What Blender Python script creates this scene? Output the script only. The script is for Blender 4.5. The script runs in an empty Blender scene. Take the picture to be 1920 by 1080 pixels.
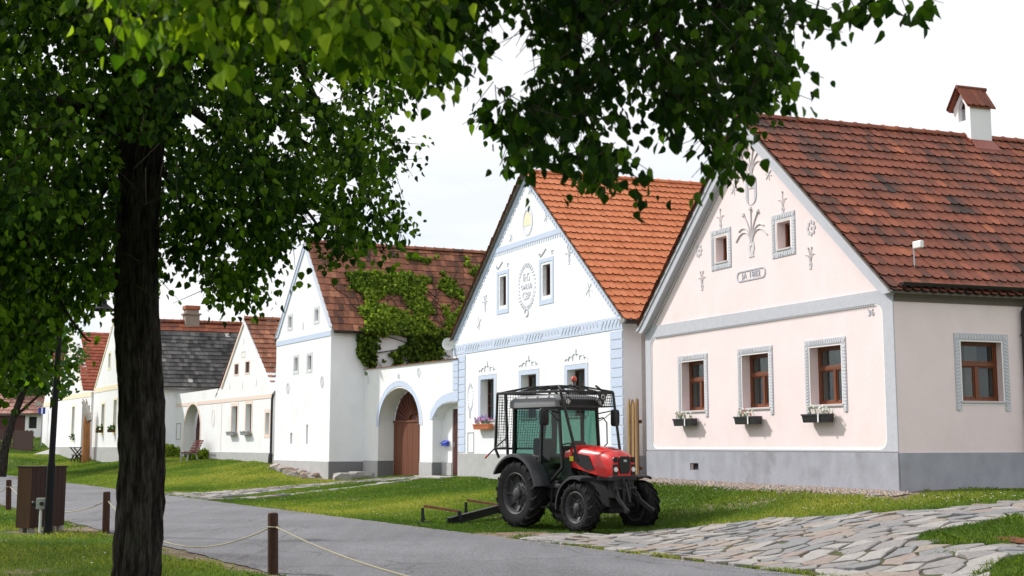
import bpy, bmesh, math, random
import numpy as np
from math import sin, cos, pi, radians, atan2, hypot
from mathutils import Vector, Matrix, noise
from mathutils.geometry import tessellate_polygon

SC = bpy.context.scene
COL = SC.collection
random.seed(7)
RNG = np.random.default_rng(11)

# ------------------------------------------------------------------ camera
EYE = 1.6
cam_d = bpy.data.cameras.new('camera')
cam_d.sensor_width = 36.0
cam_d.lens = 2350 * 36 / 1920
cam_d.clip_start = 0.1
cam_d.clip_end = 6000
cam_d.dof.use_dof = True
cam_d.dof.focus_distance = 24.0
cam_d.dof.aperture_fstop = 5.0
cam = bpy.data.objects.new('camera', cam_d)
COL.objects.link(cam)
cam.location = (0, 0, EYE)
cam.rotation_euler = (radians(90 + 7.155), 0, 0)
SC.camera = cam

# ------------------------------------------------------------------ light
SUNV = Vector((-0.246, 0.11, 0.235)).normalized()
sun_d = bpy.data.lights.new('sun', 'SUN')
sun_d.energy = 3.7
sun_d.angle = radians(3.0)
sun_d.color = (1.0, 0.965, 0.92)
sun = bpy.data.objects.new('sun', sun_d)
COL.objects.link(sun)
sun.rotation_euler = SUNV.to_track_quat('Z', 'Y').to_euler()
sun.location = (-40, 20, 40)

world = bpy.data.worlds.new('World')
SC.world = world
world.use_nodes = True
wn = world.node_tree.nodes; wl = world.node_tree.links
wn.clear()
w_out = wn.new('ShaderNodeOutputWorld')
w_sky = wn.new('ShaderNodeTexSky'); w_sky.sky_type = 'NISHITA'; w_sky.sun_disc = False
w_sky.sun_elevation = math.asin(SUNV.z)
w_sky.sun_rotation = atan2(SUNV.x, SUNV.y)
w_bg = wn.new('ShaderNodeBackground'); w_bg.inputs[1].default_value = 0.15
wl.new(w_sky.outputs[0], w_bg.inputs[0])
w_cl = wn.new('ShaderNodeBackground'); w_cl.inputs[1].default_value = 1.0
tc = wn.new('ShaderNodeTexCoord')
mp = wn.new('ShaderNodeMapping'); mp.inputs['Scale'].default_value = (1.4, 1.4, 5.5)
mp.inputs['Location'].default_value = (0.3, 0.2, 0.1)
wl.new(tc.outputs['Generated'], mp.inputs[0])
nz = wn.new('ShaderNodeTexNoise'); nz.inputs['Scale'].default_value = 2.2
nz.inputs['Detail'].default_value = 7; nz.inputs['Roughness'].default_value = 0.5
wl.new(mp.outputs[0], nz.inputs['Vector'])
cr = wn.new('ShaderNodeValToRGB')
cr.color_ramp.elements[0].position = 0.38; cr.color_ramp.elements[0].color = (0.60, 0.70, 0.86, 1)
cr.color_ramp.elements[1].position = 0.58; cr.color_ramp.elements[1].color = (1.0, 1.0, 1.01, 1)
wl.new(nz.outputs[0], cr.inputs[0])
# the cloud sheet is whiter higher up and greyer blue near the hills
sp = wn.new('ShaderNodeSeparateXYZ'); wl.new(tc.outputs['Generated'], sp.inputs[0])
mr = wn.new('ShaderNodeMapRange'); mr.inputs[1].default_value = 0.10; mr.inputs[2].default_value = 0.24
mr.clamp = True
wl.new(sp.outputs[2], mr.inputs[0])
mxc = wn.new('ShaderNodeMixRGB'); wl.new(mr.outputs[0], mxc.inputs[0])
wl.new(cr.outputs[0], mxc.inputs[1]); mxc.inputs[2].default_value = (1.0, 1.0, 1.01, 1)
mxd = wn.new('ShaderNodeMixRGB'); mxd.inputs[0].default_value = 0.12
wl.new(mxc.outputs[0], mxd.inputs[1]); wl.new(cr.outputs[0], mxd.inputs[2])
wl.new(mxd.outputs[0], w_cl.inputs[0])
w_mix = wn.new('ShaderNodeMixShader'); w_mix.inputs[0].default_value = 0.93
wl.new(w_bg.outputs[0], w_mix.inputs[1]); wl.new(w_cl.outputs[0], w_mix.inputs[2])
wl.new(w_mix.outputs[0], w_out.inputs[0])

SC.view_settings.view_transform = 'Standard'
SC.view_settings.look = 'None'
SC.view_settings.exposure = 0.15
SC.view_settings.gamma = 1.0
SC.view_settings.use_curve_mapping = False
SC.cycles.max_bounces = 6
SC.cycles.diffuse_bounces = 3
SC.cycles.transparent_max_bounces = 12
SC.cycles.use_denoising = True

# ------------------------------------------------------------------ materials
MATS = {}

def mat(name, color, rough=0.8, metal=0.0, var=0.0, var_scale=4.0, bump=0.0, bump_scale=40.0, spec=0.3,
        color2=None, coat=0.0, stain=None, attr=None, ramp=None, trans=None, stretch=None, emis=None):
    if name in MATS: return MATS[name]
    m = bpy.data.materials.new(name); m.use_nodes = True
    N = m.node_tree.nodes; L = m.node_tree.links
    b = N['Principled BSDF']
    b.inputs['Roughness'].default_value = rough
    b.inputs['Metallic'].default_value = metal
    b.inputs['Specular IOR Level'].default_value = spec
    b.inputs['Coat Weight'].default_value = coat
    geo = N.new('ShaderNodeNewGeometry')
    vec = geo.outputs['Position']
    if stretch:
        mpn = N.new('ShaderNodeMapping'); mpn.inputs['Scale'].default_value = stretch
        L.new(vec, mpn.inputs[0]); vec = mpn.outputs[0]
    col = N.new('ShaderNodeRGB'); col.outputs[0].default_value = (*color, 1); cur = col.outputs[0]
    if attr:
        at = N.new('ShaderNodeAttribute'); at.attribute_name = attr
        r = N.new('ShaderNodeValToRGB')
        els = ramp
        r.color_ramp.elements[0].position = els[0][0]; r.color_ramp.elements[0].color = (*els[0][1], 1)
        r.color_ramp.elements[1].position = els[-1][0]; r.color_ramp.elements[1].color = (*els[-1][1], 1)
        for p, c in els[1:-1]:
            e = r.color_ramp.elements.new(p); e.color = (*c, 1)
        L.new(at.outputs['Fac'], r.inputs[0]); cur = r.outputs[0]
    if color2 is not None or var > 0:
        n = N.new('ShaderNodeTexNoise'); n.inputs['Scale'].default_value = var_scale
        n.inputs['Detail'].default_value = 5; n.inputs['Roughness'].default_value = 0.6
        L.new(vec, n.inputs['Vector'])
        if color2 is not None:
            rr = N.new('ShaderNodeMapRange'); rr.inputs[1].default_value = 0.42; rr.inputs[2].default_value = 0.6
            L.new(n.outputs[0], rr.inputs[0])
            mx = N.new('ShaderNodeMixRGB'); L.new(rr.outputs[0], mx.inputs[0]); L.new(cur, mx.inputs[1])
            mx.inputs[2].default_value = (*color2, 1); cur = mx.outputs[0]
        if var > 0:
            rr = N.new('ShaderNodeMapRange'); rr.inputs[1].default_value = 0.3; rr.inputs[2].default_value = 0.7
            rr.inputs[3].default_value = 1 - var; rr.inputs[4].default_value = 1 + var
            n2 = N.new('ShaderNodeTexNoise'); n2.inputs['Scale'].default_value = var_scale * 3.1
            n2.inputs['Detail'].default_value = 4
            L.new(vec, n2.inputs['Vector']); L.new(n2.outputs[0], rr.inputs[0])
            hs = N.new('ShaderNodeHueSaturation'); L.new(rr.outputs[0], hs.inputs['Value']); L.new(cur, hs.inputs['Color'])
            cur = hs.outputs[0]
    if stain:
        # (colour, scale, threshold, strength) blotches of dirt
        sc_, sz, th, st = stain
        n = N.new('ShaderNodeTexNoise'); n.inputs['Scale'].default_value = sz; n.inputs['Detail'].default_value = 8
        n.inputs['Roughness'].default_value = 0.65
        L.new(geo.outputs['Position'], n.inputs['Vector'])
        rr = N.new('ShaderNodeMapRange'); rr.inputs[1].default_value = th; rr.inputs[2].default_value = th + 0.16
        rr.inputs[4].default_value = st; L.new(n.outputs[0], rr.inputs[0])
        mx = N.new('ShaderNodeMixRGB'); L.new(rr.outputs[0], mx.inputs[0]); L.new(cur, mx.inputs[1])
        mx.inputs[2].default_value = (*sc_, 1); cur = mx.outputs[0]
    L.new(cur, b.inputs['Base Color'])
    if bump > 0:
        n = N.new('ShaderNodeTexNoise'); n.inputs['Scale'].default_value = bump_scale; n.inputs['Detail'].default_value = 5
        L.new(vec, n.inputs['Vector'])
        bp = N.new('ShaderNodeBump'); bp.inputs['Strength'].default_value = bump; bp.inputs['Distance'].default_value = 0.02
        L.new(n.outputs[0], bp.inputs['Height']); L.new(bp.outputs[0], b.inputs['Normal'])
    if trans:
        tl = N.new('ShaderNodeBsdfTranslucent')
        mm = N.new('ShaderNodeMixRGB'); mm.blend_type = 'MULTIPLY'; mm.inputs[0].default_value = 1
        L.new(cur, mm.inputs[1]); mm.inputs[2].default_value = (*trans, 1); L.new(mm.outputs[0], tl.inputs[0])
        ad = N.new('ShaderNodeAddShader'); L.new(b.outputs[0], ad.inputs[0]); L.new(tl.outputs[0], ad.inputs[1])
        L.new(ad.outputs[0], N['Material Output'].inputs[0])
    if emis:
        b.inputs['Emission Color'].default_value = (*color, 1); b.inputs['Emission Strength'].default_value = emis
    MATS[name] = m
    return m

def glass_mat(name, tint, gloss=0.12):
    if name in MATS: return MATS[name]
    m = bpy.data.materials.new(name); m.use_nodes = True
    N = m.node_tree.nodes; L = m.node_tree.links; N.remove(N['Principled BSDF'])
    t = N.new('ShaderNodeBsdfTransparent'); t.inputs[0].default_value = (*tint, 1)
    g = N.new('ShaderNodeBsdfGlossy'); g.inputs['Roughness'].default_value = 0.03
    lw = N.new('ShaderNodeLayerWeight'); lw.inputs[0].default_value = 0.25
    mr_ = N.new('ShaderNodeMapRange'); mr_.inputs[3].default_value = gloss * 0.6; mr_.inputs[4].default_value = 0.75
    mr_.inputs[4].default_value = 0.22
    L.new(lw.outputs['Fresnel'], mr_.inputs[0])
    mx = N.new('ShaderNodeMixShader'); L.new(mr_.outputs[0], mx.inputs[0]); L.new(t.outputs[0], mx.inputs[1]); L.new(g.outputs[0], mx.inputs[2])
    L.new(mx.outputs[0], N['Material Output'].inputs[0])
    MATS[name] = m
    return m

GREY1 = (0.50, 0.51, 0.54)
M_pink = mat('pink_plaster', (0.86, 0.735, 0.735), 0.9, var=0.025, var_scale=.9, stretch=(1, 1, .6), bump=0.2, bump_scale=22, spec=0.1, stain=((0.62, 0.50, 0.47), 0.6, 0.54, 0.18))
M_white = mat('white_plaster', (0.86, 0.87, 0.90), 0.9, var=0.03, var_scale=.9, stretch=(1, 1, .5), bump=0.22, bump_scale=16, spec=0.1, stain=((0.60, 0.585, 0.57), 0.55, 0.54, 0.22))
M_limewash = mat('limewash_plaster', (0.87, 0.875, 0.885), 0.9, var=0.03, var_scale=.9, stretch=(1, 1, .5), bump=0.22, bump_scale=14, spec=0.1, stain=((0.60, 0.575, 0.53), 0.6, 0.54, 0.22))
M_plinth = mat('grey_plinth_plaster', (0.37, 0.375, 0.425), 0.9, var=0.10, var_scale=1.2, stretch=(1, 1, .6), bump=0.3, bump_scale=25, spec=0.1, stain=((0.2, 0.19, 0.19), 1.1, 0.56, 0.5))
M_plinth2 = mat('pale_plinth_plaster', (0.46, 0.455, 0.455), 0.9, var=0.07, var_scale=1.2, bump=0.3, bump_scale=25, spec=0.1, stain=((0.3, 0.29, 0.28), 1.1, 0.6, 0.4))
M_grey = mat('grey_trim_plaster', (0.52, 0.53, 0.58), 0.85, var=0.04, var_scale=3, bump=0.2, bump_scale=30, spec=0.1)
M_greydark = mat('dark_grey_trim', (0.30, 0.305, 0.32), 0.85, var=0.05, spec=0.1)
M_greylight = mat('light_grey_trim', (0.66, 0.665, 0.69), 0.85, var=0.03, spec=0.1)
M_blue = mat('pale_blue_trim', (0.57, 0.65, 0.81), 0.85, var=0.03, var_scale=3, spec=0.1)
M_orn = mat('faint_grey_relief', (0.64, 0.62, 0.635), 0.85, var=0.04, spec=0.1)
M_blued = mat('blue_grey_relief', (0.73, 0.75, 0.82), 0.85, var=0.03, spec=0.1)
M_wht = mat('white_relief', (0.88, 0.88, 0.9), 0.85, spec=0.1)
M_peach = mat('peach_trim', (0.83, 0.68, 0.60), 0.85, var=0.03, spec=0.1)
M_cream = mat('cream_yellow_trim', (0.87, 0.78, 0.58), 0.85, var=0.03, spec=0.1)
M_cove = mat('brown_cornice', (0.16, 0.135, 0.115), 0.8, var=0.06, var_scale=2, bump=0.2)
M_gutter = mat('black_gutter', (0.02, 0.02, 0.022), 0.4, spec=0.5)
M_zinc = mat('zinc_gutter', (0.30, 0.30, 0.32), 0.45, metal=0.6)
M_wframe = mat('varnished_brown_wood', (0.165, 0.045, 0.012), 0.35, var=0.12, var_scale=8, spec=0.5, stretch=(1, 1, 0.15))
M_wframe2 = mat('dark_red_wood', (0.07, 0.018, 0.013), 0.5, var=0.15, var_scale=8, spec=0.4, stretch=(1, 1, 0.15))
M_door = mat('brown_plank_wood', (0.155, 0.052, 0.026), 0.6, var=0.22, var_scale=5, bump=0.3, bump_scale=20, stretch=(1, 1, 0.06))
M_doord = mat('maroon_door_paint', (0.075, 0.018, 0.014), 0.55, var=0.12, var_scale=5, stretch=(1, 1, 0.1))
M_glass = glass_mat('window_glass', (0.62, 0.68, 0.66), 0.10)
M_cabglass = glass_mat('green_cab_glass', (0.30, 0.49, 0.43), 0.08)
M_curtain = mat('grey_curtain', (0.20, 0.21, 0.22), 0.9)
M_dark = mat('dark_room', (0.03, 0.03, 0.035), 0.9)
M_sill = mat('stone_sill', (0.52, 0.50, 0.50), 0.7)
T_OLD = [(0.0, (0.018, 0.010, 0.009)), (0.03, (0.018, 0.010, 0.009)), (0.04, (0.055, 0.040, 0.036)), (0.25, (0.13, 0.060, 0.045)), (0.5, (0.235, 0.078, 0.050)), (0.85, (0.30, 0.098, 0.058)), (1.0, (0.46, 0.15, 0.075))]  # in each tile ramp the lowest stops are the painted shade of the tail edges
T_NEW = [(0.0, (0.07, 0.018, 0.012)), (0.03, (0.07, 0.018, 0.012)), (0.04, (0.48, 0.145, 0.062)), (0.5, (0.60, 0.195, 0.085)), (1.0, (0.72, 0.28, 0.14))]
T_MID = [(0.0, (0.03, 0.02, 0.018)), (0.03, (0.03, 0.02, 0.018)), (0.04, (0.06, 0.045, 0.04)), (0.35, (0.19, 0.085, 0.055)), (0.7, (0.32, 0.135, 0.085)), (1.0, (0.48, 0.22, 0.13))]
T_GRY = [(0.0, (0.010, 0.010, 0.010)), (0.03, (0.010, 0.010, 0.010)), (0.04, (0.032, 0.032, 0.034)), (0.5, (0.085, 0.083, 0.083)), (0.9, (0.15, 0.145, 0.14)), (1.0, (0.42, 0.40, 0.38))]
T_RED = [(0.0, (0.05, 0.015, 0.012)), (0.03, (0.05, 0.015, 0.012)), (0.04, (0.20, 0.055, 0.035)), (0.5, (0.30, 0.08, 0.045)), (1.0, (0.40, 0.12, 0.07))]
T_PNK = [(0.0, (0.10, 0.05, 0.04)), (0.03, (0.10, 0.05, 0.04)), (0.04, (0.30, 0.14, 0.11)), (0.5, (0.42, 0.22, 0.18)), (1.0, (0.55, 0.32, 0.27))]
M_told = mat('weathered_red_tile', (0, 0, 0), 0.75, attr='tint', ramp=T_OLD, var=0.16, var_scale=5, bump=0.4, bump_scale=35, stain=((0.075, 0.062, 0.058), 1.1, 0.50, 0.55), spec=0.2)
M_tnew = mat('orange_tile', (0, 0, 0), 0.75, attr='tint', ramp=T_NEW, var=0.06, var_scale=4, bump=0.2, bump_scale=35, spec=0.2)
M_tmid = mat('lichened_brown_tile', (0, 0, 0), 0.85, attr='tint', ramp=T_MID, var=0.18, var_scale=4, bump=0.4, bump_scale=30, stain=((0.05, 0.045, 0.035), 0.7, 0.55, 0.6), spec=0.15)
M_tgry = mat('blackened_grey_tile', (0, 0, 0), 0.9, attr='tint', ramp=T_GRY, var=0.2, var_scale=4, bump=0.4, spec=0.15)
M_tred = mat('plain_red_tile', (0, 0, 0), 0.85, attr='tint', ramp=T_RED, var=0.1, var_scale=4, spec=0.15)
M_tpnk = mat('faded_pink_tile', (0, 0, 0), 0.85, attr='tint', ramp=T_PNK, var=0.12, var_scale=3, spec=0.15)

# ------------------------------------------------------------------ mesh helpers
def link(o, parent=None):
    COL.objects.link(o)
    if parent is not None: o.parent = parent
    return o

def tag(o, label=None, cat=None, group=None, kind=None):
    if label: o['label'] = label
    if cat: o['category'] = cat
    if group: o['group'] = group
    if kind: o['kind'] = kind
    return o

def empty(name, loc=(0, 0, 0), rz=0.0, label=None, cat=None, group=None, kind=None):
    o = bpy.data.objects.new(name, None); o.empty_display_size = 0.3
    COL.objects.link(o); o.location = loc; o.rotation_euler = (0, 0, rz)
    return tag(o, label, cat, group, kind)

class MB:
    """collects polygons and links them as one mesh object"""
    def __init__(s): s.v = []; s.f = []; s.t = []; s.m = []; s.mi = 0
    def poly(s, pts, tint=None):
        n = len(s.v); s.v.extend([tuple(p) for p in pts]); s.f.append(tuple(range(n, n + len(pts))))
        s.t.append(tint if tint is not None else 0.5); s.m.append(s.mi)
    def add(s, vs, fs, tint=0.5):
        n = len(s.v); s.v.extend([tuple(p) for p in vs])
        for f in fs: s.f.append(tuple(i + n for i in f)); s.t.append(tint); s.m.append(s.mi)
    def box(s, a, b, M=None, tint=0.5):
        x0, y0, z0 = a; x1, y1, z1 = b
        vs = [Vector(p) for p in ((x0,y0,z0),(x1,y0,z0),(x1,y1,z0),(x0,y1,z0),(x0,y0,z1),(x1,y0,z1),(x1,y1,z1),(x0,y1,z1))]
        if M is not None: vs = [M @ p for p in vs]
        s.add(vs, [(0,3,2,1),(4,5,6,7),(0,1,5,4),(1,2,6,5),(2,3,7,6),(3,0,4,7)], tint)
    def bar(s, p, q, w, h=None, up=(0, 0, 1)):
        p = Vector(p); q = Vector(q); d = (q - p); L = d.length; d.normalize(); h = h or w
        u = Vector(up)
        if abs(u.dot(d)) > 0.97: u = Vector((1, 0, 0))
        r = d.cross(u).normalized(); u = r.cross(d)
        vs = []
        for e in (p, q):
            for a, b in ((-1,-1),(1,-1),(1,1),(-1,1)): vs.append(e + r*a*w/2 + u*b*h/2)
        s.add(vs, [(3,2,1,0),(4,5,6,7),(0,1,5,4),(1,2,6,5),(2,3,7,6),(3,0,4,7)])
    def tube(s, pts, rad, n=8, cap=True, tint=0.5):
        pts = [Vector(p) for p in pts]; k = len(pts)
        if not hasattr(rad, '__len__'): rad = [rad] * k
        base = len(s.v); prev = None
        for i, p in enumerate(pts):
            d = (pts[min(i+1, k-1)] - pts[max(i-1, 0)])
            if d.length < 1e-9: d = Vector((0, 0, 1))
            d.normalize()
            if prev is None:
                a = Vector((0, 0, 1)) if abs(d.z) < 0.9 else Vector((1, 0, 0))
                r = d.cross(a).normalized()
            else:
                r = (prev - d * prev.dot(d)).normalized()
            prev = r; u = d.cross(r)
            for j in range(n):
                t = 2*pi*j/n; s.v.append(tuple(p + (r*cos(t) + u*sin(t))*rad[i]))
        for i in range(k-1):
            for j in range(n):
                a = base+i*n+j; b = base+i*n+(j+1) % n
                s.f.append((a, b, b+n, a+n)); s.t.append(tint); s.m.append(s.mi)
        if cap:
            s.f.append(tuple(base+j for j in reversed(range(n)))); s.t.append(tint); s.m.append(s.mi)
            s.f.append(tuple(base+(k-1)*n+j for j in range(n))); s.t.append(tint); s.m.append(s.mi)
    def lathe(s, prof, c=(0, 0, 0), axis='z', n=16, cap=False):
        """prof: (radius, height) list"""
        base = len(s.v); k = len(prof); c = Vector(c)
        for r, h in prof:
            for j in range(n):
                t = 2*pi*j/n
                if axis == 'z': p = Vector((r*cos(t), r*sin(t), h))
                elif axis == 'y': p = Vector((r*cos(t), h, r*sin(t)))
                else: p = Vector((h, r*cos(t), r*sin(t)))
                s.v.append(tuple(c+p))
        for i in range(k-1):
            for j in range(n):
                a = base+i*n+j; b = base+i*n+(j+1) % n
                s.f.append((a, b, b+n, a+n)); s.t.append(0.5); s.m.append(s.mi)
        if cap:
            s.f.append(tuple(base+j for j in range(n))); s.t.append(.5); s.m.append(s.mi)
            s.f.append(tuple(base+(k-1)*n+j for j in range(n))); s.t.append(.5); s.m.append(s.mi)
    def slab(s, outer, holes, F, d0, d1):
        """plate with holes in the plane of frame F, from depth d0 (front) to d1 (back)"""
        loops = [list(outer)] + [list(h) for h in holes]
        tris = tessellate_polygon([[Vector((u, z, 0)) for u, z in lp] for lp in loops])
        flat = [p for lp in loops for p in lp]
        n = len(flat); base = len(s.v)
        for d in (d0, d1):
            for u, z in flat: s.v.append(tuple(F(u, d, z)))
        for t in tris:
            s.f.append(tuple(base+i for i in t)); s.t.append(.5); s.m.append(s.mi)
            s.f.append(tuple(base+n+i for i in reversed(t))); s.t.append(.5); s.m.append(s.mi)
        o = 0
        for lp in loops:
            k = len(lp)
            for j in range(k):
                a = base+o+j; b = base+o+(j+1) % k
                s.f.append((a, b, b+n, a+n)); s.t.append(.5); s.m.append(s.mi)
            o += k
    def build(s, name, mats, parent=None, loc=None, smooth=False, tint=False, recalc=True, bevel=0.0, kind=None, label=None):
        me = bpy.data.meshes.new(name)
        me.from_pydata(s.v, [], s.f)
        if not isinstance(mats, (list, tuple)): mats = [mats]
        for m_ in mats: me.materials.append(m_)
        if len(mats) > 1: me.polygons.foreach_set('material_index', s.m)
        if tint:
            a = me.attributes.new('tint', 'FLOAT', 'FACE'); a.data.foreach_set('value', s.t)
        if recalc and len(s.f) < 60000:
            bm = bmesh.new(); bm.from_mesh(me); bmesh.ops.recalc_face_normals(bm, faces=bm.faces); bm.to_mesh(me); bm.free()
        if smooth:
            me.polygons.foreach_set('use_smooth', [True]*len(me.polygons))
            try: me.set_sharp_from_angle(angle=radians(40))
            except Exception: pass
        me.update()
        o = bpy.data.objects.new(name, me); link(o, parent)
        if loc is not None: o.location = loc
        if bevel > 0:
            b = o.modifiers.new('bevel', 'BEVEL'); b.width = bevel; b.segments = 2; b.limit_method = 'ANGLE'; b.angle_limit = radians(50)
        tag(o, label, None, None, kind)
        return o

def frame(O, ex, ey):
    O = Vector(O); ex = Vector(ex).normalized(); ey = Vector(ey).normalized(); ez = Vector((0, 0, 1))
    def F(u, d, z): return O + ex*u + ey*d + ez*z
    return F

def rect(u0, u1, z0, z1): return [(u0, z0), (u1, z0), (u1, z1), (u0, z1)]

def rrect(u0, u1, z0, z1, r, n=5):
    pts = []
    for cx, cz, a0 in ((u1-r, z0+r, -90), (u1-r, z1-r, 0), (u0+r, z1-r, 90), (u0+r, z0+r, 180)):
        for i in range(n+1):
            a = radians(a0 + 90*i/n); pts.append((cx + r*cos(a), cz + r*sin(a)))
    return pts

def ellipse(cu, cz, ru, rz_, n=28): return [(cu + ru*cos(2*pi*i/n), cz + rz_*sin(2*pi*i/n)) for i in range(n)]

def fast_mesh(name, verts, loops, nper, mat_, parent=None, tint=None, smooth=False, kind=None):
    """numpy mesh: verts (N,3), loops flat index array, nper verts per face (array or int)"""
    me = bpy.data.meshes.new(name)
    nv = len(verts); me.vertices.add(nv); me.vertices.foreach_set('co', np.asarray(verts, np.float32).ravel())
    loops = np.asarray(loops, np.int32).ravel()
    if np.isscalar(nper): cnt = np.full(len(loops)//nper, nper, np.int32)
    else: cnt = np.asarray(nper, np.int32)
    st = np.concatenate([[0], np.cumsum(cnt)[:-1]]).astype(np.int32)
    me.loops.add(len(loops)); me.loops.foreach_set('vertex_index', loops)
    me.polygons.add(len(cnt)); me.polygons.foreach_set('loop_start', st); me.polygons.foreach_set('loop_total', cnt)
    me.materials.append(mat_)
    if tint is not None:
        a = me.attributes.new('tint', 'FLOAT', 'FACE'); a.data.foreach_set('value', np.asarray(tint, np.float32))
    me.update(calc_edges=True); me.validate()
    if smooth: me.polygons.foreach_set('use_smooth', [True]*len(me.polygons))
    o = bpy.data.objects.new(name, me); link(o, parent); tag(o, kind=kind)
    return o

# ------------------------------------------------------------------ ground height
# street frame: s runs away along the road's far edge, d runs from that edge towards the houses
SD = (-0.507, 0.862); ND = (0.862, 0.507)
def sd2xy(s, d): return (SD[0]*s + ND[0]*d, 21.9 + SD[1]*s + ND[1]*d)
def xy2sd(x, y): return (SD[0]*x + SD[1]*(y-21.9), ND[0]*x + ND[1]*(y-21.9))

CTRL = [(6.74,22,.80),(3.21,29.9,.83),(2.75,31,.80),(1.2,34.2,.7),(-.48,37.8,.6),(-1.7,40.1,.6),(-3.7,43.6,.5),(-5.9,47.5,.4),(-6.8,47,.33),
        (-7.26,47.9,.45),(-9.9,52.3,.76),(-10.3,53.5,.86),(-13.7,59.4,.92),(-17,65,1.0),(-19.95,65.6,.87),(-24.4,73.4,.82),
        (-26.5,77,.82),(-29.4,82,.9),(5.1,25.7,.81),(4.3,27.5,.82),(5.9,23.8,.81),(9.4,23.2,.82),(14,25,.85),(20,28,1.0),(1.25,23.1,0),(2.4,24,.07),(0,25.5,0),(1.1,26.2,.06),(-1.2,28,.06),
        (2.7,22.9,.04),(4.25,21.4,.28),(6.1,19.6,.6),(8.05,19.85,.72),(12,20,.85),(5.6,13.8,.17),(5.4,17,.38),(9,15,.5),(12,12,.5),(7.5,9,.25),
        (-30,75,.95),(-33,80,1.1),(-36,92,2.0),(-31,90,2.0),(-45,100,2.3),(-22,100,2.0),(0,70,1.2),(15,45,1.0),(25,60,1.5),(-5,85,1.6),(-25,60,.3),(-32,66,.5),(-45,75,1.0),(-60,100,2.2)]
for s_, d_, z_ in ((10,2.5,.06),(18,3,.1),(25,3.2,.08),(33,3.2,.3),(40,3.5,.42),(48,3.5,.42),(56,3.5,.4),(62,4,.5),(10,5,.35),(18,5.2,.32),(24,5.2,.2),(40,5.5,.75)):
    x_, y_ = sd2xy(s_, d_); CTRL.append((x_, y_, z_))
for s_ in range(-20, 75, 8):
    x_, y_ = sd2xy(s_, 0.0); CTRL.append((x_, y_, 0.0))
    x_, y_ = sd2xy(s_, -8.0); CTRL.append((x_, y_, 0.0))
CP = np.array(CTRL, float)
def _U(r): return np.where(r > 1e-9, r*r*np.log(np.maximum(r, 1e-9)), 0.0)
_K = _U(np.hypot(CP[:, None, 0]-CP[None, :, 0], CP[:, None, 1]-CP[None, :, 1])) + np.eye(len(CP))*2.0
_P = np.c_[np.ones(len(CP)), CP[:, :2]]
_A = np.block([[_K, _P], [_P.T, np.zeros((3, 3))]])
_W = np.linalg.solve(_A, np.r_[CP[:, 2], 0, 0, 0])
def _ss(t): t = np.clip(t, 0, 1); return t*t*(3-2*t)
def gz(x, y):
    x = np.asarray(x, float); y = np.asarray(y, float)
    r = np.hypot(x[..., None]-CP[:, 0], y[..., None]-CP[:, 1])
    z = (_U(r) * _W[:-3]).sum(-1) + _W[-3] + _W[-2]*x + _W[-1]*y
    s = SD[0]*x + SD[1]*(y-21.9); d = ND[0]*x + ND[1]*(y-21.9)
    z = np.clip(z, 0, 2.4) * _ss((d-0.1)/1.6)
    R = np.hypot(x, y)
    far = _ss((R-95)/40)
    z = z*(1-far) + (2.2*_ss((d+2)/30))*far
    return z
def gz1(x, y): return float(gz(np.array([x]), np.array([y]))[0])

def pix(px, py, Z):
    """a point at horizontal distance Z ahead of the camera's spot (used only to lay things out by distance and bearing)"""
    t = radians(7.155); a = px-960; b = 540-py
    yy = cos(t)*2350 - sin(t)*b; zz = sin(t)*2350 + cos(t)*b
    return Vector((a*Z/yy, Z, EYE + zz*Z/yy))

# ================================================================== GROUND
def in_poly(x, y, poly):
    x = np.asarray(x); y = np.asarray(y); c = np.zeros(x.shape, bool); n = len(poly)
    for i in range(n):
        x0, y0 = poly[i]; x1, y1 = poly[(i+1) % n]
        if y0 == y1: continue
        k = (y0 > y) != (y1 > y)
        c ^= k & (x < (x1-x0)*(y-y0)/(y1-y0) + x0)
    return c

PAVE = [(0.05, 21.95), (0.55, 22.75), (1.3, 22.75), (2.7, 22.95), (4.28, 21.7), (5.1, 20.45), (6.0, 19.55), (6.75, 19.35), (8.01, 19.75), (11, 19.9), (13, 18), (13, 9),
        (7.7, 8.9), (6.3, 11.3), (3.66, 15.85), (2.58, 17.75)]
ISLAND = [(5.37, 17.0), (5.55, 17.2), (6.15, 17.48), (6.93, 17.74), (8.2, 17.8), (10, 17.5), (10, 15.6), (7.2, 15.6), (6.3, 15.72), (5.64, 15.98), (5.29, 16.42)]
CORNER = [(5.2, 14.6), (5.55, 14.94), (6.03, 15.04), (7.5, 14.9), (10, 14.6), (10, 9), (7.2, 9.8), (6.3, 12.2)]
PATH = [(-11.9, 41.6), (-10.4, 42.3), (-8.58, 44.2), (-6.3, 44.9), (-4.8, 44.4), (-3.3, 42.9), (-3.1, 42.0), (-3.9, 41.6), (-5.62, 42.4), (-7.14, 42.2), (-8.3, 39.8), (-9.1, 37.2)]
PATH2 = [(-9.1, 36.9), (-8.9, 37.6), (-5.3, 39.9), (-2.9, 41.2), (-2.6, 40.8), (-5.1, 39.2)]

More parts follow.
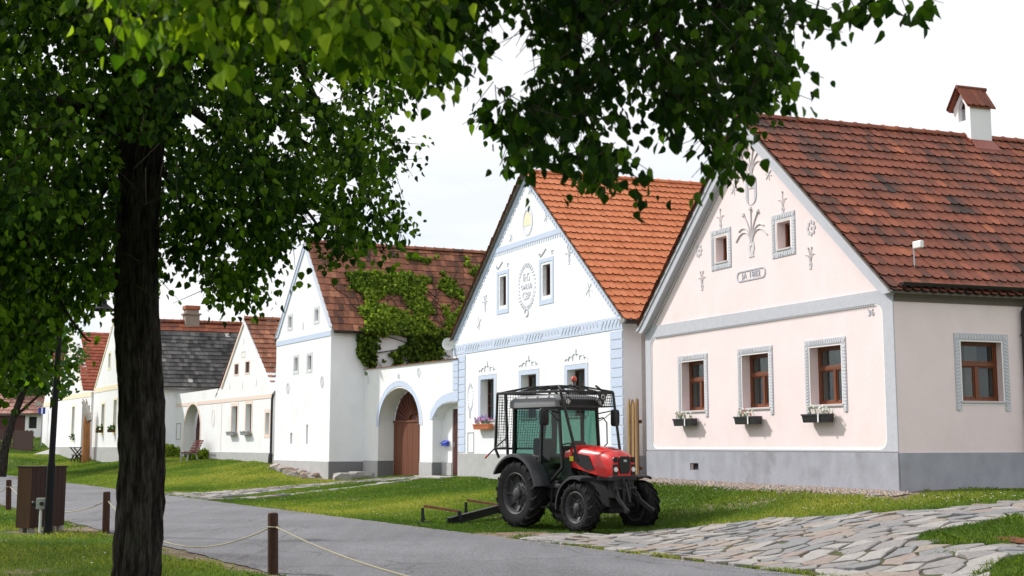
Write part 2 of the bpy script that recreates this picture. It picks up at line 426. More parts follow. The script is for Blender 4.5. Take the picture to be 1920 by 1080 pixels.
s_ax = np.concatenate([[-3000, -1500, -700, -350, -180, -100, -60, -40, -30, -24], np.arange(-20, 30, 0.3), np.arange(30, 100, 0.8), [104, 110, 118, 128, 140, 160, 190, 240, 320, 450, 700, 1200, 2000, 3000]])
d_ax = np.concatenate([[-3000, -1500, -700, -350, -180, -100, -60, -40, -30, -24, -20], np.arange(-17, -6, 0.8), np.arange(-6, 12.01, 0.25), np.arange(13, 40, 1.5), [42, 48, 56, 66, 80, 100, 140, 200, 300, 500, 900, 1600, 3000]])
SS, DD = np.meshgrid(s_ax, d_ax, indexing='ij')
GX = SD[0]*SS + ND[0]*DD; GY = 21.9 + SD[1]*SS + ND[1]*DD
GZ = np.zeros_like(GX)
for i in range(len(s_ax)): GZ[i] = gz(GX[i], GY[i])
def vnoise(x, y, sc, seed=0.0):
    out = np.empty(np.size(x)); xf = np.ravel(x); yf = np.ravel(y)
    for i in range(len(xf)): out[i] = noise.noise(Vector((xf[i]*sc + seed, yf[i]*sc - seed, seed)))
    return out.reshape(np.shape(x))
near = (np.abs(SS - 30) < 75) & (np.abs(DD) < 20)
bumpz = np.zeros_like(GX); bumpz[near] = vnoise(GX[near], GY[near], 0.6, 3.1)*0.025
off = near & ~((DD > -5.9) & (DD < 0.35))
GZ = GZ + np.where(off, bumpz, 0) - np.where((DD > -5.4) & (DD < -0.1) & (SS > -30) & (SS < 95), 0.03, 0)
soil = np.zeros_like(GX)
n1 = np.zeros_like(GX); n1[near] = vnoise(GX[near], GY[near], 0.9, 9.7); n2 = np.zeros_like(GX); n2[near] = vnoise(GX[near], GY[near], 2.6, 5.2)
# worn edges along the asphalt, along the house walls, round the cabinet and some bare patches
soil += np.clip(1 - np.abs(DD-0.0)/0.28, 0, 1)*np.clip(0.6+n2*1.2, 0, 1)
soil += np.clip(1 - np.abs(DD+5.55)/0.4, 0, 1)*np.clip(0.75+n2*1.3, 0, 1)
def blob(x, y, r, a=1.0):
    global soil
    soil = soil + a*np.clip(1.15 - (np.hypot(GX-x, GY-y) + n2*0.35*r)/r, 0, 1)*1.4
blob(-0.3, 23.0, 1.0); blob(0.5, 23.3, 0.7); blob(-8.6, 24.0, 1.0, .8); blob(-4.2, 18.6, 0.9, .8); blob(-7.6, 18.2, 1.0, .42); blob(-6.2, 16.2, .8, .4); blob(-9.5, 20.5, .9, .4); blob(1.2, 25.3, 1.3, .25); blob(2.2, 26.6, 1.1, .3); blob(-2.6, 29.5, 1.0, .25); blob(-13.5, 46, 1.5, .25); blob(-17, 52, 1.3, .3); blob(-3.3, 17.0, .6, .7); blob(4.6, 24.0, .9, .35); blob(3.6, 24.6, .8, .35); blob(6.3, 22.3, .5, .3)
soil += np.clip((n1-0.33)*2.2, 0, 0.45)*np.where(DD > 0, 1, 1.2)
def near_wall(ax, ay, bx, by, w_, amp=1.5):
    global soil
    L2 = (bx-ax)**2+(by-ay)**2; t_ = np.clip(((GX-ax)*(bx-ax)+(GY-ay)*(by-ay))/L2, 0, 1)
    soil = soil + amp*np.clip(1.2-np.hypot(GX-ax-t_*(bx-ax), GY-ay-t_*(by-ay))/w_+n2*.6, 0, 1)
near_wall(6.74, 22.0, 3.21, 29.9, .42); near_wall(6.74, 22.0, 12.4, 24.0, .25, 1.0); near_wall(-6.8, 47.0, -9.9, 52.4, .5, 1.0)
soil = np.clip(soil, 0, 1)
ns, nd = SS.shape
idx = np.arange(ns*nd).reshape(ns, nd)
loops = np.stack([idx[:-1, :-1], idx[1:, :-1], idx[1:, 1:], idx[:-1, 1:]], -1).reshape(-1, 4)

gm = bpy.data.materials.new('lawn_ground'); gm.use_nodes = True
N = gm.node_tree.nodes; L = gm.node_tree.links; B = N['Principled BSDF']; B.inputs['Roughness'].default_value = 0.95; B.inputs['Specular IOR Level'].default_value = 0.1
geo = N.new('ShaderNodeNewGeometry')
def nnoise(scale, det=5): 
    n = N.new('ShaderNodeTexNoise'); n.inputs['Scale'].default_value = scale; n.inputs['Detail'].default_value = det; L.new(geo.outputs['Position'], n.inputs['Vector']); return n
def ramp(inp, els):
    r = N.new('ShaderNodeValToRGB'); r.color_ramp.elements[0].position = els[0][0]; r.color_ramp.elements[0].color = (*els[0][1], 1)
    r.color_ramp.elements[1].position = els[-1][0]; r.color_ramp.elements[1].color = (*els[-1][1], 1)
    for p, c in els[1:-1]: e = r.color_ramp.elements.new(p); e.color = (*c, 1)
    L.new(inp, r.inputs[0]); return r
g1 = ramp(nnoise(0.45).outputs[0], [(0.32, (0.050, 0.095, 0.015)), (0.5, (0.080, 0.130, 0.02)), (0.68, (0.15, 0.185, 0.032))])
g2 = ramp(nnoise(14, 6).outputs[0], [(0.35, (0.45, 0.45, 0.45)), (0.65, (1.25, 1.25, 1.2))])
mg = N.new('ShaderNodeMixRGB'); mg.blend_type = 'MULTIPLY'; mg.inputs[0].default_value = 1; L.new(g1.outputs[0], mg.inputs[1]); L.new(g2.outputs[0], mg.inputs[2])
d1 = ramp(nnoise(7, 8).outputs[0], [(0.3, (0.10, 0.075, 0.05)), (0.55, (0.22, 0.17, 0.12)), (0.75, (0.34, 0.28, 0.22))])
at = N.new('ShaderNodeAttribute'); at.attribute_name = 'soil'
nn = nnoise(5, 6)
ad = N.new('ShaderNodeMath'); ad.operation = 'ADD'; L.new(at.outputs['Fac'], ad.inputs[0]); L.new(nn.outputs[0], ad.inputs[1])
mrr = N.new('ShaderNodeMapRange'); mrr.inputs[1].default_value = 0.78; mrr.inputs[2].default_value = 1.05; L.new(ad.outputs[0], mrr.inputs[0])
mm_ = N.new('ShaderNodeMixRGB'); L.new(mrr.outputs[0], mm_.inputs[0]); L.new(mg.outputs[0], mm_.inputs[1]); L.new(d1.outputs[0], mm_.inputs[2])
L.new(mm_.outputs[0], B.inputs['Base Color'])
bp = N.new('ShaderNodeBump'); bp.inputs['Strength'].default_value = 0.6; bp.inputs['Distance'].default_value = 0.04; L.new(nnoise(30, 6).outputs[0], bp.inputs['Height']); L.new(bp.outputs[0], B.inputs['Normal'])
ground = fast_mesh('ground', np.stack([GX, GY, GZ], -1).reshape(-1, 3), loops, 4, gm, smooth=True)
a_ = ground.data.attributes.new('soil', 'FLOAT', 'POINT'); a_.data.foreach_set('value', soil.ravel().astype(np.float32))
tag(ground, 'grass covered village ground rising from the road to the houses', kind='structure')

# --- road
rm = bpy.data.materials.new('asphalt'); rm.use_nodes = True
N = rm.node_tree.nodes; L = rm.node_tree.links; B = N['Principled BSDF']; B.inputs['Roughness'].default_value = 0.8; B.inputs['Specular IOR Level'].default_value = 0.35
geo = N.new('ShaderNodeNewGeometry')
r1 = ramp(nnoise(0.35, 4).outputs[0], [(0.3, (0.110, 0.110, 0.120)), (0.7, (0.165, 0.165, 0.178))])
r2 = ramp(nnoise(38, 4).outputs[0], [(0.3, (0.5, 0.5, 0.5)), (0.7, (1.5, 1.5, 1.5))])
mg = N.new('ShaderNodeMixRGB'); mg.blend_type = 'MULTIPLY'; mg.inputs[0].default_value = 1; L.new(r1.outputs[0], mg.inputs[1]); L.new(r2.outputs[0], mg.inputs[2])
mp_ = N.new('ShaderNodeMapping'); mp_.inputs['Rotation'].default_value = (0, 0, atan2(SD[0], SD[1])); mp_.inputs['Scale'].default_value = (2.6, 0.22, 1)
L.new(geo.outputs['Position'], mp_.inputs[0]); ns_ = N.new('ShaderNodeTexNoise'); ns_.inputs['Scale'].default_value = 1.2; ns_.inputs['Detail'].default_value = 6; L.new(mp_.outputs[0], ns_.inputs['Vector'])
r3 = ramp(ns_.outputs[0], [(0.35, (0.92, 0.92, 0.92)), (0.62, (1.06, 1.06, 1.06))])
mh = N.new('ShaderNodeMixRGB'); mh.blend_type = 'MULTIPLY'; mh.inputs[0].default_value = 1; L.new(mg.outputs[0], mh.inputs[1]); L.new(r3.outputs[0], mh.inputs[2])
# hairline cracks filled with dirt
vo = N.new('ShaderNodeTexVoronoi'); vo.feature = 'DISTANCE_TO_EDGE'; vo.inputs['Scale'].default_value = 0.42
nd_ = nnoise(1.6, 6); mxv = N.new('ShaderNodeMixRGB'); mxv.inputs[0].default_value = 0.35; L.new(geo.outputs['Position'], mxv.inputs[1]); L.new(nd_.outputs['Color'], mxv.inputs[2]); L.new(mxv.outputs[0], vo.inputs['Vector'])
ck = ramp(vo.outputs['Distance'], [(0.0, (0.4, 0.4, 0.4)), (0.010, (1, 1, 1))])
mi_ = N.new('ShaderNodeMixRGB'); mi_.blend_type = 'MULTIPLY'; mi_.inputs[0].default_value = 0.7; L.new(mh.outputs[0], mi_.inputs[1]); L.new(ck.outputs[0], mi_.inputs[2])
L.new(mi_.outputs[0], B.inputs['Base Color'])
bp = N.new('ShaderNodeBump'); bp.inputs['Strength'].default_value = 0.5; bp.inputs['Distance'].default_value = 0.01; L.new(nnoise(120, 3).outputs[0], bp.inputs['Height']); L.new(bp.outputs[0], B.inputs['Normal'])
rs = np.concatenate([np.arange(-34, 60, 0.25), np.arange(60, 96, 2)])
rv = []; 
for s_ in rs:
    e0 = -5.57 + 0.07*noise.noise(Vector((s_*7.3, 3, 0))) + 0.09*noise.noise(Vector((s_*0.9, 1, 0))) + 0.05*noise.noise(Vector((s_*3.1, 2, 0)))
    e1 = 0.0 + 0.06*noise.noise(Vector((s_*7.9, 4, 0))) + 0.08*noise.noise(Vector((s_*0.8, 5, 0))) + 0.05*noise.noise(Vector((s_*3.3, 7, 0)))
    if s_ > 60: e1 += 0
    for k in range(9):
        d_ = e0 + (e1-e0)*k/8; x_, y_ = sd2xy(s_, d_); rv.append((x_, y_, 0.012 + 0.03*sin(pi*k/8)))
ri = np.arange(len(rs)*9).reshape(len(rs), 9)
rl_ = np.stack([ri[:-1, :-1], ri[1:, :-1], ri[1:, 1:], ri[:-1, 1:]], -1).reshape(-1, 4)
road = fast_mesh('road', rv, rl_, 4, rm, smooth=True); tag(road, 'grey worn asphalt village lane running away to the left', kind='structure')

# --- side lane far left
sv = []
lane = [(-60, 70), (-45, 74.5), (-38, 77), (-33.5, 79.5), (-30.5, 83.5), (-29.5, 88)]
for i, (x_, y_) in enumerate(lane):
    a_ = lane[max(i-1, 0)]; b_ = lane[min(i+1, len(lane)-1)]; t_ = Vector((b_[0]-a_[0], b_[1]-a_[1])).normalized(); n_ = Vector((-t_.y, t_.x))
    for k in range(5):
        q = Vector((x_, y_)) + n_*(k-2)*0.75; sv.append((q.x, q.y, gz1(q.x, q.y)+0.05))
si = np.arange(len(lane)*5).reshape(len(lane), 5)
M_lane = mat('pale_lane_surface', (0.36, 0.35, 0.35), 0.9, var=0.06, var_scale=2)
tag(fast_mesh('side_lane', sv, np.stack([si[:-1, :-1], si[1:, :-1], si[1:, 1:], si[:-1, 1:]], -1).reshape(-1, 4), 4, M_lane), 'pale side lane below the slope at the far left', kind='structure')

# --- flagstones (irregular polygons, recessed earth joints)
def clip_half(poly, p, n):
    out = []
    for i in range(len(poly)):
        a = poly[i]; b = poly[(i+1) % len(poly)]
        da = (a[0]-p[0])*n[0] + (a[1]-p[1])*n[1]; db = (b[0]-p[0])*n[0] + (b[1]-p[1])*n[1]
        if da <= 0: out.append(a)
        if (da < 0) != (db < 0):
            t = da/(da-db); out.append((a[0]+(b[0]-a[0])*t, a[1]+(b[1]-a[1])*t))
    return out

def voronoi_cells(pts, reach):
    cells = []
    P = np.array(pts)
    for i, (x, y) in enumerate(pts):
        c = [(x-reach, y-reach), (x+reach, y-reach), (x+reach, y+reach), (x-reach, y+reach)]
        dd = np.hypot(P[:, 0]-x, P[:, 1]-y); near_ = np.argsort(dd)[1:26]
        for j in near_:
            if dd[j] > 2*reach: break
            q = P[j]; c = clip_half(c, ((x+q[0])/2, (y+q[1])/2), (q[0]-x, q[1]-y))
            if len(c) < 3: break
        cells.append(c)
    return cells

def scatter(poly, holes, mind, rng, tries=9000, aniso=None):
    xs = [p[0] for p in poly]; ys = [p[1] for p in poly]
    X = rng.uniform(min(xs)-.3, max(xs)+.3, tries); Y = rng.uniform(min(ys)-.3, max(ys)+.3, tries)
    md = rng.uniform(mind*0.75, mind*1.35, tries); pts = []; grid = {}
    for x, y, m in zip(X, Y, md):
        k = (int(x//mind), int(y//mind)); ok = True
        for a in range(-2, 3):
            for b in range(-2, 3):
                for (u, v, w) in grid.get((k[0]+a, k[1]+b), ()):
                    if hypot(x-u, y-v) < (m+w)/2: ok = False; break
                if not ok: break
            if not ok: break
        if ok: pts.append((x, y)); grid.setdefault(k, []).append((x, y, m))
    return pts

M_stone = [mat('flagstone_%s' % n_, c, 0.8, var=0.12, var_scale=5, bump=0.5, bump_scale=18, stain=((0.2, 0.17, 0.14), 3.5, 0.58, 0.4), spec=0.25)
           for n_, c in (('grey', (0.235, 0.222, 0.218)), ('pale', (0.31, 0.292, 0.278)), ('rose', (0.26, 0.212, 0.190)), ('bluish', (0.205, 0.207, 0.212)), ('tan', (0.275, 0.235, 0.20)))]

def stone_geo(cell, rng, gap, topz, zf):
    cx = sum(p[0] for p in cell)/len(cell); cy = sum(p[1] for p in cell)/len(cell)
    pts = []
    n = len(cell)
    for i in range(n):
        a = cell[i]; b = cell[(i+1) % n]
        if hypot(a[0]-b[0], a[1]-b[1]) < 0.035: continue
        for t in ((0.0, 0.5) if hypot(a[0]-b[0], a[1]-b[1]) > 0.22 else (0.0,)):
            x = a[0]+(b[0]-a[0])*t; y = a[1]+(b[1]-a[1])*t
            j = rng.uniform(-0.018, 0.018, 2); x += j[0]; y += j[1]
            r = hypot(x-cx, y-cy); f = max(0.2, 1-gap/max(r, 0.01)); pts.append((cx+(x-cx)*f, cy+(y-cy)*f))
    if len(pts) < 4: return None
    tilt = rng.uniform(-0.026, 0.026, 2); n = len(pts)
    top = [(x, y, zf(x, y)+topz+tilt[0]*(x-cx)/.3+tilt[1]*(y-cy)/.3) for x, y in pts]
    inn = [(cx+(x-cx)*0.93, cy+(y-cy)*0.93, z+0.008) for x, y, z in top]
    bot = [(x, y, z-topz-0.05) for x, y, z in top]
    vs = inn+top+bot
    fs = [tuple(range(n))] + [(i, i+n, (i+1) % n+n, (i+1) % n) for i in range(n)] + [(i+n, i+2*n, (i+1) % n+2*n, (i+1) % n+n) for i in range(n)]
    return vs, fs, (cx, cy)

def paving(name, polys, holes, mind, label, maxn, rng, gap=0.022):
    base = empty(name, (polys[0][0][0], polys[0][0][1], gz1(*polys[0][0])), 0, label, None, None, 'structure')
    stones = []
    for poly in polys:
        K_ = 1.55; polyk = [(x, y*K_) for x, y in poly]
        pts = scatter(polyk, holes, mind, rng, 16000)
        cells = [[(x, y/K_) for x, y in c] for c in voronoi_cells(pts, mind*1.3)]; pts = [(x, y/K_) for x, y in pts]
        P = np.array(pts)
        ok = in_poly(P[:, 0], P[:, 1], poly)
        for h in holes: ok &= ~in_poly(P[:, 0], P[:, 1], h)
        s_, d_ = xy2sd(P[:, 0], P[:, 1]); ok &= d_ > 0.1
        for c, k in zip(cells, ok):
            if not k or len(c) < 3: continue
            # keep stones off the asphalt
            c = clip_half(c, (SD[0]*0, 21.9), (-ND[0], -ND[1]))
            if len(c) < 3: continue
            g = stone_geo(c, rng, gap, 0.03+rng.uniform(-.008, .012), gz1)
            if g: stones.append(g)
    def vis(g):
        x, y = g[2]; 
        inf = abs(x/y) < 0.43 and y > 5 and (EYE-gz1(x, y))*2368/y < 250
        return (0 if inf else 1, hypot(x, y))
    stones.sort(key=vis)
    L0 = base.location
    for k, (vs, fs, c) in enumerate(stones[:maxn]):
        b = MB(); b.add([(x-c[0], y-c[1], z-L0.z) for x, y, z in vs], fs)
        o = b.build('paving_stone', M_stone[int(rng.choice(5, p=(.34, .24, .13, .19, .10)))], base, recalc=False)
        o.location = (c[0]-L0.x, c[1]-L0.y, 0)
    rest = stones[maxn:]
    if rest:
        b = MB()
        for vs, fs, c in rest:
            b.mi = int(rng.choice(5, p=(.34, .24, .13, .19, .10))); b.add([(x-L0.x, y-L0.y, z-L0.z) for x, y, z in vs], fs)
        b.build('small_paving_stones', M_stone, base, kind='stuff', recalc=False)
    return base
rg = np.random.default_rng(5)
pv = paving('stone_pavement', [PAVE], [ISLAND, CORNER], 0.31, 'crazy paving of irregular pale flagstones beside the tractor', 300, rg, 0.017)
# earth bed under the flagstones
M_bed = mat('joint_earth', (0.075, 0.058, 0.042), 0.95, var=0.25, var_scale=9, bump=0.5, color2=(0.07, 0.085, 0.025))
b = MB()
for i in range(70):
    for j in range(70):
        x0 = -0.5+i*0.2; y0 = 8.7+j*0.21
        cx_, cy_ = x0+.1, y0+.1
        if in_poly(np.array([cx_]), np.array([cy_]), PAVE)[0] and xy2sd(cx_, cy_)[1] > 0.12 and not in_poly(np.array([cx_]), np.array([cy_]), ISLAND)[0] and not in_poly(np.array([cx_]), np.array([cy_]), CORNER)[0]:
            b.poly([(x-pv.location.x, y-pv.location.y, gz1(x, y)+0.022-pv.location.z) for x, y in ((x0, y0), (x0+.2, y0), (x0+.2, y0+.21), (x0, y0+.21))])
b.build('joint_bed', M_bed, pv, recalc=False)
pth = paving('stone_path', [PATH, PATH2], [], 0.36, 'narrow flagstone path from the lane to the arched gate', 290, rg, 0.024)

# ================================================================== HOUSES
class House:
    def __init__(s, name, C, ang, side_ang, z0, label, cat='house', group=None):
        a = radians(ang); s.z0 = z0
        s.e = empty(name, (C[0], C[1], z0), a - pi/2, label, cat, group)
        dx, dy = -sin(radians(side_ang)), cos(radians(side_ang))
        ex = (sin(a), -cos(a)); ey = (cos(a), sin(a))
        s.ey = Vector((dx*ex[0]+dy*ex[1], dx*ey[0]+dy*ey[1], 0)).normalized()
        s.C = C; s.a = a
        s.M = Matrix.Translation((C[0], C[1], z0)) @ Matrix.Rotation(a-pi/2, 4, 'Z')
    def F(s, w, d, z): return Vector((-w, 0, z-s.z0)) + s.ey*d             # street front: w leftwards, d inwards
    def S(s, w0=0.0):                                                    # side facing right, through w=w0
        nrm = Vector((-s.ey.y, s.ey.x, 0))
        def G(t, d, z): return Vector((-w0, 0, z-s.z0)) + s.ey*t + nrm*d
        return G

FN = Vector((0, -1, 0))

def wall(h, F, outer, holes, th, m, name='wall', d0=0.0, parent=None):
    b = MB(); b.slab(outer, holes, F, d0, d0+th); return b.build(name, m, parent or h.e, recalc=True)

def window(h, F, w0, w1, z0, z1, depth, mframe, style='cross', fw=0.055, curtain=True, sill=True, sash=0.045, label=None):
    b = MB()
    b.slab(rect(w0, w1, z0, z1), [rect(w0+fw, w1-fw, z0+fw, z1-fw)], F, depth, depth+0.07)
    iw0, iw1, iz0, iz1 = w0+fw, w1-fw, z0+fw, z1-fw
    panes = []
    if style == 'cross':
        zt = iz0 + (iz1-iz0)*0.63; wm = (iw0+iw1)/2
        b.slab(rect(iw0, iw1, zt-0.035, zt+0.035), [], F, depth-0.012, depth+0.06)
        b.slab(rect(wm-0.035, wm+0.035, iz0, zt-0.035), [], F, depth-0.006, depth+0.06)
        panes = [(iw0, wm-.035, iz0, zt-.035), (wm+.035, iw1, iz0, zt-.035), (iw0, iw1, zt+.035, iz1)]
    elif style == 'bars':
        wm = (iw0+iw1)/2
        b.slab(rect(wm-0.03, wm+0.03, iz0, iz1), [], F, depth-0.006, depth+0.06)
        n = 3
        for k in range(n):
            za = iz0 + (iz1-iz0)*k/n; zb = iz0 + (iz1-iz0)*(k+1)/n
            if k:
                b.slab(rect(iw0, wm-.03, za-.015, za+.015), [], F, depth, depth+.05); b.slab(rect(wm+.03, iw1, za-.015, za+.015), [], F, depth, depth+.05)
            panes += [(iw0, wm-.03, za+.015*(k > 0), zb-.015*(k < n-1)), (wm+.03, iw1, za+.015*(k > 0), zb-.015*(k < n-1))]
    else:
        panes = [(iw0, iw1, iz0, iz1)]
    # casement beading round each light
    if style == 'cross':
        for (a, c, e, f) in panes:
            b.slab(rect(a, c, e, f), [rect(a+sash*.6, c-sash*.6, e+sash*.6, f-sash*.6)], F, depth+0.012, depth+0.045)
    o = b.build('window', mframe, h.e, bevel=0.006 if style == 'cross' else 0)
    if label: o['label'] = label
    for (a, c, e, f) in panes:
        p = MB(); p.slab(rect(a+.004, c-.004, e+.004, f-.004), [], F, depth+0.028, depth+0.034); p.build('pane', M_glass, o)
    if curtain:
        p = MB(); n = 22
        for side in ((iw0+.03, iw0+(iw1-iw0)*0.34), (iw1-(iw1-iw0)*0.30, iw1-.03)):
            pr = None
            for i in range(n+1):
                w = side[0]+(side[1]-side[0])*i/n; dd = depth+0.16+0.025*sin(i*1.9)
                cur = (F(w, dd, iz0+.01), F(w, dd, iz1-.01))
                if pr: p.poly([pr[0], cur[0], cur[1], pr[1]])
                pr = cur
        p.build('curtain', M_curtain, o, smooth=True, recalc=False)
    if sill:
        p = MB(); p.slab(rect(w0-0.02, w1+0.02, z0-0.045, z0-0.004), [], F, -0.03, depth-0.004); p.build('sill', M_sill, o, bevel=0.006)
    return o

def rope_frame(h, F, N, w0, w1, z0, z1, t, closed, parent=None, inner=True):
    """flat grey surround with raised light slanting strands and corner bosses; w0<w1 outer edges"""
    b = MB()
    if closed: b.slab(rect(w0, w1, z0, z1), [rect(w0+t, w1-t, z0+t, z1-t)], F, -0.014, -0.001)
    else: b.slab([(w0, z0), (w0, z1), (w1, z1), (w1, z0), (w1-t, z0), (w1-t, z1-t), (w0+t, z1-t), (w0+t, z0)], [], F, -0.014, -0.001)
    o = b.build('window_surround', M_grey, parent or h.e)
    lean = 0.035
    step = 0.062
    zs = z0+(t if closed else 0.07)
    n = int((z1-t-zs)/step)
    for wa, sg in ((w0+0.018, 1), (w1-t+0.018, -1)):
        s = MB()
        for k in range(n):
            z = zs + step*(k+0.15); p = F(wa, -0.018, z+(lean if sg < 0 else 0)); q = F(wa+t-0.036, -0.018, z+(0 if sg < 0 else lean)); s.bar(p, q, 0.012, 0.026, up=(0, 0, 1))
        s.build('rope_moulding', M_greylight, o)
    for za in ([z0, z1-t] if closed else [z1-t]):
        n = int((w1-w0-2*t)/step); s = MB()
        for k in range(n):
            w = w0+t+step*(k+0.4); sg = 1 if w < (w0+w1)/2 else -1
            p = F(w, -0.018, za+0.018); q = F(w+0.025*sg, -0.018, za+t-0.018); s.bar(p, q, 0.026, 0.012, up=N)
        s.build('rope_moulding', M_greylight, o)
    cs = [(w0+t/2, z1-t/2), (w1-t/2, z1-t/2)] + ([(w0+t/2, z0+t/2), (w1-t/2, z0+t/2)] if closed else [(w0+t/2, z0+0.035), (w1-t/2, z0+0.035)])
    for cw, cz in cs:
        r = MB(); r.slab(ellipse(cw, cz, t*.36, t*.36, 14), [ellipse(cw, cz, t*.13, t*.13, 8)], F, -0.022, -0.0141); r.build('corner_boss', M_greylight, o)
    if inner:
        g = MB(); g.slab(rect(w0+t, w1-t, z0+t if closed else z0+.09, z1-t), [rect(w0+t+.03, w1-t-.03, (z0+t if closed else z0+.09)+.03, z1-t-.03)], F, -0.006, -0.0005)
        g.build('plaster_margin', M_wht if h is None else M_rim, o)
    return o
M_rim = mat('pale_rim_plaster', (0.88, 0.85, 0.85), 0.85, spec=0.1)

def star(h, F, N, w, z, r, m, arms=4, name='star_ornament'):
    b = MB()
    for k in range(arms):
        a = pi*k/arms + 0.3; dw, dz = cos(a)*r, sin(a)*r
        b.bar(F(w-dw, -0.006-0.001*k, z-dz), F(w+dw, -0.006-0.001*k, z+dz), 0.018, 0.010, up=N)
    b.slab(ellipse(w, z, r*.2, r*.2, 8), [], F, -0.018, -0.004)
    return b.build(name, m, h.e)

def rosette(h, F, w, z, r, m):
    b = MB()
    for k in range(8):
        a = 2*pi*k/8; b.slab(ellipse(w+cos(a)*r*.65, z+sin(a)*r*.75, r*.2, r*.26, 8), [], F, -0.015, -0.001)
    b.slab(ellipse(w, z, r*.2, r*.22, 8), [], F, -0.014, -0.001)
    return b.build('rosette_ornament', m, h.e)

def plant_motif(h, F, N, w, z, s, m, stems=5, name='plant_ornament', spread=0.9):
    """small vase with stems fanning out of it; z = foot"""
    b = MB()
    b.slab([(w-.10*s, z), (w+.10*s, z), (w+.06*s, z+.05*s), (w+.11*s, z+.2*s), (w+.08*s, z+.32*s), (w-.08*s, z+.32*s), (w-.11*s, z+.2*s), (w-.06*s, z+.05*s)],
           [ellipse(w, z+.19*s, .045*s, .06*s, 8)], F, -0.014, -0.001)
    for k in range(stems):
        t = (k/(stems-1)-0.5)*2 if stems > 1 else 0
        pts = []
        for i in range(7):
            u = i/6; ang = t*spread*u; L_ = s*(0.72-0.14*abs(t))
            pts.append(F(w + sin(ang)*L_*u + t*.04*s, -0.012, z+.32*s + cos(ang)*L_*u - (0.16*s*u**4 if abs(t) > .6 else 0)))
        b.tube(pts, [0.005*s+0.003+.008*s*(i/6) for i in range(7)], 5)
        if abs(t) < .55:
            q = pts[-1]; b.tube([q - Vector((0, 0, .02*s)), q+Vector((0, 0, .05*s))], [0.045*s, 0.02*s], 6)
    return b.build(name, m, h.e, smooth=True)

def text(name, body, h, F, w, z, size, m, parent=None, rot=0.0, normal='front', ext=0.006, align='CENTER', spacing=1.0, sx=1.0):
    cu = bpy.data.curves.new(name, 'FONT'); cu.body = body; cu.size = size; cu.extrude = ext; cu.align_x = align; cu.align_y = 'CENTER'
    cu.space_character = spacing; cu.resolution_u = 4; cu.offset = 0.004*size
    cu.materials.append(m)
    tmp = bpy.data.objects.new(name, cu); COL.objects.link(tmp); bpy.context.view_layer.update()
    me = bpy.data.meshes.new_from_object(tmp.evaluated_get(bpy.context.evaluated_depsgraph_get())); me.name = name
    bpy.data.objects.remove(tmp); bpy.data.curves.remove(cu)
    if not me.materials: me.materials.append(m)
    o = bpy.data.objects.new(name, me); link(o, parent or h.e)
    o.location = F(w, -ext-0.002, z); o.rotation_euler = (pi/2, rot, 0 if normal == 'front' else pi/2); o.scale = (sx, 1, 1)
    return o

def planter(name, M, L_, m, label, group, kindf, seed, strip=True):
    """window box: tapering trough with a rim, soil, plants. M: matrix (x along wall, -y outwards, z up), origin = centre of its base at the wall"""
    e = empty(name, M.to_translation(), M.to_euler().z, label, 'planter', group)
    b = MB(); w = .17; H = .16
    A = [(-L_/2+.025, -.02-w+.02), (L_/2-.025, -.02-w+.02), (L_/2-.025, -.03), (-L_/2+.025, -.03)]
    T = [(-L_/2, -.02-w), (L_/2, -.02-w), (L_/2, -.02), (-L_/2, -.02)]
    T2 = [(-L_/2+.012, -.02-w+.012), (L_/2-.012, -.02-w+.012), (L_/2-.012, -.032), (-L_/2+.012, -.032)]
    vs = [(x, y, 0) for x, y in A]+[(x, y, H) for x, y in T]+[(x, y, H) for x, y in T2]+[(x*.98, y, H-.03) for x, y in T2]
    fs = [(3, 2, 1, 0)]
    for k in range(3):
        for i in range(4): fs.append((k*4+i, k*4+(i+1) % 4, (k+1)*4+(i+1) % 4, (k+1)*4+i))
    fs.append((12, 13, 14, 15)); b.add(vs, fs); b.build('trough', m, e, bevel=.004)
    b = MB(); b.box((-L_/2-.008, -.02-w-.008, H-.03), (L_/2+.008, -.02-w-.001, H)); b.build('rim', m, e)
    if strip:
        b = MB(); b.box((L_*.15, -.02-w-.014, 0.0), (L_*.15+.035, -.02-w-.009, H)); b.build('reflective_strip', M_wht, e)
    kindf(e, L_, H, seed); return e

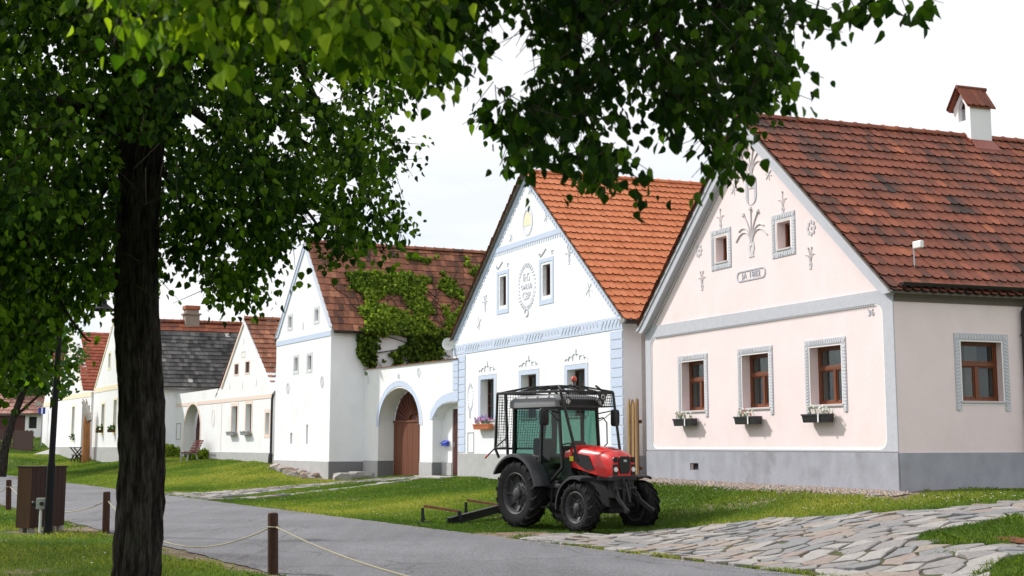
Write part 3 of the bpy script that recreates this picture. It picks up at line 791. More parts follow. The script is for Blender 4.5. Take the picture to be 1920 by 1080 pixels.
M_leafg = mat('box_plant_leaf', (0.07, 0.15, 0.03), 0.6, var=0.25, var_scale=30, trans=(1.0, 1.2, .6))
def sprig_plants(petals, heights, count, psize):
    def f(e, L_, H, seed):
        r = random.Random(seed)
        lf = MB(); groups = {}
        for k in range(count):
            x = r.uniform(-L_/2+.04, L_/2-.04); y = -.02-r.uniform(.02, .15); h = r.uniform(*heights)
            tx = x+r.uniform(-.08, .08); ty = y+r.uniform(-.1, .03); tz = H+h
            lf.tube([(x, y, H-.03), (tx, ty, tz)], .004, 4)
            for j in range(5):
                u = r.uniform(.2, 1); c = Vector((x+(tx-x)*u, y+(ty-y)*u, H-.03+(tz-H+.03)*u)); a = Vector((r.uniform(-1, 1), r.uniform(-1, 1), r.uniform(-.4, .7))).normalized()*r.uniform(.03, .055)
                s = a.cross(Vector((0, 0, 1)))*.35; lf.poly([c, c+a*.5+s, c+a, c+a*.5-s])
            if petals:
                m = r.choice(petals); g = groups.setdefault(m.name, (m, MB()))[1]
                n = Vector((r.uniform(-.5, .5), -1, r.uniform(-.1, .8))).normalized(); u = n.cross(Vector((0, 0, 1))).normalized(); v = n.cross(u); c = Vector((tx, ty, tz))
                for q in range(5):
                    a = 2*pi*q/5; g.poly([c, c+(u*cos(a-.5)+v*sin(a-.5))*psize*.8+n*.008, c+(u*cos(a)+v*sin(a))*psize, c+(u*cos(a+.5)+v*sin(a+.5))*psize*.8+n*.008])
        lf.build('leaves', M_leafg, e, recalc=False, kind='stuff')
        for m, g in groups.values(): g.build('petals', m, e, recalc=False, kind='stuff')
    return f
M_petw = mat('white_petal', (0.85, 0.83, 0.78), 0.7); M_petr = mat('red_petal', (0.65, 0.03, 0.02), 0.6); M_petp = mat('purple_petal', (0.16, 0.05, 0.40), 0.6); M_petk = mat('pink_petal', (0.75, 0.28, 0.55), 0.6)

# ---- roof tiling --------------------------------------------------
def tile_mesh(w, L_, tr, th, tint, name='tile'):
    b = MB(); n = 7; top = []
    for i in range(n):
        a = -1+2*i/(n-1); top.append((a*w/2*.975, tr*(1-math.sqrt(max(0, 1-a*a*.96))), th))
    top += [(w/2*.975, L_, 0.004), (-w/2*.975, L_, 0.004)]
    k = len(top); bot = [(x, y+.004, z-th-.004) for x, y, z in top[:n]]
    b.add(top+bot, [tuple(range(k))], tint); b.f += [(i, i+1, k+i+1, k+i) for i in range(n-1)]; b.t += [0.0]*(n-1); b.m += [0]*(n-1)  # tail edges tinted darkest, strengthening the shade lines between courses by colour
    return b

VAR = 12
def tile_roof(h, parent, E0, E1, R0, R1, m, tw, course, tintf, nind=0, two=True, tr=.082, seed=1, th=.034, name='tile', skip=None, flare=0.0):
    """beaver tail tiles between an eave line and a ridge line (local points); nearest visible ones are separate objects"""
    E0, E1, R0, R1 = map(Vector, (E0, E1, R0, R1))
    eu = (E1-E0); L_ = eu.length; eu.normalize(); up = (R0-E0); sh = up.dot(eu); up -= eu*sh; SL = up.length; ev = up.normalized(); n = eu.cross(ev).normalized()
    flip = n.z < 0
    if flip: n = -n
    r = random.Random(seed); out = []
    rows = int(SL/course)+1
    layers = ((0, -.048, .5, .0), (1, .0, .0, th*.8)) if two else ((1, 0, .5, 0),)
    MI = h.M
    for i in range(rows):
        for (ly, dv, du, dn) in layers:
            odd = (ly == 0) or (not two and i % 2)
            nn = int(L_/tw)+1
            for j in range(nn):
                u = (j*tw if (odd and j) else tw*(j+.5))-.03
                if u > L_+tw*.3: continue
                v = i*course+dv
                if v > SL-.02: continue
                TL = min(course+.06, SL-v)
                pos = E0+eu*(u+sh*v/SL)+ev*(v+r.uniform(-.012, .010)+(-.03 if r.random() < .012 else 0))+n*(.012+dn+r.uniform(-.003, .006))
                if skip and skip(u, v): continue
                out.append((pos, TL, tintf(u, v, r), r.uniform(-.035, .035)))
    B_ = Matrix((eu, ev, n)).transposed()
    items = []
    if nind:
        sc = []
        for q, it in enumerate(out):
            wp = MI @ it[0]; ang = abs(wp.x/max(wp.y, .1)); sc.append((0 if ang < .412 else 1, wp.length, q))
        sc.sort(); pick = set(q for _, _, q in sc[:nind])
        meshes = {}
        for q in sorted(pick):
            pos, TL, t, yaw = out[q]
            key = (int(t*VAR*.999), round(TL, 2))
            if key not in meshes:
                o = tile_mesh(tw, TL, tr, th, .05+.95*(key[0]+.5)/VAR).build(name, m, parent, tint=True, recalc=False); meshes[key] = o.data
            else: o = bpy.data.objects.new(name, meshes[key]); link(o, parent)
            o.matrix_local = Matrix.Translation(pos) @ (B_ @ Matrix.Rotation(yaw, 3, 'Z')).to_4x4()
    else: pick = set()
    b = MB()
    tv = {}
    for q, (pos, TL, t, yaw) in enumerate(out):
        if q in pick: continue
        k = round(TL, 2)
        if k not in tv: tv[k] = tile_mesh(tw, TL, tr, th, 0)
        M3 = B_ @ Matrix.Rotation(yaw, 3, 'Z')
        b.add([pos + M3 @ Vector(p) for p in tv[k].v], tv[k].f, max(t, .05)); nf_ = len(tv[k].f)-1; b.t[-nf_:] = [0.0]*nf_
    if b.f: b.build('remaining_tiles' if nind else 'roof_tiles', m, parent, tint=True, recalc=False, kind='stuff')

def ridge_tiles(h, parent, P0, P1, m, r0=.11, step=.36, tintf=None, seed=3):
    P0, P1 = Vector(P0), Vector(P1); d = (P1-P0); L_ = d.length; d.normalize(); side = d.cross(Vector((0, 0, 1))).normalized(); up = side.cross(d)
    r = random.Random(seed); n = int(L_/step)
    for k in range(n):
        b = MB(); c0 = P0+d*(k*step-.02); c1 = P0+d*((k+1)*step+.03)
        N_ = 9; ra, rb = r0*1.12, r0*.94; vs = []
        for c, rad in ((c0, ra), (c0+d*.04, ra), (c0+d*.05, r0), (c1, rb)):
            for i in range(N_):
                a = pi*i/(N_-1); vs.append(c+side*cos(a)*rad+up*(sin(a)*rad-.03))
        fs = []
        for q in range(3):
            for i in range(N_-1): fs.append((q*N_+i, q*N_+i+1, (q+1)*N_+i+1, (q+1)*N_+i))
        fs.append(tuple(range(N_)))
        t = tintf(r) if tintf else .6
        b.add(vs, fs, t); b.build('ridge_tile', m, parent, tint=True, smooth=True)

def gable_roof(h, w_r, w_l, z_er, z_el, w_a, z_a, y0, y1, over_r=.18, over_l=.18, mdeck=None, thick=.09):
    """deck of the roof as part 'roof'; returns it with the four slopes' corner points"""
    kr = (z_a-z_er)/(w_a-w_r); kl = (z_a-z_el)/(w_l-w_a)
    er = (w_r-over_r, z_er-kr*over_r); el = (w_l+over_l, z_el-kl*over_l)
    b = MB()
    for (we, ze) in (er, el):
        P = [h.F(we, y0, ze), h.F(we, y1, ze), h.F(w_a, y1, z_a), h.F(w_a, y0, z_a)]
        Q = [p-Vector((0, 0, thick)) for p in P]
        b.add(P+Q, [(0, 1, 2, 3), (7, 6, 5, 4), (0, 4, 5, 1), (3, 2, 6, 7), (0, 3, 7, 4), (1, 5, 6, 2)])
    o = b.build('roof', mdeck or M_cove, h.e)
    up = Vector((0, 0, .004))
    return o, (h.F(er[0], y0, er[1])+up, h.F(er[0], y1, er[1])+up, h.F(w_a, y0, z_a)+up, h.F(w_a, y1, z_a)+up), (h.F(el[0], y0, el[1])+up, h.F(el[0], y1, el[1])+up, h.F(w_a, y0, z_a)+up, h.F(w_a, y1, z_a)+up)

def gutter(h, P0, P1, r_, m, parent=None):
    P0, P1 = Vector(P0), Vector(P1); d = (P1-P0).normalized(); s = d.cross(Vector((0, 0, 1))).normalized(); b = MB(); N_ = 9; vs = []
    for c in (P0, P1):
        for rr in (r_, r_*.86):
            for i in range(N_):
                a = -pi*i/(N_-1); vs.append(c+s*cos(a)*rr+Vector((0, 0, sin(a)*rr)))
    fs = []
    for i in range(N_-1):
        fs += [(i, i+1, 2*N_+i+1, 2*N_+i), (N_+i, 3*N_+i, 3*N_+i+1, N_+i+1), (i, N_+i, N_+i+1, i+1), (2*N_+i, 2*N_+i+1, 3*N_+i+1, 3*N_+i)]
    fs += [(0, 2*N_, 3*N_, N_), (N_-1, 2*N_-1, 4*N_-1, 3*N_-1)]
    b.add(vs, fs); b.add([P0+s*cos(-pi*i/(N_-1))*r_+Vector((0, 0, sin(-pi*i/(N_-1))*r_)) for i in range(N_)], [tuple(range(N_))])
    return b.build('gutter', m, parent or h.e, smooth=True)

def clus(u, v, r, base, amp, sc, jit, seed=0):
    return min(1, max(0, base + amp*noise.noise(Vector((u*sc, v*sc, seed))) + r.uniform(-jit, jit)))

# ------------------------------------------------------------------ the pink house
A = House('pink_house', (6.74, 22.0), 24.1, -71, 0.82, 'pink plastered gabled house with grey trim, red tiled roof and number 36')
WN = [(1.45, 2.44), (3.73, 4.72), (6.12, 7.10)]
GB = -0.4
holesA = [rect(a, b, 2.37, 3.48) for a, b in WN] + [rect(5.16, 5.59, 5.56, 6.10), rect(2.92, 3.35, 5.53, 6.07), rect(6.40, 6.74, 1.06, 1.21)]
wA = wall(A, A.F, [(0, GB), (8.65, GB), (8.65, 4.42), (4.33, 8.40), (0, 4.42)], holesA, .42, M_pink, 'facade')
# inner border: pilasters and cornice in grey around the pink field
b = MB(); b.slab([(0.0, 1.49), (8.65, 1.49), (8.65, 4.32), (8.78, 4.42), (8.45, 4.40), (0.12, 4.36), (-.12, 4.42), (0.0, 4.2)], [rrect(0.27, 8.40, 1.52, 4.13, .2)], A.F, -0.022, -0.0005); b.build('plaster_border', M_grey, A.e)
b = MB(); b.slab(rrect(0.262, 8.408, 1.512, 4.138, .205), [rrect(0.30, 8.37, 1.55, 4.10, .18)], A.F, -0.012, -0.0006); b.build('panel_edge', M_rim, A.e)
b = MB()
n_ = 118
for k in range(n_): 
    w = .5+k*(7.7/n_); b.bar(A.F(w, -.018, 4.085), A.F(w+.03, -.018, 4.125), .022, .014, up=FN)
b.build('dotted_moulding', M_greydark, A.e)
b = MB(); b.slab([(0, GB), (8.65, GB), (8.65, 1.47), (0.0, 1.47)], [rect(6.40, 6.74, 1.06, 1.21)], A.F, -0.03, -0.0007); b.build('plinth', M_plinth, A.e)
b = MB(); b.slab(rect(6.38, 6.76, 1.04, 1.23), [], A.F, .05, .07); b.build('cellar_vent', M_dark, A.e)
for (a, c) in WN:
    window(A, A.F, a, c, 2.37, 3.48, .20, M_wframe)
    rope_frame(A, A.F, FN, a-.12, c+.12, 2.22, 3.61, .115, False)
for (a, c, e, f) in ((5.16, 5.59, 5.56, 6.10), (2.92, 3.35, 5.53, 6.07)):
    window(A, A.F, a+.0, c, e, f, .19, M_wframe, 'single', fw=.045, curtain=False, sill=True)
    rope_frame(A, A.F, FN, a-.17, c+.17, e-.17, f+.17, .11, True)
    plant_motif(A, A.F, FN, (a+c)/2, f+.17, .42, M_orn, 3, spread=.5)
plant_motif(A, A.F, FN, 4.24, 5.5, .98, M_orn, 7, spread=1.15, name='fan_plant_ornament')
plant_motif(A, A.F, FN, 2.30, 5.0, .42, M_orn, 4, spread=.5); plant_motif(A, A.F, FN, 6.16, 5.02, .42, M_orn, 4, spread=.5)
plant_motif(A, A.F, FN, 4.2, 6.95, .9, M_orn, 6, spread=1.0, name='fan_plant_ornament')
rosette(A, A.F, 6.27, 5.93, .16, M_orn); rosette(A, A.F, 2.25, 5.80, .16, M_orn)
star(A, A.F, FN, 3.59, 7.12, .12, M_orn, 3); star(A, A.F, FN, 4.85, 7.05, .12, M_orn, 3)
b = MB(); b.slab(rrect(4.02, 4.40, 6.6, 7.25, .18), [rrect(4.10, 4.32, 6.6, 7.15, .1)], A.F, -.014, -.001); b.build('niche_surround', M_grey, A.e)
# cartouche and house number
b = MB(); b.slab(rrect(3.77, 4.80, 5.02, 5.25, .11), [rrect(3.80, 4.77, 5.05, 5.22, .085)], A.F, -.014, -.001); ct = b.build('date_cartouche', M_grey, A.e)
text('lettering', 'JA 1882', A, A.F, 4.285, 5.132, .18, M_grey, ct, spacing=1.15)
text('house_number', '36', A, A.F, .60, 3.98, .17, M_grey, sx=1.1)
# rake mouldings: a projecting cornice on each edge of the gable
for sgn in (1, -1):
    if sgn > 0: out = [(-.20, 4.28), (-.02, 4.43), (4.33, 8.46)]; inn = [(4.33, 8.15), (.26, 4.38), (.08, 4.25)]
    else: out = [(8.85, 4.28), (8.67, 4.43), (4.33, 8.46)]; inn = [(4.33, 8.15), (8.39, 4.38), (8.57, 4.25)]
    b = MB(); b.slab(out+inn, [], A.F, -.16, -.001); b.build('rake_moulding', M_grey, A.e)
    b = MB(); o2 = [(p[0], p[1]+.0) for p in out]; q = .10
    i2 = [(4.33, 8.35), ((.06 if sgn > 0 else 8.59), 4.42), ((-.06 if sgn > 0 else 8.71), 4.32)]
    b.slab(o2+i2, [], A.F, -.185, -.162); b.build('verge_board', M_grey, A.e)
    b = MB()
    for k in range(78):
        t = k/78; w = (.40+3.85*t) if sgn > 0 else (8.25-3.85*t); z = 4.42+3.6*t - .02
        b.slab(ellipse(w, z, .020, .024, 6), [], A.F, -.012, -.001)
    b.build('dotted_moulding', M_greydark, A.e)
SA = A.S(0.0)
wall(A, SA, [(.42, GB), (14, GB), (14, 4.3), (.42, 4.3)], [rect(1.36, 2.30, 2.39, 3.47)], .42, M_pink, d0=.0)
b = MB(); b.slab([(-.0, GB), (14, GB), (14, 1.49), (-.0, 1.47)], [], SA, -.03, -.0007); b.build('plinth', M_plinth, A.e)
wall(A, A.S(8.65), [(.42, GB), (14, GB), (14, 4.3), (.42, 4.3)], [], .4, M_pink, d0=-.4)
SN = Vector((A.ey.y, -A.ey.x, 0))
window(A, SA, 1.36, 2.30, 2.39, 3.47, .16, M_wframe, 'cross')
def SAm(t, d, z): return SA(t, d, z)
rope_frame(A, SAm, SN, 1.24, 2.42, 2.22, 3.60, .115, False)
b = MB(); prof = [(.02, 4.13), (.02, 4.20), (.10, 4.30), (.16, 4.40), (.16, 4.44)]
for i in range(len(prof)-1):
    (o0, z0_), (o1, z1_) = prof[i], prof[i+1]; b.poly([SA(.0, -o0, z0_), SA(14, -o0, z0_), SA(14, -o1, z1_), SA(.0, -o1, z1_)])
b.poly([SA(0, -.02, 4.13), SA(14, -.02, 4.13), SA(14, 0, 4.13), SA(0, 0, 4.13)]); b.poly([SA(0, 0, 4.13)]+[SA(0, -o, z) for o, z in prof]+[SA(0, 0, 4.44)])
b.build('eaves_cornice', M_cove, A.e)
gutter(A, SA(.02, -.235, 4.44), SA(14, -.235, 4.44), .06, M_gutter)
b = MB(); b.tube([SA(2.76, -.235, 4.38), SA(2.76, -.2, 4.2), SA(2.74, -.08, 4.02), SA(2.74, -.07, 1.0), SA(2.74, -.07, .85)], .05, 10); 
for z in (3.6, 2.2, 1.2): b.lathe([(.055, z-.82-.02), (.062, z-.82-.02), (.062, z-.82+.02), (.055, z-.82+.02)], SA(2.74, -.07, .82), n=10)
b.build('downpipe', M_gutter, A.e, smooth=True)
rfA, rtA, ltA = gable_roof(A, 0, 8.65, 4.46, 4.46, 4.33, 8.50, -.19, 14.0, .17, .03, thick=.05)
tA = lambda u, v, r: clus(u, v, r, .55, .45, 1.6, .24, 1)
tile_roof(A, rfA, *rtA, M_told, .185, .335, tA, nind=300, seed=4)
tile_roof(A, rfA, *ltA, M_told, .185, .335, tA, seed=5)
ridge_tiles(A, rfA, A.F(4.33, -.2, 8.545), A.F(4.33, 14, 8.545), M_told, tintf=lambda r: r.uniform(.5, .95))
# finial on the ridge end
b = MB(); b.lathe([(.03, 0), (.022, .12), (.022, .2), (.06, .24), (.075, .28), (.06, .32), (.02, .36), (.016, .5), (.035, .53), (.016, .56), (.012, .72), (.001, .78)], A.F(4.33, .15, 8.66), n=10)
b.bar(A.F(4.45, .15, 9.14), A.F(4.21, .15, 9.14), .02, .02); fo = b.build('finial', M_gutter, rfA, smooth=True)
# chimney: white, little saddle roof, pointed flue opening
cy0, cy1 = 5.55, 6.12; cw0, cw1 = 4.08, 4.58
ch = MB(); ch.slab([(cw0, 8.3), (cw1, 8.3), (cw1, 9.24), ((cw0+cw1)/2, 9.56), (cw0, 9.24)], [[(cw0+.14, 8.90), (cw1-.14, 8.90), (cw1-.14, 9.24), ((cw0+cw1)/2, 9.43), (cw0+.14, 9.24)]], A.F, cy0, cy0+.1)
ch.slab([(cw0, 8.3), (cw1, 8.3), (cw1, 9.24), ((cw0+cw1)/2, 9.56), (cw0, 9.24)], [], A.F, cy1-.1, cy1)
for w_ in (cw0, cw1-.08): ch.slab([(w_, 8.3), (w_+.08, 8.3), (w_+.08, 9.24), (w_, 9.24)], [], A.F, cy0+.1, cy1-.1)
cho = ch.build('chimney', M_white, rfA)
ch = MB(); cm = (cw0+cw1)/2
for s_ in (-1, 1):
    P = [A.F(cm, cy0-.1, 9.67), A.F(cm, cy1+.1, 9.67), A.F(cm+s_*.30, cy1+.1, 9.20), A.F(cm+s_*.30, cy0-.1, 9.20)]
    Q = [p-Vector((0, 0, .04)) for p in P]; ch.add(P+Q, [(0, 1, 2, 3), (7, 6, 5, 4), (0, 4, 5, 1), (1, 5, 6, 2), (2, 6, 7, 3), (3, 7, 4, 0)], .6)
for s_ in (-1, 1):
    for j in range(4):
        pos = A.F(cm+s_*.32, cy0-.06+j*.17, 9.18); eu = A.ey; ev = (A.F(cm, 0, 9.67)-A.F(cm+s_*.32, 0, 9.17)).normalized(); nn_ = eu.cross(ev)
        if nn_.z < 0: nn_ = -nn_
        B3 = Matrix((eu, ev, nn_)).transposed(); tm = tile_mesh(.17, .58, .06, .016, 0)
        ch.add([pos+nn_*.02+B3 @ Vector(p) for p in tm.v], tm.f, random.uniform(.4, .9))
ch.tube([A.F(cm, cy0-.12, 9.69), A.F(cm, cy1+.12, 9.69)], .05, 8, tint=.4)
ch.build('chimney_cap', M_told, rfA, tint=True, recalc=False)
b = MB(); M_flash = mat('red_copper_flashing', (0.30, 0.075, 0.05), 0.45, spec=.5)
for d_ in (-1, 1):
    b.poly([A.F(cm, cy0-.02, 8.86), A.F(cm, cy1+.02, 8.86), A.F(cm-d_*.72, cy1+.08, 8.06), A.F(cm-d_*.72, cy0-.12, 8.06)]) if d_ == 1 else None
P = [A.F(cw0-.01, cy0-.01, 8.40), A.F(cw0-.01, cy1+.01, 8.40), A.F(cw0-.20, cy1+.05, 8.15), A.F(cw0-.20, cy0-.05, 8.15)]
b = MB(); b.add([p+Vector((0, 0, .03)) for p in P]+P, [(0, 1, 2, 3), (0, 4, 5, 1), (2, 6, 7, 3), (3, 7, 4, 0), (1, 5, 6, 2)])
b.slab([(cw0-.015, 8.3), (cw1+.015, 8.3), (cw1+.015, 8.45), (cm, 8.60), (cw0-.015, 8.42)], [], A.F, cy0-.03, cy0-.005)
b.build('flashing', M_flash, rfA)
# small white device on a pole on the roof
M_wplast = mat('white_plastic', (0.8, 0.8, 0.8), 0.35, spec=.5); M_steel = mat('galvanised_steel', (0.45, 0.46, 0.48), 0.35, metal=.8)
e = empty('roof_antenna', A.M @ (A.F(.30, .72, 4.75)), A.a-pi/2, 'white box antenna on a short pole standing on the red roof above the gutter', 'antenna')
b = MB(); b.tube([(0, 0, -.02), (0, 0, .52)], .014, 8); b.build('pole', M_steel, e); b = MB(); b.box((.02, -.05, .38), (.24, .03, .52)); b.build('housing', M_wplast, e, bevel=.02)
b = MB(); b.box((-.04, -.04, -.03), (.04, .04, .0)); b.build('bracket', M_steel, e)
# window boxes
GRP = 'black flower boxes under the windows of the pink house'
for k, (wc, lb) in enumerate(((2.05, 'black flower box under the pink house window nearest the house corner'), (4.33, 'black flower box under the middle window of the pink house'), (6.75, 'black flower box under the pink house window furthest from the corner'))):
    M4 = A.M @ Matrix.Translation(A.F(wc, -.03, 2.03))
    planter('flower_box', M4, .78, M_gutter, lb, GRP, sprig_plants([M_petw, M_petw, M_petr] if k else [M_petw], (.03, .16), 22, .03), 10+k)

# ------------------------------------------------------------------ the white house with blue trim
Bh = House('blue_trimmed_house', (2.75, 31.0), 26.0, -71, 0.75, 'white gabled house with pale blue trim and bright orange tiled roof behind the tractor')
W2 = [(1.92, 2.88), (4.70, 5.66), (7.50, 8.46)]
G2 = [(3.85, 4.32), (6.68, 7.12)]
APX = 5.30
wall(Bh, Bh.F, [(0, .0), (10.15, .0), (10.15, 4.30), (10.6, 4.30), (10.6, 4.95), (APX, 9.42), (0, 4.85)], [rect(a, b, 2.36, 3.60) for a, b in W2]+[rect(a, b, 5.74, 6.62) for a, b in G2], .5, M_white, 'facade')
for a, c in W2:
    window(Bh, Bh.F, a, c, 2.36, 3.60, .22, M_wframe2, 'bars', fw=.07)
    b = MB(); t = .13; b.slab([(a-t, 2.36), (a-t, 3.73), (c+t, 3.73), (c+t, 2.36), (c, 2.36), (c, 3.60), (a, 3.60), (a, 2.36)], [], Bh.F, -.014, -.001); so = b.build('window_surround', M_blue, Bh.e)
    b = MB(); b.slab([(a-t-.02, 2.36), (a-t-.02, 3.75), (c+t+.02, 3.75), (c+t+.02, 2.36), (c+t, 2.36), (c+t, 3.73), (a-t, 3.73), (a-t, 2.36)], [], Bh.F, -.02, -.001); b.build('surround_edge', M_wht, so)
    b = MB(); wc = (a+c)/2
    pts = []
    for i in range(25):
        u = i/24*2-1; pts.append(Bh.F(wc+u*.62, -.01, 3.83+.16*(1-abs(u))+.05*abs(sin(u*9))))
    b.tube(pts, .012, 5); b.tube([Bh.F(wc, -.01, 3.98), Bh.F(wc, -.01, 4.14)], [.03, .012], 5)
    for u in (-.45, -.2, .2, .45): b.tube([Bh.F(wc+u, -.01, 3.84), Bh.F(wc+u*.9, -.01, 3.96)], .014, 5)
    b.build('crest_ornament', M_blued, Bh.e, smooth=True)
for a, c in G2:
    window(Bh, Bh.F, a, c, 5.74, 6.62, .12, M_wframe2, 'single', fw=.07, curtain=False, sill=False)
    b = MB(); b.slab(rect(a-.19, c+.19, 5.50, 6.80), [rect(a-.09, c+.09, 5.64, 6.69)], Bh.F, -.014, -.001); b.build('window_surround', M_blue, Bh.e)
    b = MB(); wc = (a+c)/2
    b.tube([Bh.F(wc+u*.38, -.01, 6.88+.2*(1-abs(u))**1.3) for u in [i/8-1 for i in range(17)]], .016, 5)
    for s_ in (-1, 1): b.tube([Bh.F(wc+s_*(.38-.05*sin(i*.8)), -.01, 6.93-.05*cos(i*.8)) for i in range(7)], .014, 5)
    b.build('crest_ornament', M_blued, Bh.e, smooth=True)
# frieze with waves
b = MB(); b.slab(rect(0, 10.6, 4.48, 4.80), [], Bh.F, -.016, -.001); fr = b.build('frieze', M_blue, Bh.e)
b = MB()
n_ = 58
for k in range(n_):
    w0_ = .12+k*(10.35/n_); sg = 1 if (k//6) % 2 else -1
    b.tube([Bh.F(w0_+sg*(.09*u)+.02*sin(u*6), -.019, 4.53+.22*u) for u in [i/6 for i in range(7)]], .013, 4)
    b.tube([Bh.F(w0_+sg*.09+.03*cos(a), -.019, 4.735+.02*sin(a)) for a in [i*.9 for i in range(6)]], .009, 4)
b.build('wave_relief', M_wht, fr, smooth=True)
# quoins, each block a piece
qm = None
for (w0_, w1_) in ((.0, .60), (9.62, 10.15)):
    n_ = 13
    for k in range(n_):
        z1_ = 4.44-k*.237; z0_ = z1_-.205
        if z0_ < 1.36: break
        b = MB(); b.slab(rect(w0_+.01, w1_-.0, z0_, z1_), [], Bh.F, -.02, -.001); b.build('quoin_block', M_blue, Bh.e)
b = MB(); b.slab([(0, .0), (10.15, .0), (10.15, 1.35), (0, 1.35)], [], Bh.F, -.025, -.0007); b.build('plinth', M_plinth2, Bh.e)
b = MB(); b.slab([(3.0, 7.38), (7.75, 7.38), (7.60, 7.53), (3.15, 7.53)], [], Bh.F, -.016, -.001)
for k in range(34):
    w = 3.1+k*.137; b.slab([(w, 7.381), (w+.07, 7.381), (w+.045, 7.27), (w+.02, 7.27)], [], Bh.F, -.012, -.001)
b.build('fringed_band', M_blue, Bh.e)
for sgn in (1, -1):
    ze = 4.85 if sgn > 0 else 4.95; we = 0 if sgn > 0 else 10.6
    def pt(t, off): # t along the rake from the eave, off inward
        L0 = Vector((APX-we, 9.42-ze)); n0 = Vector((L0.y, -L0.x)).normalized()*(1 if sgn > 0 else -1); q = Vector((we, ze))+L0*t+n0*off; return (q.x, q.y)
    b = MB(); b.slab([pt(0, 0), pt(1, 0), pt(.97, .14), pt(.02, .14)], [], Bh.F, -.03, -.001)
    n_ = 46
    for k in range(1, n_-1):
        t = k/n_; b.slab([pt(t, .141), pt(t+.012, .141), pt(t+.01, .24), pt(t-.003, .235)], [], Bh.F, -.014, -.001)
    b.build('fringed_rake_trim', M_blue, Bh.e)
    b = MB(); b.slab([pt(-.03, -.012), pt(1.0, -.012), pt(1, 0), pt(-.02, 0)], [], Bh.F, -.10, -.001); b.build('verge_board', M_wframe2 if sgn < 0 else M_blue, Bh.e)
# ornaments
b = MB(); oc, oz = 5.32, 6.14
for k in range(34):
    a = 2*pi*k/34; b.bar(Bh.F(oc+cos(a)*.46, -.008, oz+sin(a)*.56), Bh.F(oc+cos(a+.14)*.58, -.008, oz+sin(a+.14)*.69), .045, .012, up=FN)
b.tube([Bh.F(oc+cos(a)*.11, -.01, 5.38+sin(a)*.11) for a in [i*.5 for i in range(12)]], .018, 5)
ov = b.build('oval_wreath_ornament', M_blued, Bh.e)
text('lettering', 'IHS', Bh, Bh.F, oc, 6.40, .34, M_blued, ov, sx=.9); text('lettering', 'OMLUB', Bh, Bh.F, oc, 6.13, .21, M_blued, ov); text('lettering', 'CBP', Bh, Bh.F, oc, 5.86, .32, M_blued, ov, sx=.9)
b = MB(); b.slab(ellipse(5.25, 8.02, .34, .42, 20), [ellipse(5.25, 8.02, .25, .33, 20)], Bh.F, -.014, -.001); nb = b.build('niche_surround', M_blued, Bh.e)
b = MB(); b.slab([(5.02, 7.9), (5.48, 7.9), (5.48, 8.1), (5.38, 8.25), (5.25, 8.3), (5.12, 8.25), (5.02, 8.1)], [], Bh.F, -.008, -.001); b.build('niche_panel', M_cream, nb)
for (w, z, r) in ((1.70, 5.65, .2), (8.6, 5.35, .2), (4.1, 7.95, .13), (6.35, 7.7, .13), (5.1, 8.9, .12)): star(Bh, Bh.F, FN, w, z, r, M_blued, 3)
for (w, z) in ((2.75, 6.75), (8.15, 5.98)): plant_motif(Bh, Bh.F, FN, w, z-.3, .5, M_blued, 4, spread=.7)
b = MB()
for k in range(20):
    a = 2*pi*k/20; b.bar(Bh.F(9.25+cos(a)*.16, -.008, 3.1+sin(a)*.34), Bh.F(9.25+cos(a+.2)*.24, -.008, 3.1+sin(a+.2)*.44), .035, .012, up=FN)
b.tube([Bh.F(9.25, -.01, 2.66), Bh.F(9.25, -.01, 2.45)], .02, 5); b.build('wreath_ornament', M_blued, Bh.e)
b = MB(); b.slab(rect(8.95, 9.42, 1.37, 2.0), [rect(8.97, 9.40, 1.39, 1.98)], Bh.F, -.012, -.001); b.build('meter_hatch', M_greydark, Bh.e)
SB = Bh.S(0.0); M_shadow_w = mat('shaded_roughcast', (0.50, 0.49, 0.49), 0.95, var=.08, var_scale=1.4, bump=.5, bump_scale=20, spec=.1, stain=((.3, .29, .28), .9, .55, .5))  # grey carries the shade of the side walls, darker than the white front
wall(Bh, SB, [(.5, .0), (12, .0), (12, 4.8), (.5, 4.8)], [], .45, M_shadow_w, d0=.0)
b = MB(); b.slab([(.0, .0), (12, .0), (12, 1.35), (.0, 1.35)], [], SB, -.025, -.0007); b.build('plinth', M_plinth, Bh.e)
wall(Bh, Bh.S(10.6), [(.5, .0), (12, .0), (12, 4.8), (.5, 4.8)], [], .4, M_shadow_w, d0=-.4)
rfB, rtB, ltB = gable_roof(Bh, 0, 10.6, 4.90, 5.0, APX, 9.46, -.12, 12.0, .32, .03, thick=.05)
tB = lambda u, v, r: clus(u, v, r, .5, .35, .35, .16, 5)
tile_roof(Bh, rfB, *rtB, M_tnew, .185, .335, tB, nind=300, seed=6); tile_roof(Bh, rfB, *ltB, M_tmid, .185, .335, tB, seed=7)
ridge_tiles(Bh, rfB, Bh.F(APX, -.12, 9.50), Bh.F(APX, 12, 9.50), M_tnew, tintf=lambda r: r.uniform(.2, .8))
gutter(Bh, SB(-.1, -.40, 4.66), SB(12, -.40, 4.66), .07, M_gutter)
b = MB(); b.tube([SB(.9, -.40, 4.58), SB(.9, -.36, 4.45), SB(.9, -.12, 4.25), SB(.9, -.10, 1.2)], .045, 8); b.build('downpipe', M_gutter, Bh.e, smooth=True)
b = MB(); M_board = mat('grey_eaves_board', (.28, .27, .26), .8, var=.1); b.slab([(-.10, 4.60), (12, 4.60), (12, 4.70), (-.10, 4.70)], [], SB, -.33, -.02); b.build('eaves_board', M_board, Bh.e)
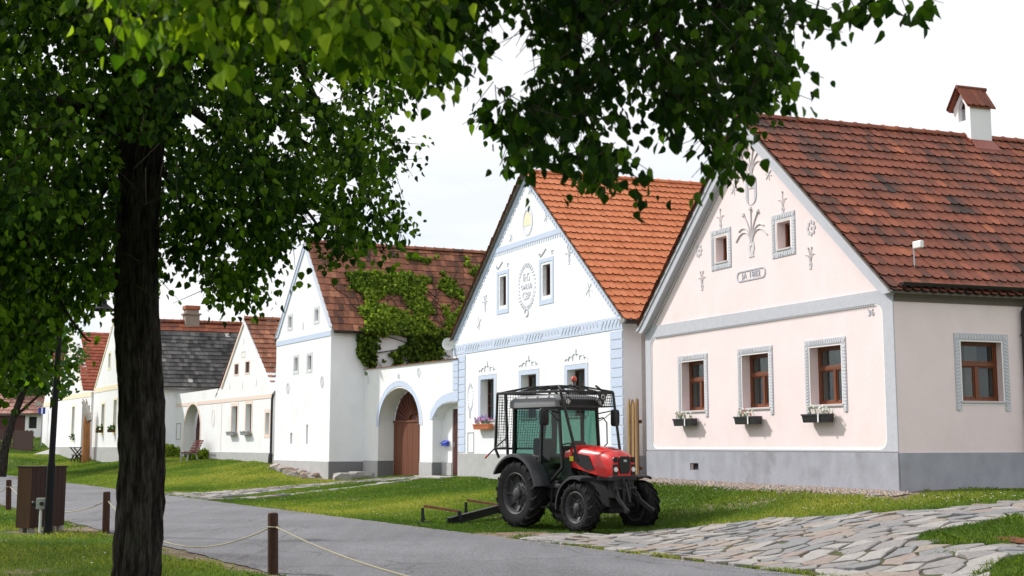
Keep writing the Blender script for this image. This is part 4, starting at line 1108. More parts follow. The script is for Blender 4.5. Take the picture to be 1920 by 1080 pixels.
for k in range(3):
    for j in range(4 if k < 2 else 0):
        e1_, r1_ = Vector(rtB[0]), Vector(rtB[2]); ev = (r1_-e1_).normalized(); p = e1_+Bh.ey*(1.1+j*.62+(.3 if k else 0))+ev*(.45+k*.34)
        b = MB(); b.bar(p+Vector((0, 0, .02)), p+Vector((0, 0, .02))+ev*.16+Vector((0, 0, .09)), .03, .03); b.bar(p+ev*.16+Vector((0, 0, .11)), p+ev*.16+Vector((0, 0, .0)), .03, .03); b.build('snow_guard', M_wframe2, rfB)
# satellite dish on the gable's left end
e = empty('satellite_dish', Bh.M @ Bh.F(10.75, .0, 4.85), 0, 'small round white dish at the left end of the blue trimmed gable', 'dish')
b = MB(); b.lathe([(.0, .0), (.1, -.02), (.2, -.07), (.205, -.075), (.1, -.03), (.0, -.015)], (-.1, -.12, 0), 'y', 20); b.build('reflector', M_wplast, e, smooth=True)
b = MB(); b.tube([(0, .1, -.05), (-.1, -.1, -.02), (-.1, -.3, .0)], .012, 6); b.build('arm', M_steel, e)
M4 = Bh.M @ Matrix.Translation(Bh.F(8.0, -.03, 2.08))
M_terra = mat('terracotta_plastic', (0.50, 0.15, 0.06), 0.6, var=.06)
planter('flower_box', M4, 1.15, M_terra, 'terracotta flower box with purple, pink and red blossoms on the blue trimmed house', None, sprig_plants([M_petp, M_petp, M_petk, M_petr], (.05, .24), 46, .045), 21, strip=False)

# boards leaning in the gap between the two houses
e = empty('plank_screen', A.M @ A.F(8.76, -.16, .82), A.a-pi/2, 'row of upright pointed wooden boards closing the gap beside the pink house', 'fence')
M_plank = mat('weathered_yellow_board', (0.33, 0.20, 0.085), .75, var=.25, var_scale=6, bump=.3, stretch=(1, 1, .06)); M_plankd = mat('brown_board', (0.14, 0.075, 0.035), .75, var=.2, var_scale=6, stretch=(1, 1, .06))
for k in range(5):
    b = MB(); w0_ = -.03-k*.105; zt = 1.82+.03*sin(k*2.1); dk = .02*(k % 2)
    b.add([(w0_, dk, -.2), (w0_-.09, dk, -.2), (w0_-.09, dk, zt-.08), (w0_-.02, dk, zt+.06), (w0_, dk, zt), (w0_, dk+.025, -.2), (w0_-.09, dk+.025, -.2), (w0_-.09, dk+.025, zt-.08), (w0_-.02, dk+.025, zt+.06), (w0_, dk+.025, zt)],
          [(0, 1, 2, 3, 4), (9, 8, 7, 6, 5), (0, 5, 6, 1), (1, 6, 7, 2), (2, 7, 8, 3), (3, 8, 9, 4), (4, 9, 5, 0)]); b.build('board', M_plank if k % 3 else M_plankd, e)
b = MB(); b.box((-.6, .05, .2), (.0, .09, .28)); b.box((-.6, .05, 1.3), (.0, .09, 1.38)); b.build('rail', M_plankd, e)

# ------------------------------------------------------------------ gate wall
Gh = House('gate_wall', (-1.715, 40.10), 27.5, -62.5, 0.5, 'white courtyard wall with arched brown gate and blue arch trim', 'wall')
def arch(w0, w1, zs, rise, zb, n=24): 
    c = (w0+w1)/2; r = (w1-w0)/2
    return [(w0, zb)] + [(c-cos(pi*i/n)*r, zs+sin(pi*i/n)*rise) for i in range(n+1)] + [(w1, zb)]
GA = arch(3.05, 6.90, 2.35, 1.27, -.3); ND_ = [(.02, -.3), (.02, 2.97), (.6, 2.97), (1.15, 2.93), (1.6, 2.80), (2.0, 2.52), (2.0, -.3)]
def plate(h, outer, holes, d0, d1, m, name, parent=None, F=None):
    b = MB(); b.slab(outer, holes, F or h.F, d0, d1); return b.build(name, m, parent or h.e)
ow = [(.0, -.3), (.02, -.3)] + ND_[1:-1] + [(2.0, -.3), (3.05, -.3)] + GA[1:-1] + [(6.90, -.3), (9.1, -.3), (9.1, 4.47), (.0, 4.36)]
plate(Gh, ow, [], 0, .62, M_limewash, 'wall')
pz = 1.04
plate(Gh, rect(6.90, 9.1, -.3, pz), [], -.025, -.0007, M_plinth2, 'plinth'); plate(Gh, rect(2.0, 3.05, -.3, pz), [], -.025, -.0007, M_plinth2, 'plinth')
M_plinthd = mat('dark_plinth_plaster', (0.21, 0.21, 0.22), .9, var=.06, bump=.2, spec=.1)
b = MB(); b.slab([(0, -.3), (.6, -.3), (.6, pz), (0, pz)], [], lambda t, d, z: Gh.F(6.90-.004-d, t, z), 0, .003); b.slab([(0, -.3), (.36, -.3), (.36, pz), (0, pz)], [], lambda t, d, z: Gh.F(2.0-.004-d, t, z), 0, .003); b.build('reveal_plinth', M_plinthd, Gh.e)
ring = arch(2.88, 7.07, 2.35, 1.52, 2.30); rin = arch(3.10, 6.85, 2.35, 1.33, 2.30)
plate(Gh, ring+list(reversed(rin)), [], -.016, -.001, M_blue, 'arch_trim'); plate(Gh, arch(2.85, 7.10, 2.35, 1.55, 2.27)+list(reversed(arch(2.88, 7.07, 2.35, 1.52, 2.27))), [], -.022, -.001, M_wht, 'arch_trim_edge')
plate(Gh, [(2.0, 2.5), (1.6, 2.82), (1.15, 2.96), (.6, 3.0), (.02, 3.0), (.0, 3.0), (.0, 3.34), (.6, 3.30), (1.2, 3.22), (1.7, 3.05), (2.2, 2.68), (2.2, 2.45), (2.02, 2.45)], [], -.016, -.001, M_blue, 'niche_trim')
for k in range(5): plate(Gh, rect(.0, .40, 3.365+k*.2, 3.54+k*.2), [], -.02, -.001, M_blue, 'quoin_block')
# red coping tiles
b = MB()
for k in range(46):
    w = .01+k*.2; z = 4.37+.011*w; b.add([Gh.F(w, -.06, z), Gh.F(w+.19, -.06, z+.004), Gh.F(w+.19, .68, z+.05), Gh.F(w, .68, z+.05), Gh.F(w, -.06, z-.02), Gh.F(w+.19, -.06, z-.016), Gh.F(w+.19, .68, z), Gh.F(w, .68, z)],
          [(0, 1, 2, 3), (0, 4, 5, 1), (4, 7, 6, 5), (3, 2, 6, 7), (0, 3, 7, 4), (1, 5, 6, 2)], random.uniform(.2, .9))
b.build('coping_tiles', M_tmid, Gh.e, tint=True, kind='stuff')
for w, z, r in ((8.0, 4.05, .13), (5.0, 4.02, .10), (3.2, 4.08, .14)):
    b = MB(); b.slab(ellipse(w, z, r, r*1.25, 14), [ellipse(w, z, r*.7, r*.95, 14)], Gh.F, -.012, -.001); b.bar(Gh.F(w, -.008, z-r), Gh.F(w, -.008, z+r), .02, .01, up=FN); b.build('medallion_ornament', M_blued, Gh.e)
# gate leaves
gate = MB(); gd = .57
def gF(w, d, z): return Gh.F(w, gd+d, z)
gate.slab(arch(3.05, 6.9, 2.35, 1.27, .45), [], gF, .08, .12); go = gate.build('gate', M_doord, Gh.e)
wl0 = 3.07; nb_ = 15
for k in range(nb_):
    a_ = 3.07+k*(3.80/nb_); c_ = a_+3.80/nb_-.012
    def zt_(w): 
        u = (w-4.975)/1.925; return 2.35
    b = MB(); b.slab([(a_, .47), (c_, .47), (c_, 2.42), (a_, 2.42)], [], gF, .03+.004*(k % 2), .079); b.build('gate_plank', M_door, go)
b = MB(); b.slab(rect(4.06, 4.16, .47, 3.5), [], gF, -.01, .029); b.slab(rect(3.07, 6.88, 2.42, 2.50), [], gF, .0, .079); b.build('gate_post', M_door, go)
b = MB()
for k in range(15):
    a = radians(8+k*11.7); r0_, r1_ = .35, 1.0
    pts = [gF(5.1+cos(a+.25*u)*1.72*(.2+.8*u), .05, 2.5+sin(a+.25*u)*1.0*(.2+.8*u)) for u in [i/6 for i in range(7)]]
    b.tube(pts, [.03-.01*i/6 for i in range(7)], 4)
b.slab(ellipse(3.62, 2.6, .42, .45, 16), [], gF, .03, .06)
b.build('sunburst_fretwork', M_door, go)
# niche back, door, mailbox
plate(Gh, rect(-.1, 2.1, -.3, 3.1), [rect(.28, 1.22, -.2, 2.78)], .36, .5, M_limewash, 'niche_wall')
plate(Gh, rect(1.22, 2.0, -.3, pz), [], .335, .357, M_plinth2, 'plinth')
do = plate(Gh, rect(.28, 1.22, .62, 2.78), [], .40, .45, M_doord, 'door')
for k in range(4): plate(Gh, rect(.32+k*.22, .52+k*.22, .70, 2.70), [], .385, .3995, M_doord, 'door_board', do)
b = MB(); b.tube([Gh.F(1.10, .38, 1.62), Gh.F(1.10, .33, 1.62), Gh.F(1.02, .33, 1.62)], .012, 6); b.slab(rect(1.08, 1.13, 1.55, 1.70), [], Gh.F, .378, .384); b.build('door_handle', M_steel, do)
e = empty('mailbox', Gh.M @ Gh.F(1.62, .335, 1.58), Gh.a-pi/2, 'small bright blue letterbox on the wall beside the side door', 'mailbox')
M_bluep = mat('blue_mailbox_paint', (0.035, 0.075, 0.55), .4, spec=.5)
b = MB(); b.box((-.20, -.10, 0), (.20, -.002, .09)); b.build('box', M_bluep, e, bevel=.008)
b = MB(); b.add([(-.22, -.14, .08), (.22, -.14, .08), (.22, -.002, .17), (-.22, -.002, .17), (-.22, -.14, .092), (.22, -.14, .092), (.22, -.002, .182), (-.22, -.002, .182)], [(0, 1, 2, 3), (4, 5, 6, 7), (0, 1, 5, 4), (1, 2, 6, 5), (3, 0, 4, 7), (2, 3, 7, 6)]); b.build('lid', M_bluep, e)
M_block = mat('worn_granite', (.40, .38, .36), .85, var=.18, var_scale=6, bump=.6, stain=((.16, .15, .13), 2.5, .5, .6))
for (w, d, L1, L2, z0_, hh, lb) in ((1.0, -.45, 2.1, .5, .5, .13, 'flat stone doorstep in front of the side door niche'),):
    e = empty('doorstep', Gh.M @ Gh.F(w, d, .55), Gh.a-pi/2, lb, 'step'); b = MB(); b.box((-L1/2, -.2, -.1), (L1/2, .45, .07)); b.build('slab', M_block, e, bevel=.03)

# ------------------------------------------------------------------ tower-like granary with the vine
Th = House('granary', (-6.80, 47.0), 29.9, -67, 0.35, 'tall narrow white gabled granary with tiny windows and mossy tiled roof')
sl = [(3.98, 4.22, 1.66, 2.10), (2.24, 2.44, 1.66, 2.40)]
wn = [(3.55, 3.90, 4.55, 5.08), (2.05, 2.40, 4.53, 5.08)]; gw = [(4.36, 4.68, 6.36, 6.80), (1.40, 1.70, 6.38, 6.82)]
wall(Th, Th.F, [(0, -.6), (6.1, -.6), (6.1, 6.12), (2.95, 9.67), (0, 6.12)], [rect(*q) for q in sl+wn+gw], .5, M_white, 'facade')
for q in wn+gw: 
    window(Th, Th.F, *q, .09, M_greydark, 'single', fw=.035, curtain=True, sill=False)
    plate(Th, rect(q[0]-.13, q[1]+.13, q[2]-.12, q[3]+.12), [rect(q[0]-.03, q[1]+.03, q[2]-.03, q[3]+.03)], -.012, -.001, M_greylight, 'window_surround')
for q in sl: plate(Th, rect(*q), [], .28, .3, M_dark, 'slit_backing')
plate(Th, [(0, -.6), (6.1, -.6), (6.1, 1.0), (0, 1.0)], [], -.025, -.0007, M_plinth2, 'plinth')
plate(Th, rect(0, 6.1, 5.70, 5.90), [], -.02, -.001, M_blue, 'band')
for sg in (1, -1):
    we = 0 if sg > 0 else 6.1
    o_ = [(we-.06*sg, 6.05), (2.95, 9.66), (2.95, 9.40), (we+.18*sg, 6.05)]; plate(Th, o_, [], -.04, -.001, M_blue, 'rake_trim')
    plate(Th, [(we-.10*sg, 6.02), (2.95, 9.69), (2.95, 9.66), (we-.06*sg, 6.05)], [], -.07, -.001, M_wht, 'verge_edge')
for (w, z) in ((.85, 4.0), (4.6, 3.9)):
    b = MB(); b.slab(ellipse(w, z, .17, .24, 14), [ellipse(w, z, .12, .18, 14)], Th.F, -.012, -.001); b.bar(Th.F(w, -.008, z-.2), Th.F(w, -.008, z+.2), .02, .01, up=FN); b.build('medallion_ornament', M_greylight, Th.e)
for (w, z) in ((.4, 6.25), (3.0, 6.15), (5.7, 6.2)): plant_motif(Th, Th.F, FN, w, z, .3, M_greylight, 3, spread=.4)
STh = Th.S(0.0)
wall(Th, STh, [(.5, -.6), (14, -.6), (14, 6.05), (.5, 6.05)], [], .45, M_white, d0=.0)
b = MB(); b.slab([(.0, -.6), (14, -.6), (14, 1.0), (.0, 1.0)], [], STh, -.025, -.0007); b.build('plinth', M_plinthd, Th.e)
wall(Th, Th.S(6.1), [(.5, -.6), (14, -.6), (14, 6.05), (.5, 6.05)], [], .4, M_white, d0=-.4)
rfT, rtT, ltT = gable_roof(Th, 0, 6.1, 6.12, 6.12, 2.95, 9.66, .02, 14.0, .22, .22)
tT = lambda u, v, r: clus(u, v, r, .5, .4, 1.5, .25, 9)
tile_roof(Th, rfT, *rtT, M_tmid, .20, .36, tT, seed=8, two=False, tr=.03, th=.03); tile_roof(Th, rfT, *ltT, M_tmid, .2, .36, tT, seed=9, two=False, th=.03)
ridge_tiles(Th, rfT, Th.F(2.95, .0, 9.69), Th.F(2.95, 14, 9.69), M_tmid, r0=.14, step=.42, tintf=lambda r: r.uniform(.2, .8))
gutter(Th, STh(.02, -.28, 5.88), STh(14, -.28, 5.88), .07, M_gutter)

# ------------------------------------------------------------------ cottage with the arched entry
Ch = House('peach_trimmed_cottage', (-10.10, 53.2), 29.9, -67, 0.86, 'white cottage with peach trim, arched entry and two lattice vents in its gable')
w3 = [(4.85, 5.70, 2.15, 3.38), (2.82, 3.62, 2.15, 3.42), (.42, .92, 2.06, 2.98)]; g3 = [(4.88, 5.44, 4.84, 5.30), (3.30, 3.84, 4.84, 5.32)]
CA = arch(10.75, 13.6, 2.45, 1.22, -.3)
ow = [(0, -.3)] + [(10.75, -.3)] + CA[1:-1] + [(13.6, -.3), (15.8, -.3), (15.8, 4.28), (7.35, 4.30), (4.15, 7.20), (-.05, 3.9), (0, 3.5)]
wall(Ch, Ch.F, ow, [rect(*q) for q in w3+g3], .5, M_limewash, 'facade')
for q in w3:
    window(Ch, Ch.F, *q, .20, M_wframe2, 'single', fw=.05, sill=False)
    plate(Ch, rect(q[0]-.14, q[1]+.14, q[2]-.14, q[3]+.16), [rect(*q)], -.012, -.001, M_peach, 'window_surround')
for q in g3:
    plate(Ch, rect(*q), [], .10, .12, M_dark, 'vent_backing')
    b = MB()
    for k in range(6):
        w = q[0]+(q[1]-q[0])*(k+.5)/6; b.slab(rect(w-.03, w+.03, q[2], q[3]), [], Ch.F, .04, .06)
    for k in range(5):
        z = q[2]+(q[3]-q[2])*(k+.5)/5; b.slab(rect(q[0], q[1], z-.025, z+.025), [], Ch.F, .02, .038)
    b.build('lattice', M_wframe2, Ch.e)
    plate(Ch, rect(q[0]-.07, q[1]+.07, q[2]-.07, q[3]+.07), [rect(*q)], -.012, -.001, M_peach, 'vent_surround')
plate(Ch, rect(3.95, 4.45, 5.55, 5.85), [rect(4.0, 4.40, 5.60, 5.80)], -.012, -.001, M_peach, 'date_panel')
plate(Ch, [(0, -.3), (10.75, -.3), (10.75, 1.29), (0, 1.29)], [], -.025, -.0007, M_plinth2, 'plinth'); plate(Ch, [(13.6, -.3), (15.8, -.3), (15.8, 1.29), (13.6, 1.29)], [], -.025, -.0007, M_limewash, 'plinth')
plate(Ch, rect(0, 11.5, 3.60, 3.78), [], -.018, -.001, M_peach, 'band'); plate(Ch, rect(12.9, 15.8, 3.60, 3.78), [], -.018, -.001, M_peach, 'band')
plate(Ch, rect(7.22, 7.30, 1.29, 3.6), [], -.01, -.001, M_peach, 'edge_line')
plate(Ch, arch(10.6, 13.75, 2.45, 1.36, 1.29)+list(reversed(arch(10.75, 13.6, 2.45, 1.22, 1.29))), [], -.016, -.001, M_peach, 'arch_trim')
for sg in (1, -1):
    P = [(-.05, 3.82), (4.15, 7.24), (4.15, 7.08), (.02, 3.76)] if sg > 0 else [(7.45, 4.30), (4.15, 7.28), (4.15, 7.12), (7.25, 4.30)]
    plate(Ch, P, [], -.05, -.001, M_wht if sg > 0 else M_peach, 'rake_trim')
b = MB()
for w, z in ((4.2, 6.3), (2.3, 4.35), (4.2, 4.3), (6.1, 4.3)): b.slab(ellipse(w, z, .05, .16, 8), [], Ch.F, -.012, -.001)
b.build('lozenge_ornaments', M_blued, Ch.e)
b = MB(); b.slab(ellipse(8.6, 2.9, .22, .42, 16), [ellipse(8.6, 2.9, .18, .37, 16)], Ch.F, -.012, -.001); b.build('medallion_ornament', M_peach, Ch.e)
plate(Ch, rect(14.3, 15.1, 1.9, 2.75), [rect(14.33, 15.07, 1.93, 2.72)], -.02, -.001, M_greydark, 'meter_hatch')
for k, q in enumerate(w3[:2]):
    M4 = Ch.M @ Matrix.Translation(Ch.F((q[0]+q[1])/2, -.03, q[2]-.1))
    planter('window_trough', M4, 1.05, M_greydark, ('grey window trough under the cottage window nearer the arched entry', 'grey window trough under the cottage window nearer the granary')[k], 'grey troughs under the cottage windows', sprig_plants([], (.01, .04), 8, .02), 31+k, strip=False)
def cF(w, d, z): return Ch.F(w, .6+d, z)
b = MB(); b.slab(arch(10.75, 13.6, 2.45, 1.22, .9), [], cF, .0, .06); co = b.build('arched_door', M_doord, Ch.e)
for k in range(8): plate(Ch, rect(10.8+k*.35, 11.12+k*.35, .95, 2.5), [], .575, .599, M_doord, 'door_board', co)
b = MB()
for k in range(6): b.bar(cF(11.1+k*.42, -.01, 2.55), cF(12.15+(k-2.5)*.2, -.01, 3.45), .05, .03, up=FN)
b.build('fretwork', M_wframe2, co)
b = MB(); b.slab([(0, -.3), (.6, -.3), (.6, 1.29), (0, 1.29)], [], lambda t, d, z: Ch.F(13.6-.004-d, t, z), 0, .003); b.build('reveal_plinth', M_plinthd, Ch.e)
SCh = Ch.S(0.0)
wall(Ch, SCh, [(.5, -.3), (12, -.3), (12, 3.8), (.5, 3.8)], [], .4, M_limewash, d0=.0)
rfC, rtC, ltC = gable_roof(Ch, 0, 8.3, 3.86, 3.86, 4.15, 7.28, .02, 12.0, .1, .05)
tC = lambda u, v, r: clus(u, v, r, .6, .5, .7, .25, 12)
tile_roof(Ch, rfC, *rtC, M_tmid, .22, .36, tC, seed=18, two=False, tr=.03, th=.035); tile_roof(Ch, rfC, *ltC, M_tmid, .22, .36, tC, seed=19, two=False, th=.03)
ridge_tiles(Ch, rfC, Ch.F(4.15, .0, 7.34), Ch.F(4.15, 12, 7.34), M_tmid, r0=.14, step=.42, tintf=lambda r: r.uniform(.5, .9))
b = MB(); b.tube([Ch.F(-.12, -.06, 3.72), Ch.F(-.02, -.06, 3.5), Ch.F(-.02, -.06, 1.25)], .05, 8); b.tube([Ch.F(-.02, -.06, 1.25), Ch.F(-.02, -.1, .75)], .09, 8); b.build('downpipe', M_gutter, Ch.e, smooth=True)
gutter(Ch, Ch.F(-.20, -.1, 3.80), Ch.F(-.20, 12, 3.80), .08, M_zinc)

# ------------------------------------------------------------------ long farmhouse with the black roof
Dh = House('black_roofed_farmhouse', (-19.95, 65.6), 29.9, -67, 0.85, 'white farmhouse with yellow band and long blackened tile roof, partly behind the tree trunk')
w4 = [(5.9, 6.6, 2.3, 3.9), (2.9, 3.6, 2.3, 4.05)]; g4 = [(4.9, 5.35, 5.9, 6.7), (3.0, 3.45, 6.0, 6.8)]
wall(Dh, Dh.F, [(0, -.3), (8.9, -.3), (8.9, 4.85), (4.9, 8.2), (4.4, 8.4), (3.9, 8.2), (0, 4.85)], [rect(*q) for q in w4+g4], .5, M_limewash, 'facade')
for q in w4+g4:
    window(Dh, Dh.F, *q, .24, M_greydark, 'single', fw=.05, sill=False)
    plate(Dh, rect(q[0]-.13, q[1]+.13, q[2]-.13, q[3]+.13), [rect(*q)], -.012, -.001, M_cream, 'window_surround')
plate(Dh, rect(0, 8.9, 4.62, 4.90), [], -.018, -.001, M_cream, 'band'); plate(Dh, [(0, -.3), (8.9, -.3), (8.9, 1.5), (0, 1.5)], [], -.025, -.0007, M_plinth2, 'plinth')
for sg in (1, -1):
    we = 0 if sg > 0 else 8.9
    plate(Dh, [(we, 4.8), (4.4, 8.5), (4.4, 8.3), (we+.22*sg, 4.8)], [], -.03, -.001, M_cream, 'rake_trim')
SD_ = Dh.S(0.0)
wall(Dh, SD_, [(.5, -.3), (15, -.3), (15, 4.8), (.5, 4.8)], [], .45, M_white, d0=.0)
b = MB(); b.slab([(.0, -.3), (15, -.3), (15, 1.5), (.0, 1.5)], [], SD_, -.025, -.0007); b.build('plinth', M_plinth, Dh.e)
rfD, rtD, ltD = gable_roof(Dh, 0, 8.9, 4.86, 4.86, 4.4, 8.50, .02, 20.0, .25, .2)
tD = lambda u, v, r: clus(u, v, r, .45, .4, .8, .35, 14)*(1 if r.random() > .015 else 2)
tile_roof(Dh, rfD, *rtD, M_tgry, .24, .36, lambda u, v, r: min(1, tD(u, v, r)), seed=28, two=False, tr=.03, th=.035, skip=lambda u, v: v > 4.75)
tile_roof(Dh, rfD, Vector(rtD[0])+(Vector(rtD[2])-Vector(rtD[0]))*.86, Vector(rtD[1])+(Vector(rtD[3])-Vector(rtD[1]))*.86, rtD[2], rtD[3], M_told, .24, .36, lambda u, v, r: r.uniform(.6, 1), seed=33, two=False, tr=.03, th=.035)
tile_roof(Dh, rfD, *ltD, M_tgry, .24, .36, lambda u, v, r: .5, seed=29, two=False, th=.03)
ridge_tiles(Dh, rfD, Dh.F(4.4, .0, 8.56), Dh.F(4.4, 20, 8.56), M_told, r0=.16, step=.45, tintf=lambda r: r.uniform(.6, .95))
gutter(Dh, SD_(.0, -.32, 4.60), SD_(15, -.32, 4.60), .09, M_zinc)
M_brick = mat('old_brick', (.30, .24, .20), .9, var=.3, var_scale=8, bump=.5)
b = MB(); cc = Dh.F(4.4, 4.2, 8.4)
b.box((cc.x-.34, cc.y-.4, cc.z-.3), (cc.x+.34, cc.y+.4, cc.z+.55)); b.box((cc.x-.42, cc.y-.48, cc.z+.55), (cc.x+.42, cc.y+.48, cc.z+.65)); b.box((cc.x-.3, cc.y-.36, cc.z+.65), (cc.x+.3, cc.y+.36, cc.z+.85)); co = b.build('chimney', M_brick, rfD, bevel=.02)
b = MB(); b.box((cc.x-.38, cc.y-.42, cc.z+.85), (cc.x+.38, cc.y+.42, cc.z+1.08), tint=.95); b.build('chimney_cap', M_told, rfD, tint=True, bevel=.03)
e = empty('roof_dish', Dh.M @ (Vector(rtD[0])+(Vector(rtD[2])-Vector(rtD[0]))*.2+Dh.ey*8.3), 0, 'small white box on the black tiled roof near the cottage gable', 'antenna')
b = MB(); b.box((-.16, -.12, .1), (.16, .12, .42)); b.build('housing', M_wplast, e, bevel=.03); b = MB(); b.tube([(0, 0, -.1), (0, 0, .12)], .03, 6); b.build('pole', M_steel, e)

# ------------------------------------------------------------------ far houses of the row
Eh = House('far_gabled_house', (-26.3, 76.8), 29.0, -67, 0.8, 'distant white house with yellow band and plain red roof right of the lamp post')
w5 = [(4.3, 4.8, 5.6, 6.6), (2.6, 3.15, 5.6, 6.7), (2.1, 2.9, 1.95, 4.0), (4.3, 4.7, 7.5, 8.0)]
wall(Eh, Eh.F, [(-3.2, -.3), (-2.85, -.3), (-2.85, 3.95), (-.35, 3.95), (-.35, -.3), (9.0, -.3), (9.0, 4.95), (4.75, 8.75), (4.5, 8.9), (4.25, 8.75), (-.25, 4.9), (-3.2, 4.75)], [rect(*q) for q in w5], .5, M_limewash, 'facade')
for q in w5:
    window(Eh, Eh.F, *q, .22, M_greydark, 'single', fw=.05, sill=False); plate(Eh, rect(q[0]-.13, q[1]+.13, q[2]-.13, q[3]+.13), [rect(*q)], -.012, -.001, M_cream, 'window_surround')
plate(Eh, [(-3.2, 4.45), (9.0, 4.55), (9.0, 4.85), (-3.2, 4.74)], [], -.018, -.001, M_cream, 'band'); plate(Eh, rect(-.35, 9.0, -.3, 1.5), [], -.02, -.0007, M_plinth2, 'plinth')
for sg in (1, -1): 
    we = -.2 if sg > 0 else 9.0; plate(Eh, [(we, 4.85), (4.5, 8.98), (4.5, 8.78), (we+.2*sg, 4.85)], [], -.03, -.001, M_cream, 'rake_trim')
plate(Eh, rect(-2.95, -.3, -.3, 4.0), [], 2.6, 2.8, M_plinthd, 'passage_back')
wall(Eh, Eh.S(0.0), [(.5, -.3), (12, -.3), (12, 4.6), (.5, 4.6)], [], .45, M_white, d0=.0)
rfE, rtE, ltE = gable_roof(Eh, -.3, 9.1, 4.85, 4.85, 4.5, 8.88, .05, 13, .9, .1)
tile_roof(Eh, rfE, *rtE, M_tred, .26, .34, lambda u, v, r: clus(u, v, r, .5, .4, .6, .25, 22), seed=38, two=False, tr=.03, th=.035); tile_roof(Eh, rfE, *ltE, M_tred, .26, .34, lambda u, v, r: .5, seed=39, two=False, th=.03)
Fh = House('cream_gable_house', (-31.0, 85.4), 29.0, -67, 0.9, 'far white and cream gable just left of the lamp post', 'house')
wall(Fh, Fh.F, [(0, -.3), (5, -.3), (5, 4.4), (2.5, 8.0), (0, 4.4)], [], .5, M_limewash, 'facade'); plate(Fh, rect(0, 5, 4.3, 4.6), [], -.018, -.001, M_cream, 'band')
wall(Fh, Fh.S(0.0), [(.5, -.3), (9, -.3), (9, 4.3), (.5, 4.3)], [], .4, M_white)
rfF, rtF, ltF = gable_roof(Fh, 0, 5, 4.4, 4.4, 2.5, 8.0, .05, 9, .1, .1)
tile_roof(Fh, rfF, *rtF, M_tred, .3, .36, lambda u, v, r: r.uniform(.3, .8), seed=48, two=False, th=.035); tile_roof(Fh, rfF, *ltF, M_tred, .3, .36, lambda u, v, r: .5, seed=49, two=False, th=.03)

# barn far left with the pink roof slope facing us, and a plank fence in front
gzb = 2.1
Jh = House('pink_roofed_barn', (-34.6, 97.0), 78.0, -12.0, gzb, 'low barn with faded pink tiled roof behind the plank fence at the far left', 'barn')
wall(Jh, Jh.F, [(0, 1.5), (17, 1.5), (17, 4.3), (0, 4.3)], [rect(6.6, 7.8, 2.5, 3.9), rect(2.2, 2.9, 2.9, 3.8)], .4, M_white, 'facade')
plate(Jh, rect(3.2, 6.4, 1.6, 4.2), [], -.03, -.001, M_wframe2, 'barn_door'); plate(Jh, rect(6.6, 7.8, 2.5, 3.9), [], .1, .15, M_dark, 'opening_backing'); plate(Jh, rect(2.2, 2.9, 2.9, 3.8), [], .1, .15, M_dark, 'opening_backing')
b = MB(); b.slab([(0, 1.5), (7, 1.5), (7, 4.3), (3.5, 7.6), (0, 4.3)], [], Jh.S(0.0), 0, .4); b.build('gable_wall', M_white, Jh.e)
b = MB(); P = [Jh.F(-.1, -.35, 4.0), Jh.F(17.2, -.35, 4.0), Jh.F(17.2, 3.5, 7.7), Jh.F(-.1, 3.5, 7.7)]; R_ = [Jh.F(-.1, 7.3, 4.0), Jh.F(17.2, 7.3, 4.0)]
for q in ([P[0], P[1], P[2], P[3]], [R_[0], R_[1], P[2], P[3]]):
    qq = [p-Vector((0, 0, .1)) for p in q]; b.add(q+qq, [(0, 1, 2, 3), (7, 6, 5, 4), (0, 4, 5, 1), (1, 5, 6, 2), (3, 7, 4, 0)])
rfJ = b.build('roof', M_cove, Jh.e)
u_ = Vector((0, 0, .01)); tile_roof(Jh, rfJ, P[1]+u_, P[0]+u_, P[2]+u_, P[3]+u_, M_tpnk, .32, .42, lambda u, v, r: clus(u, v, r, .5, .4, .4, .25, 3), seed=58, two=False, tr=.03, th=.05)
tile_roof(Jh, rfJ, R_[0]+u_, R_[1]+u_, P[3]+u_, P[2]+u_, M_tpnk, .32, .42, lambda u, v, r: .5, seed=59, two=False, th=.05)

# ================================================================== TRACTOR
M_tyre = mat('tyre_rubber', (0.013, 0.013, 0.014), 0.75, var=.25, var_scale=9, bump=.2, spec=.12, stain=((.05, .045, .04), 3.0, .6, .3))
M_rim2 = mat('dusty_grey_rim', (0.05, 0.05, 0.054), .6, var=.2, var_scale=6, spec=.3, stain=((.16, .15, .14), 5, .55, .5))
M_red = mat('red_tractor_paint', (0.60, 0.010, 0.008), .34, coat=.4, spec=.5, var=.06, stain=((.34, .10, .07), 4.0, .56, .35))
M_redd = mat('dark_red_decal', (0.16, 0.008, 0.01), .3, coat=.4)
M_blk = mat('black_frame_paint', (0.010, 0.010, 0.011), .45, spec=.4)
M_blkp = mat('black_plastic', (0.014, 0.014, 0.016), .55, spec=.4, var=.1)
M_fend = mat('dark_grey_fender', (0.034, 0.034, 0.038), .4, spec=.45, var=.06)
M_cabgrey = mat('silver_grey_cab_roof', (0.20, 0.205, 0.21), .45, spec=.4, var=.04)
M_lamp = mat('chrome_lamp', (0.75, 0.76, 0.78), .15, metal=.8); M_lens = mat('lamp_lens', (.75, .76, .76), .12, spec=.8)
M_orange = mat('orange_beacon_lens', (0.55, 0.06, 0.02), .25, spec=.6); M_yel = mat('yellow_sticker', (.75, .62, .03), .5)
M_gdoor = mat('green_reflection_panel', (0.008, 0.022, 0.014), .12, spec=.6)  # green reflection in the door glass, put into an opaque colour
M_engine = mat('black_engine_casting', (0.014, 0.014, 0.015), .65, var=.3, var_scale=12, bump=.3)

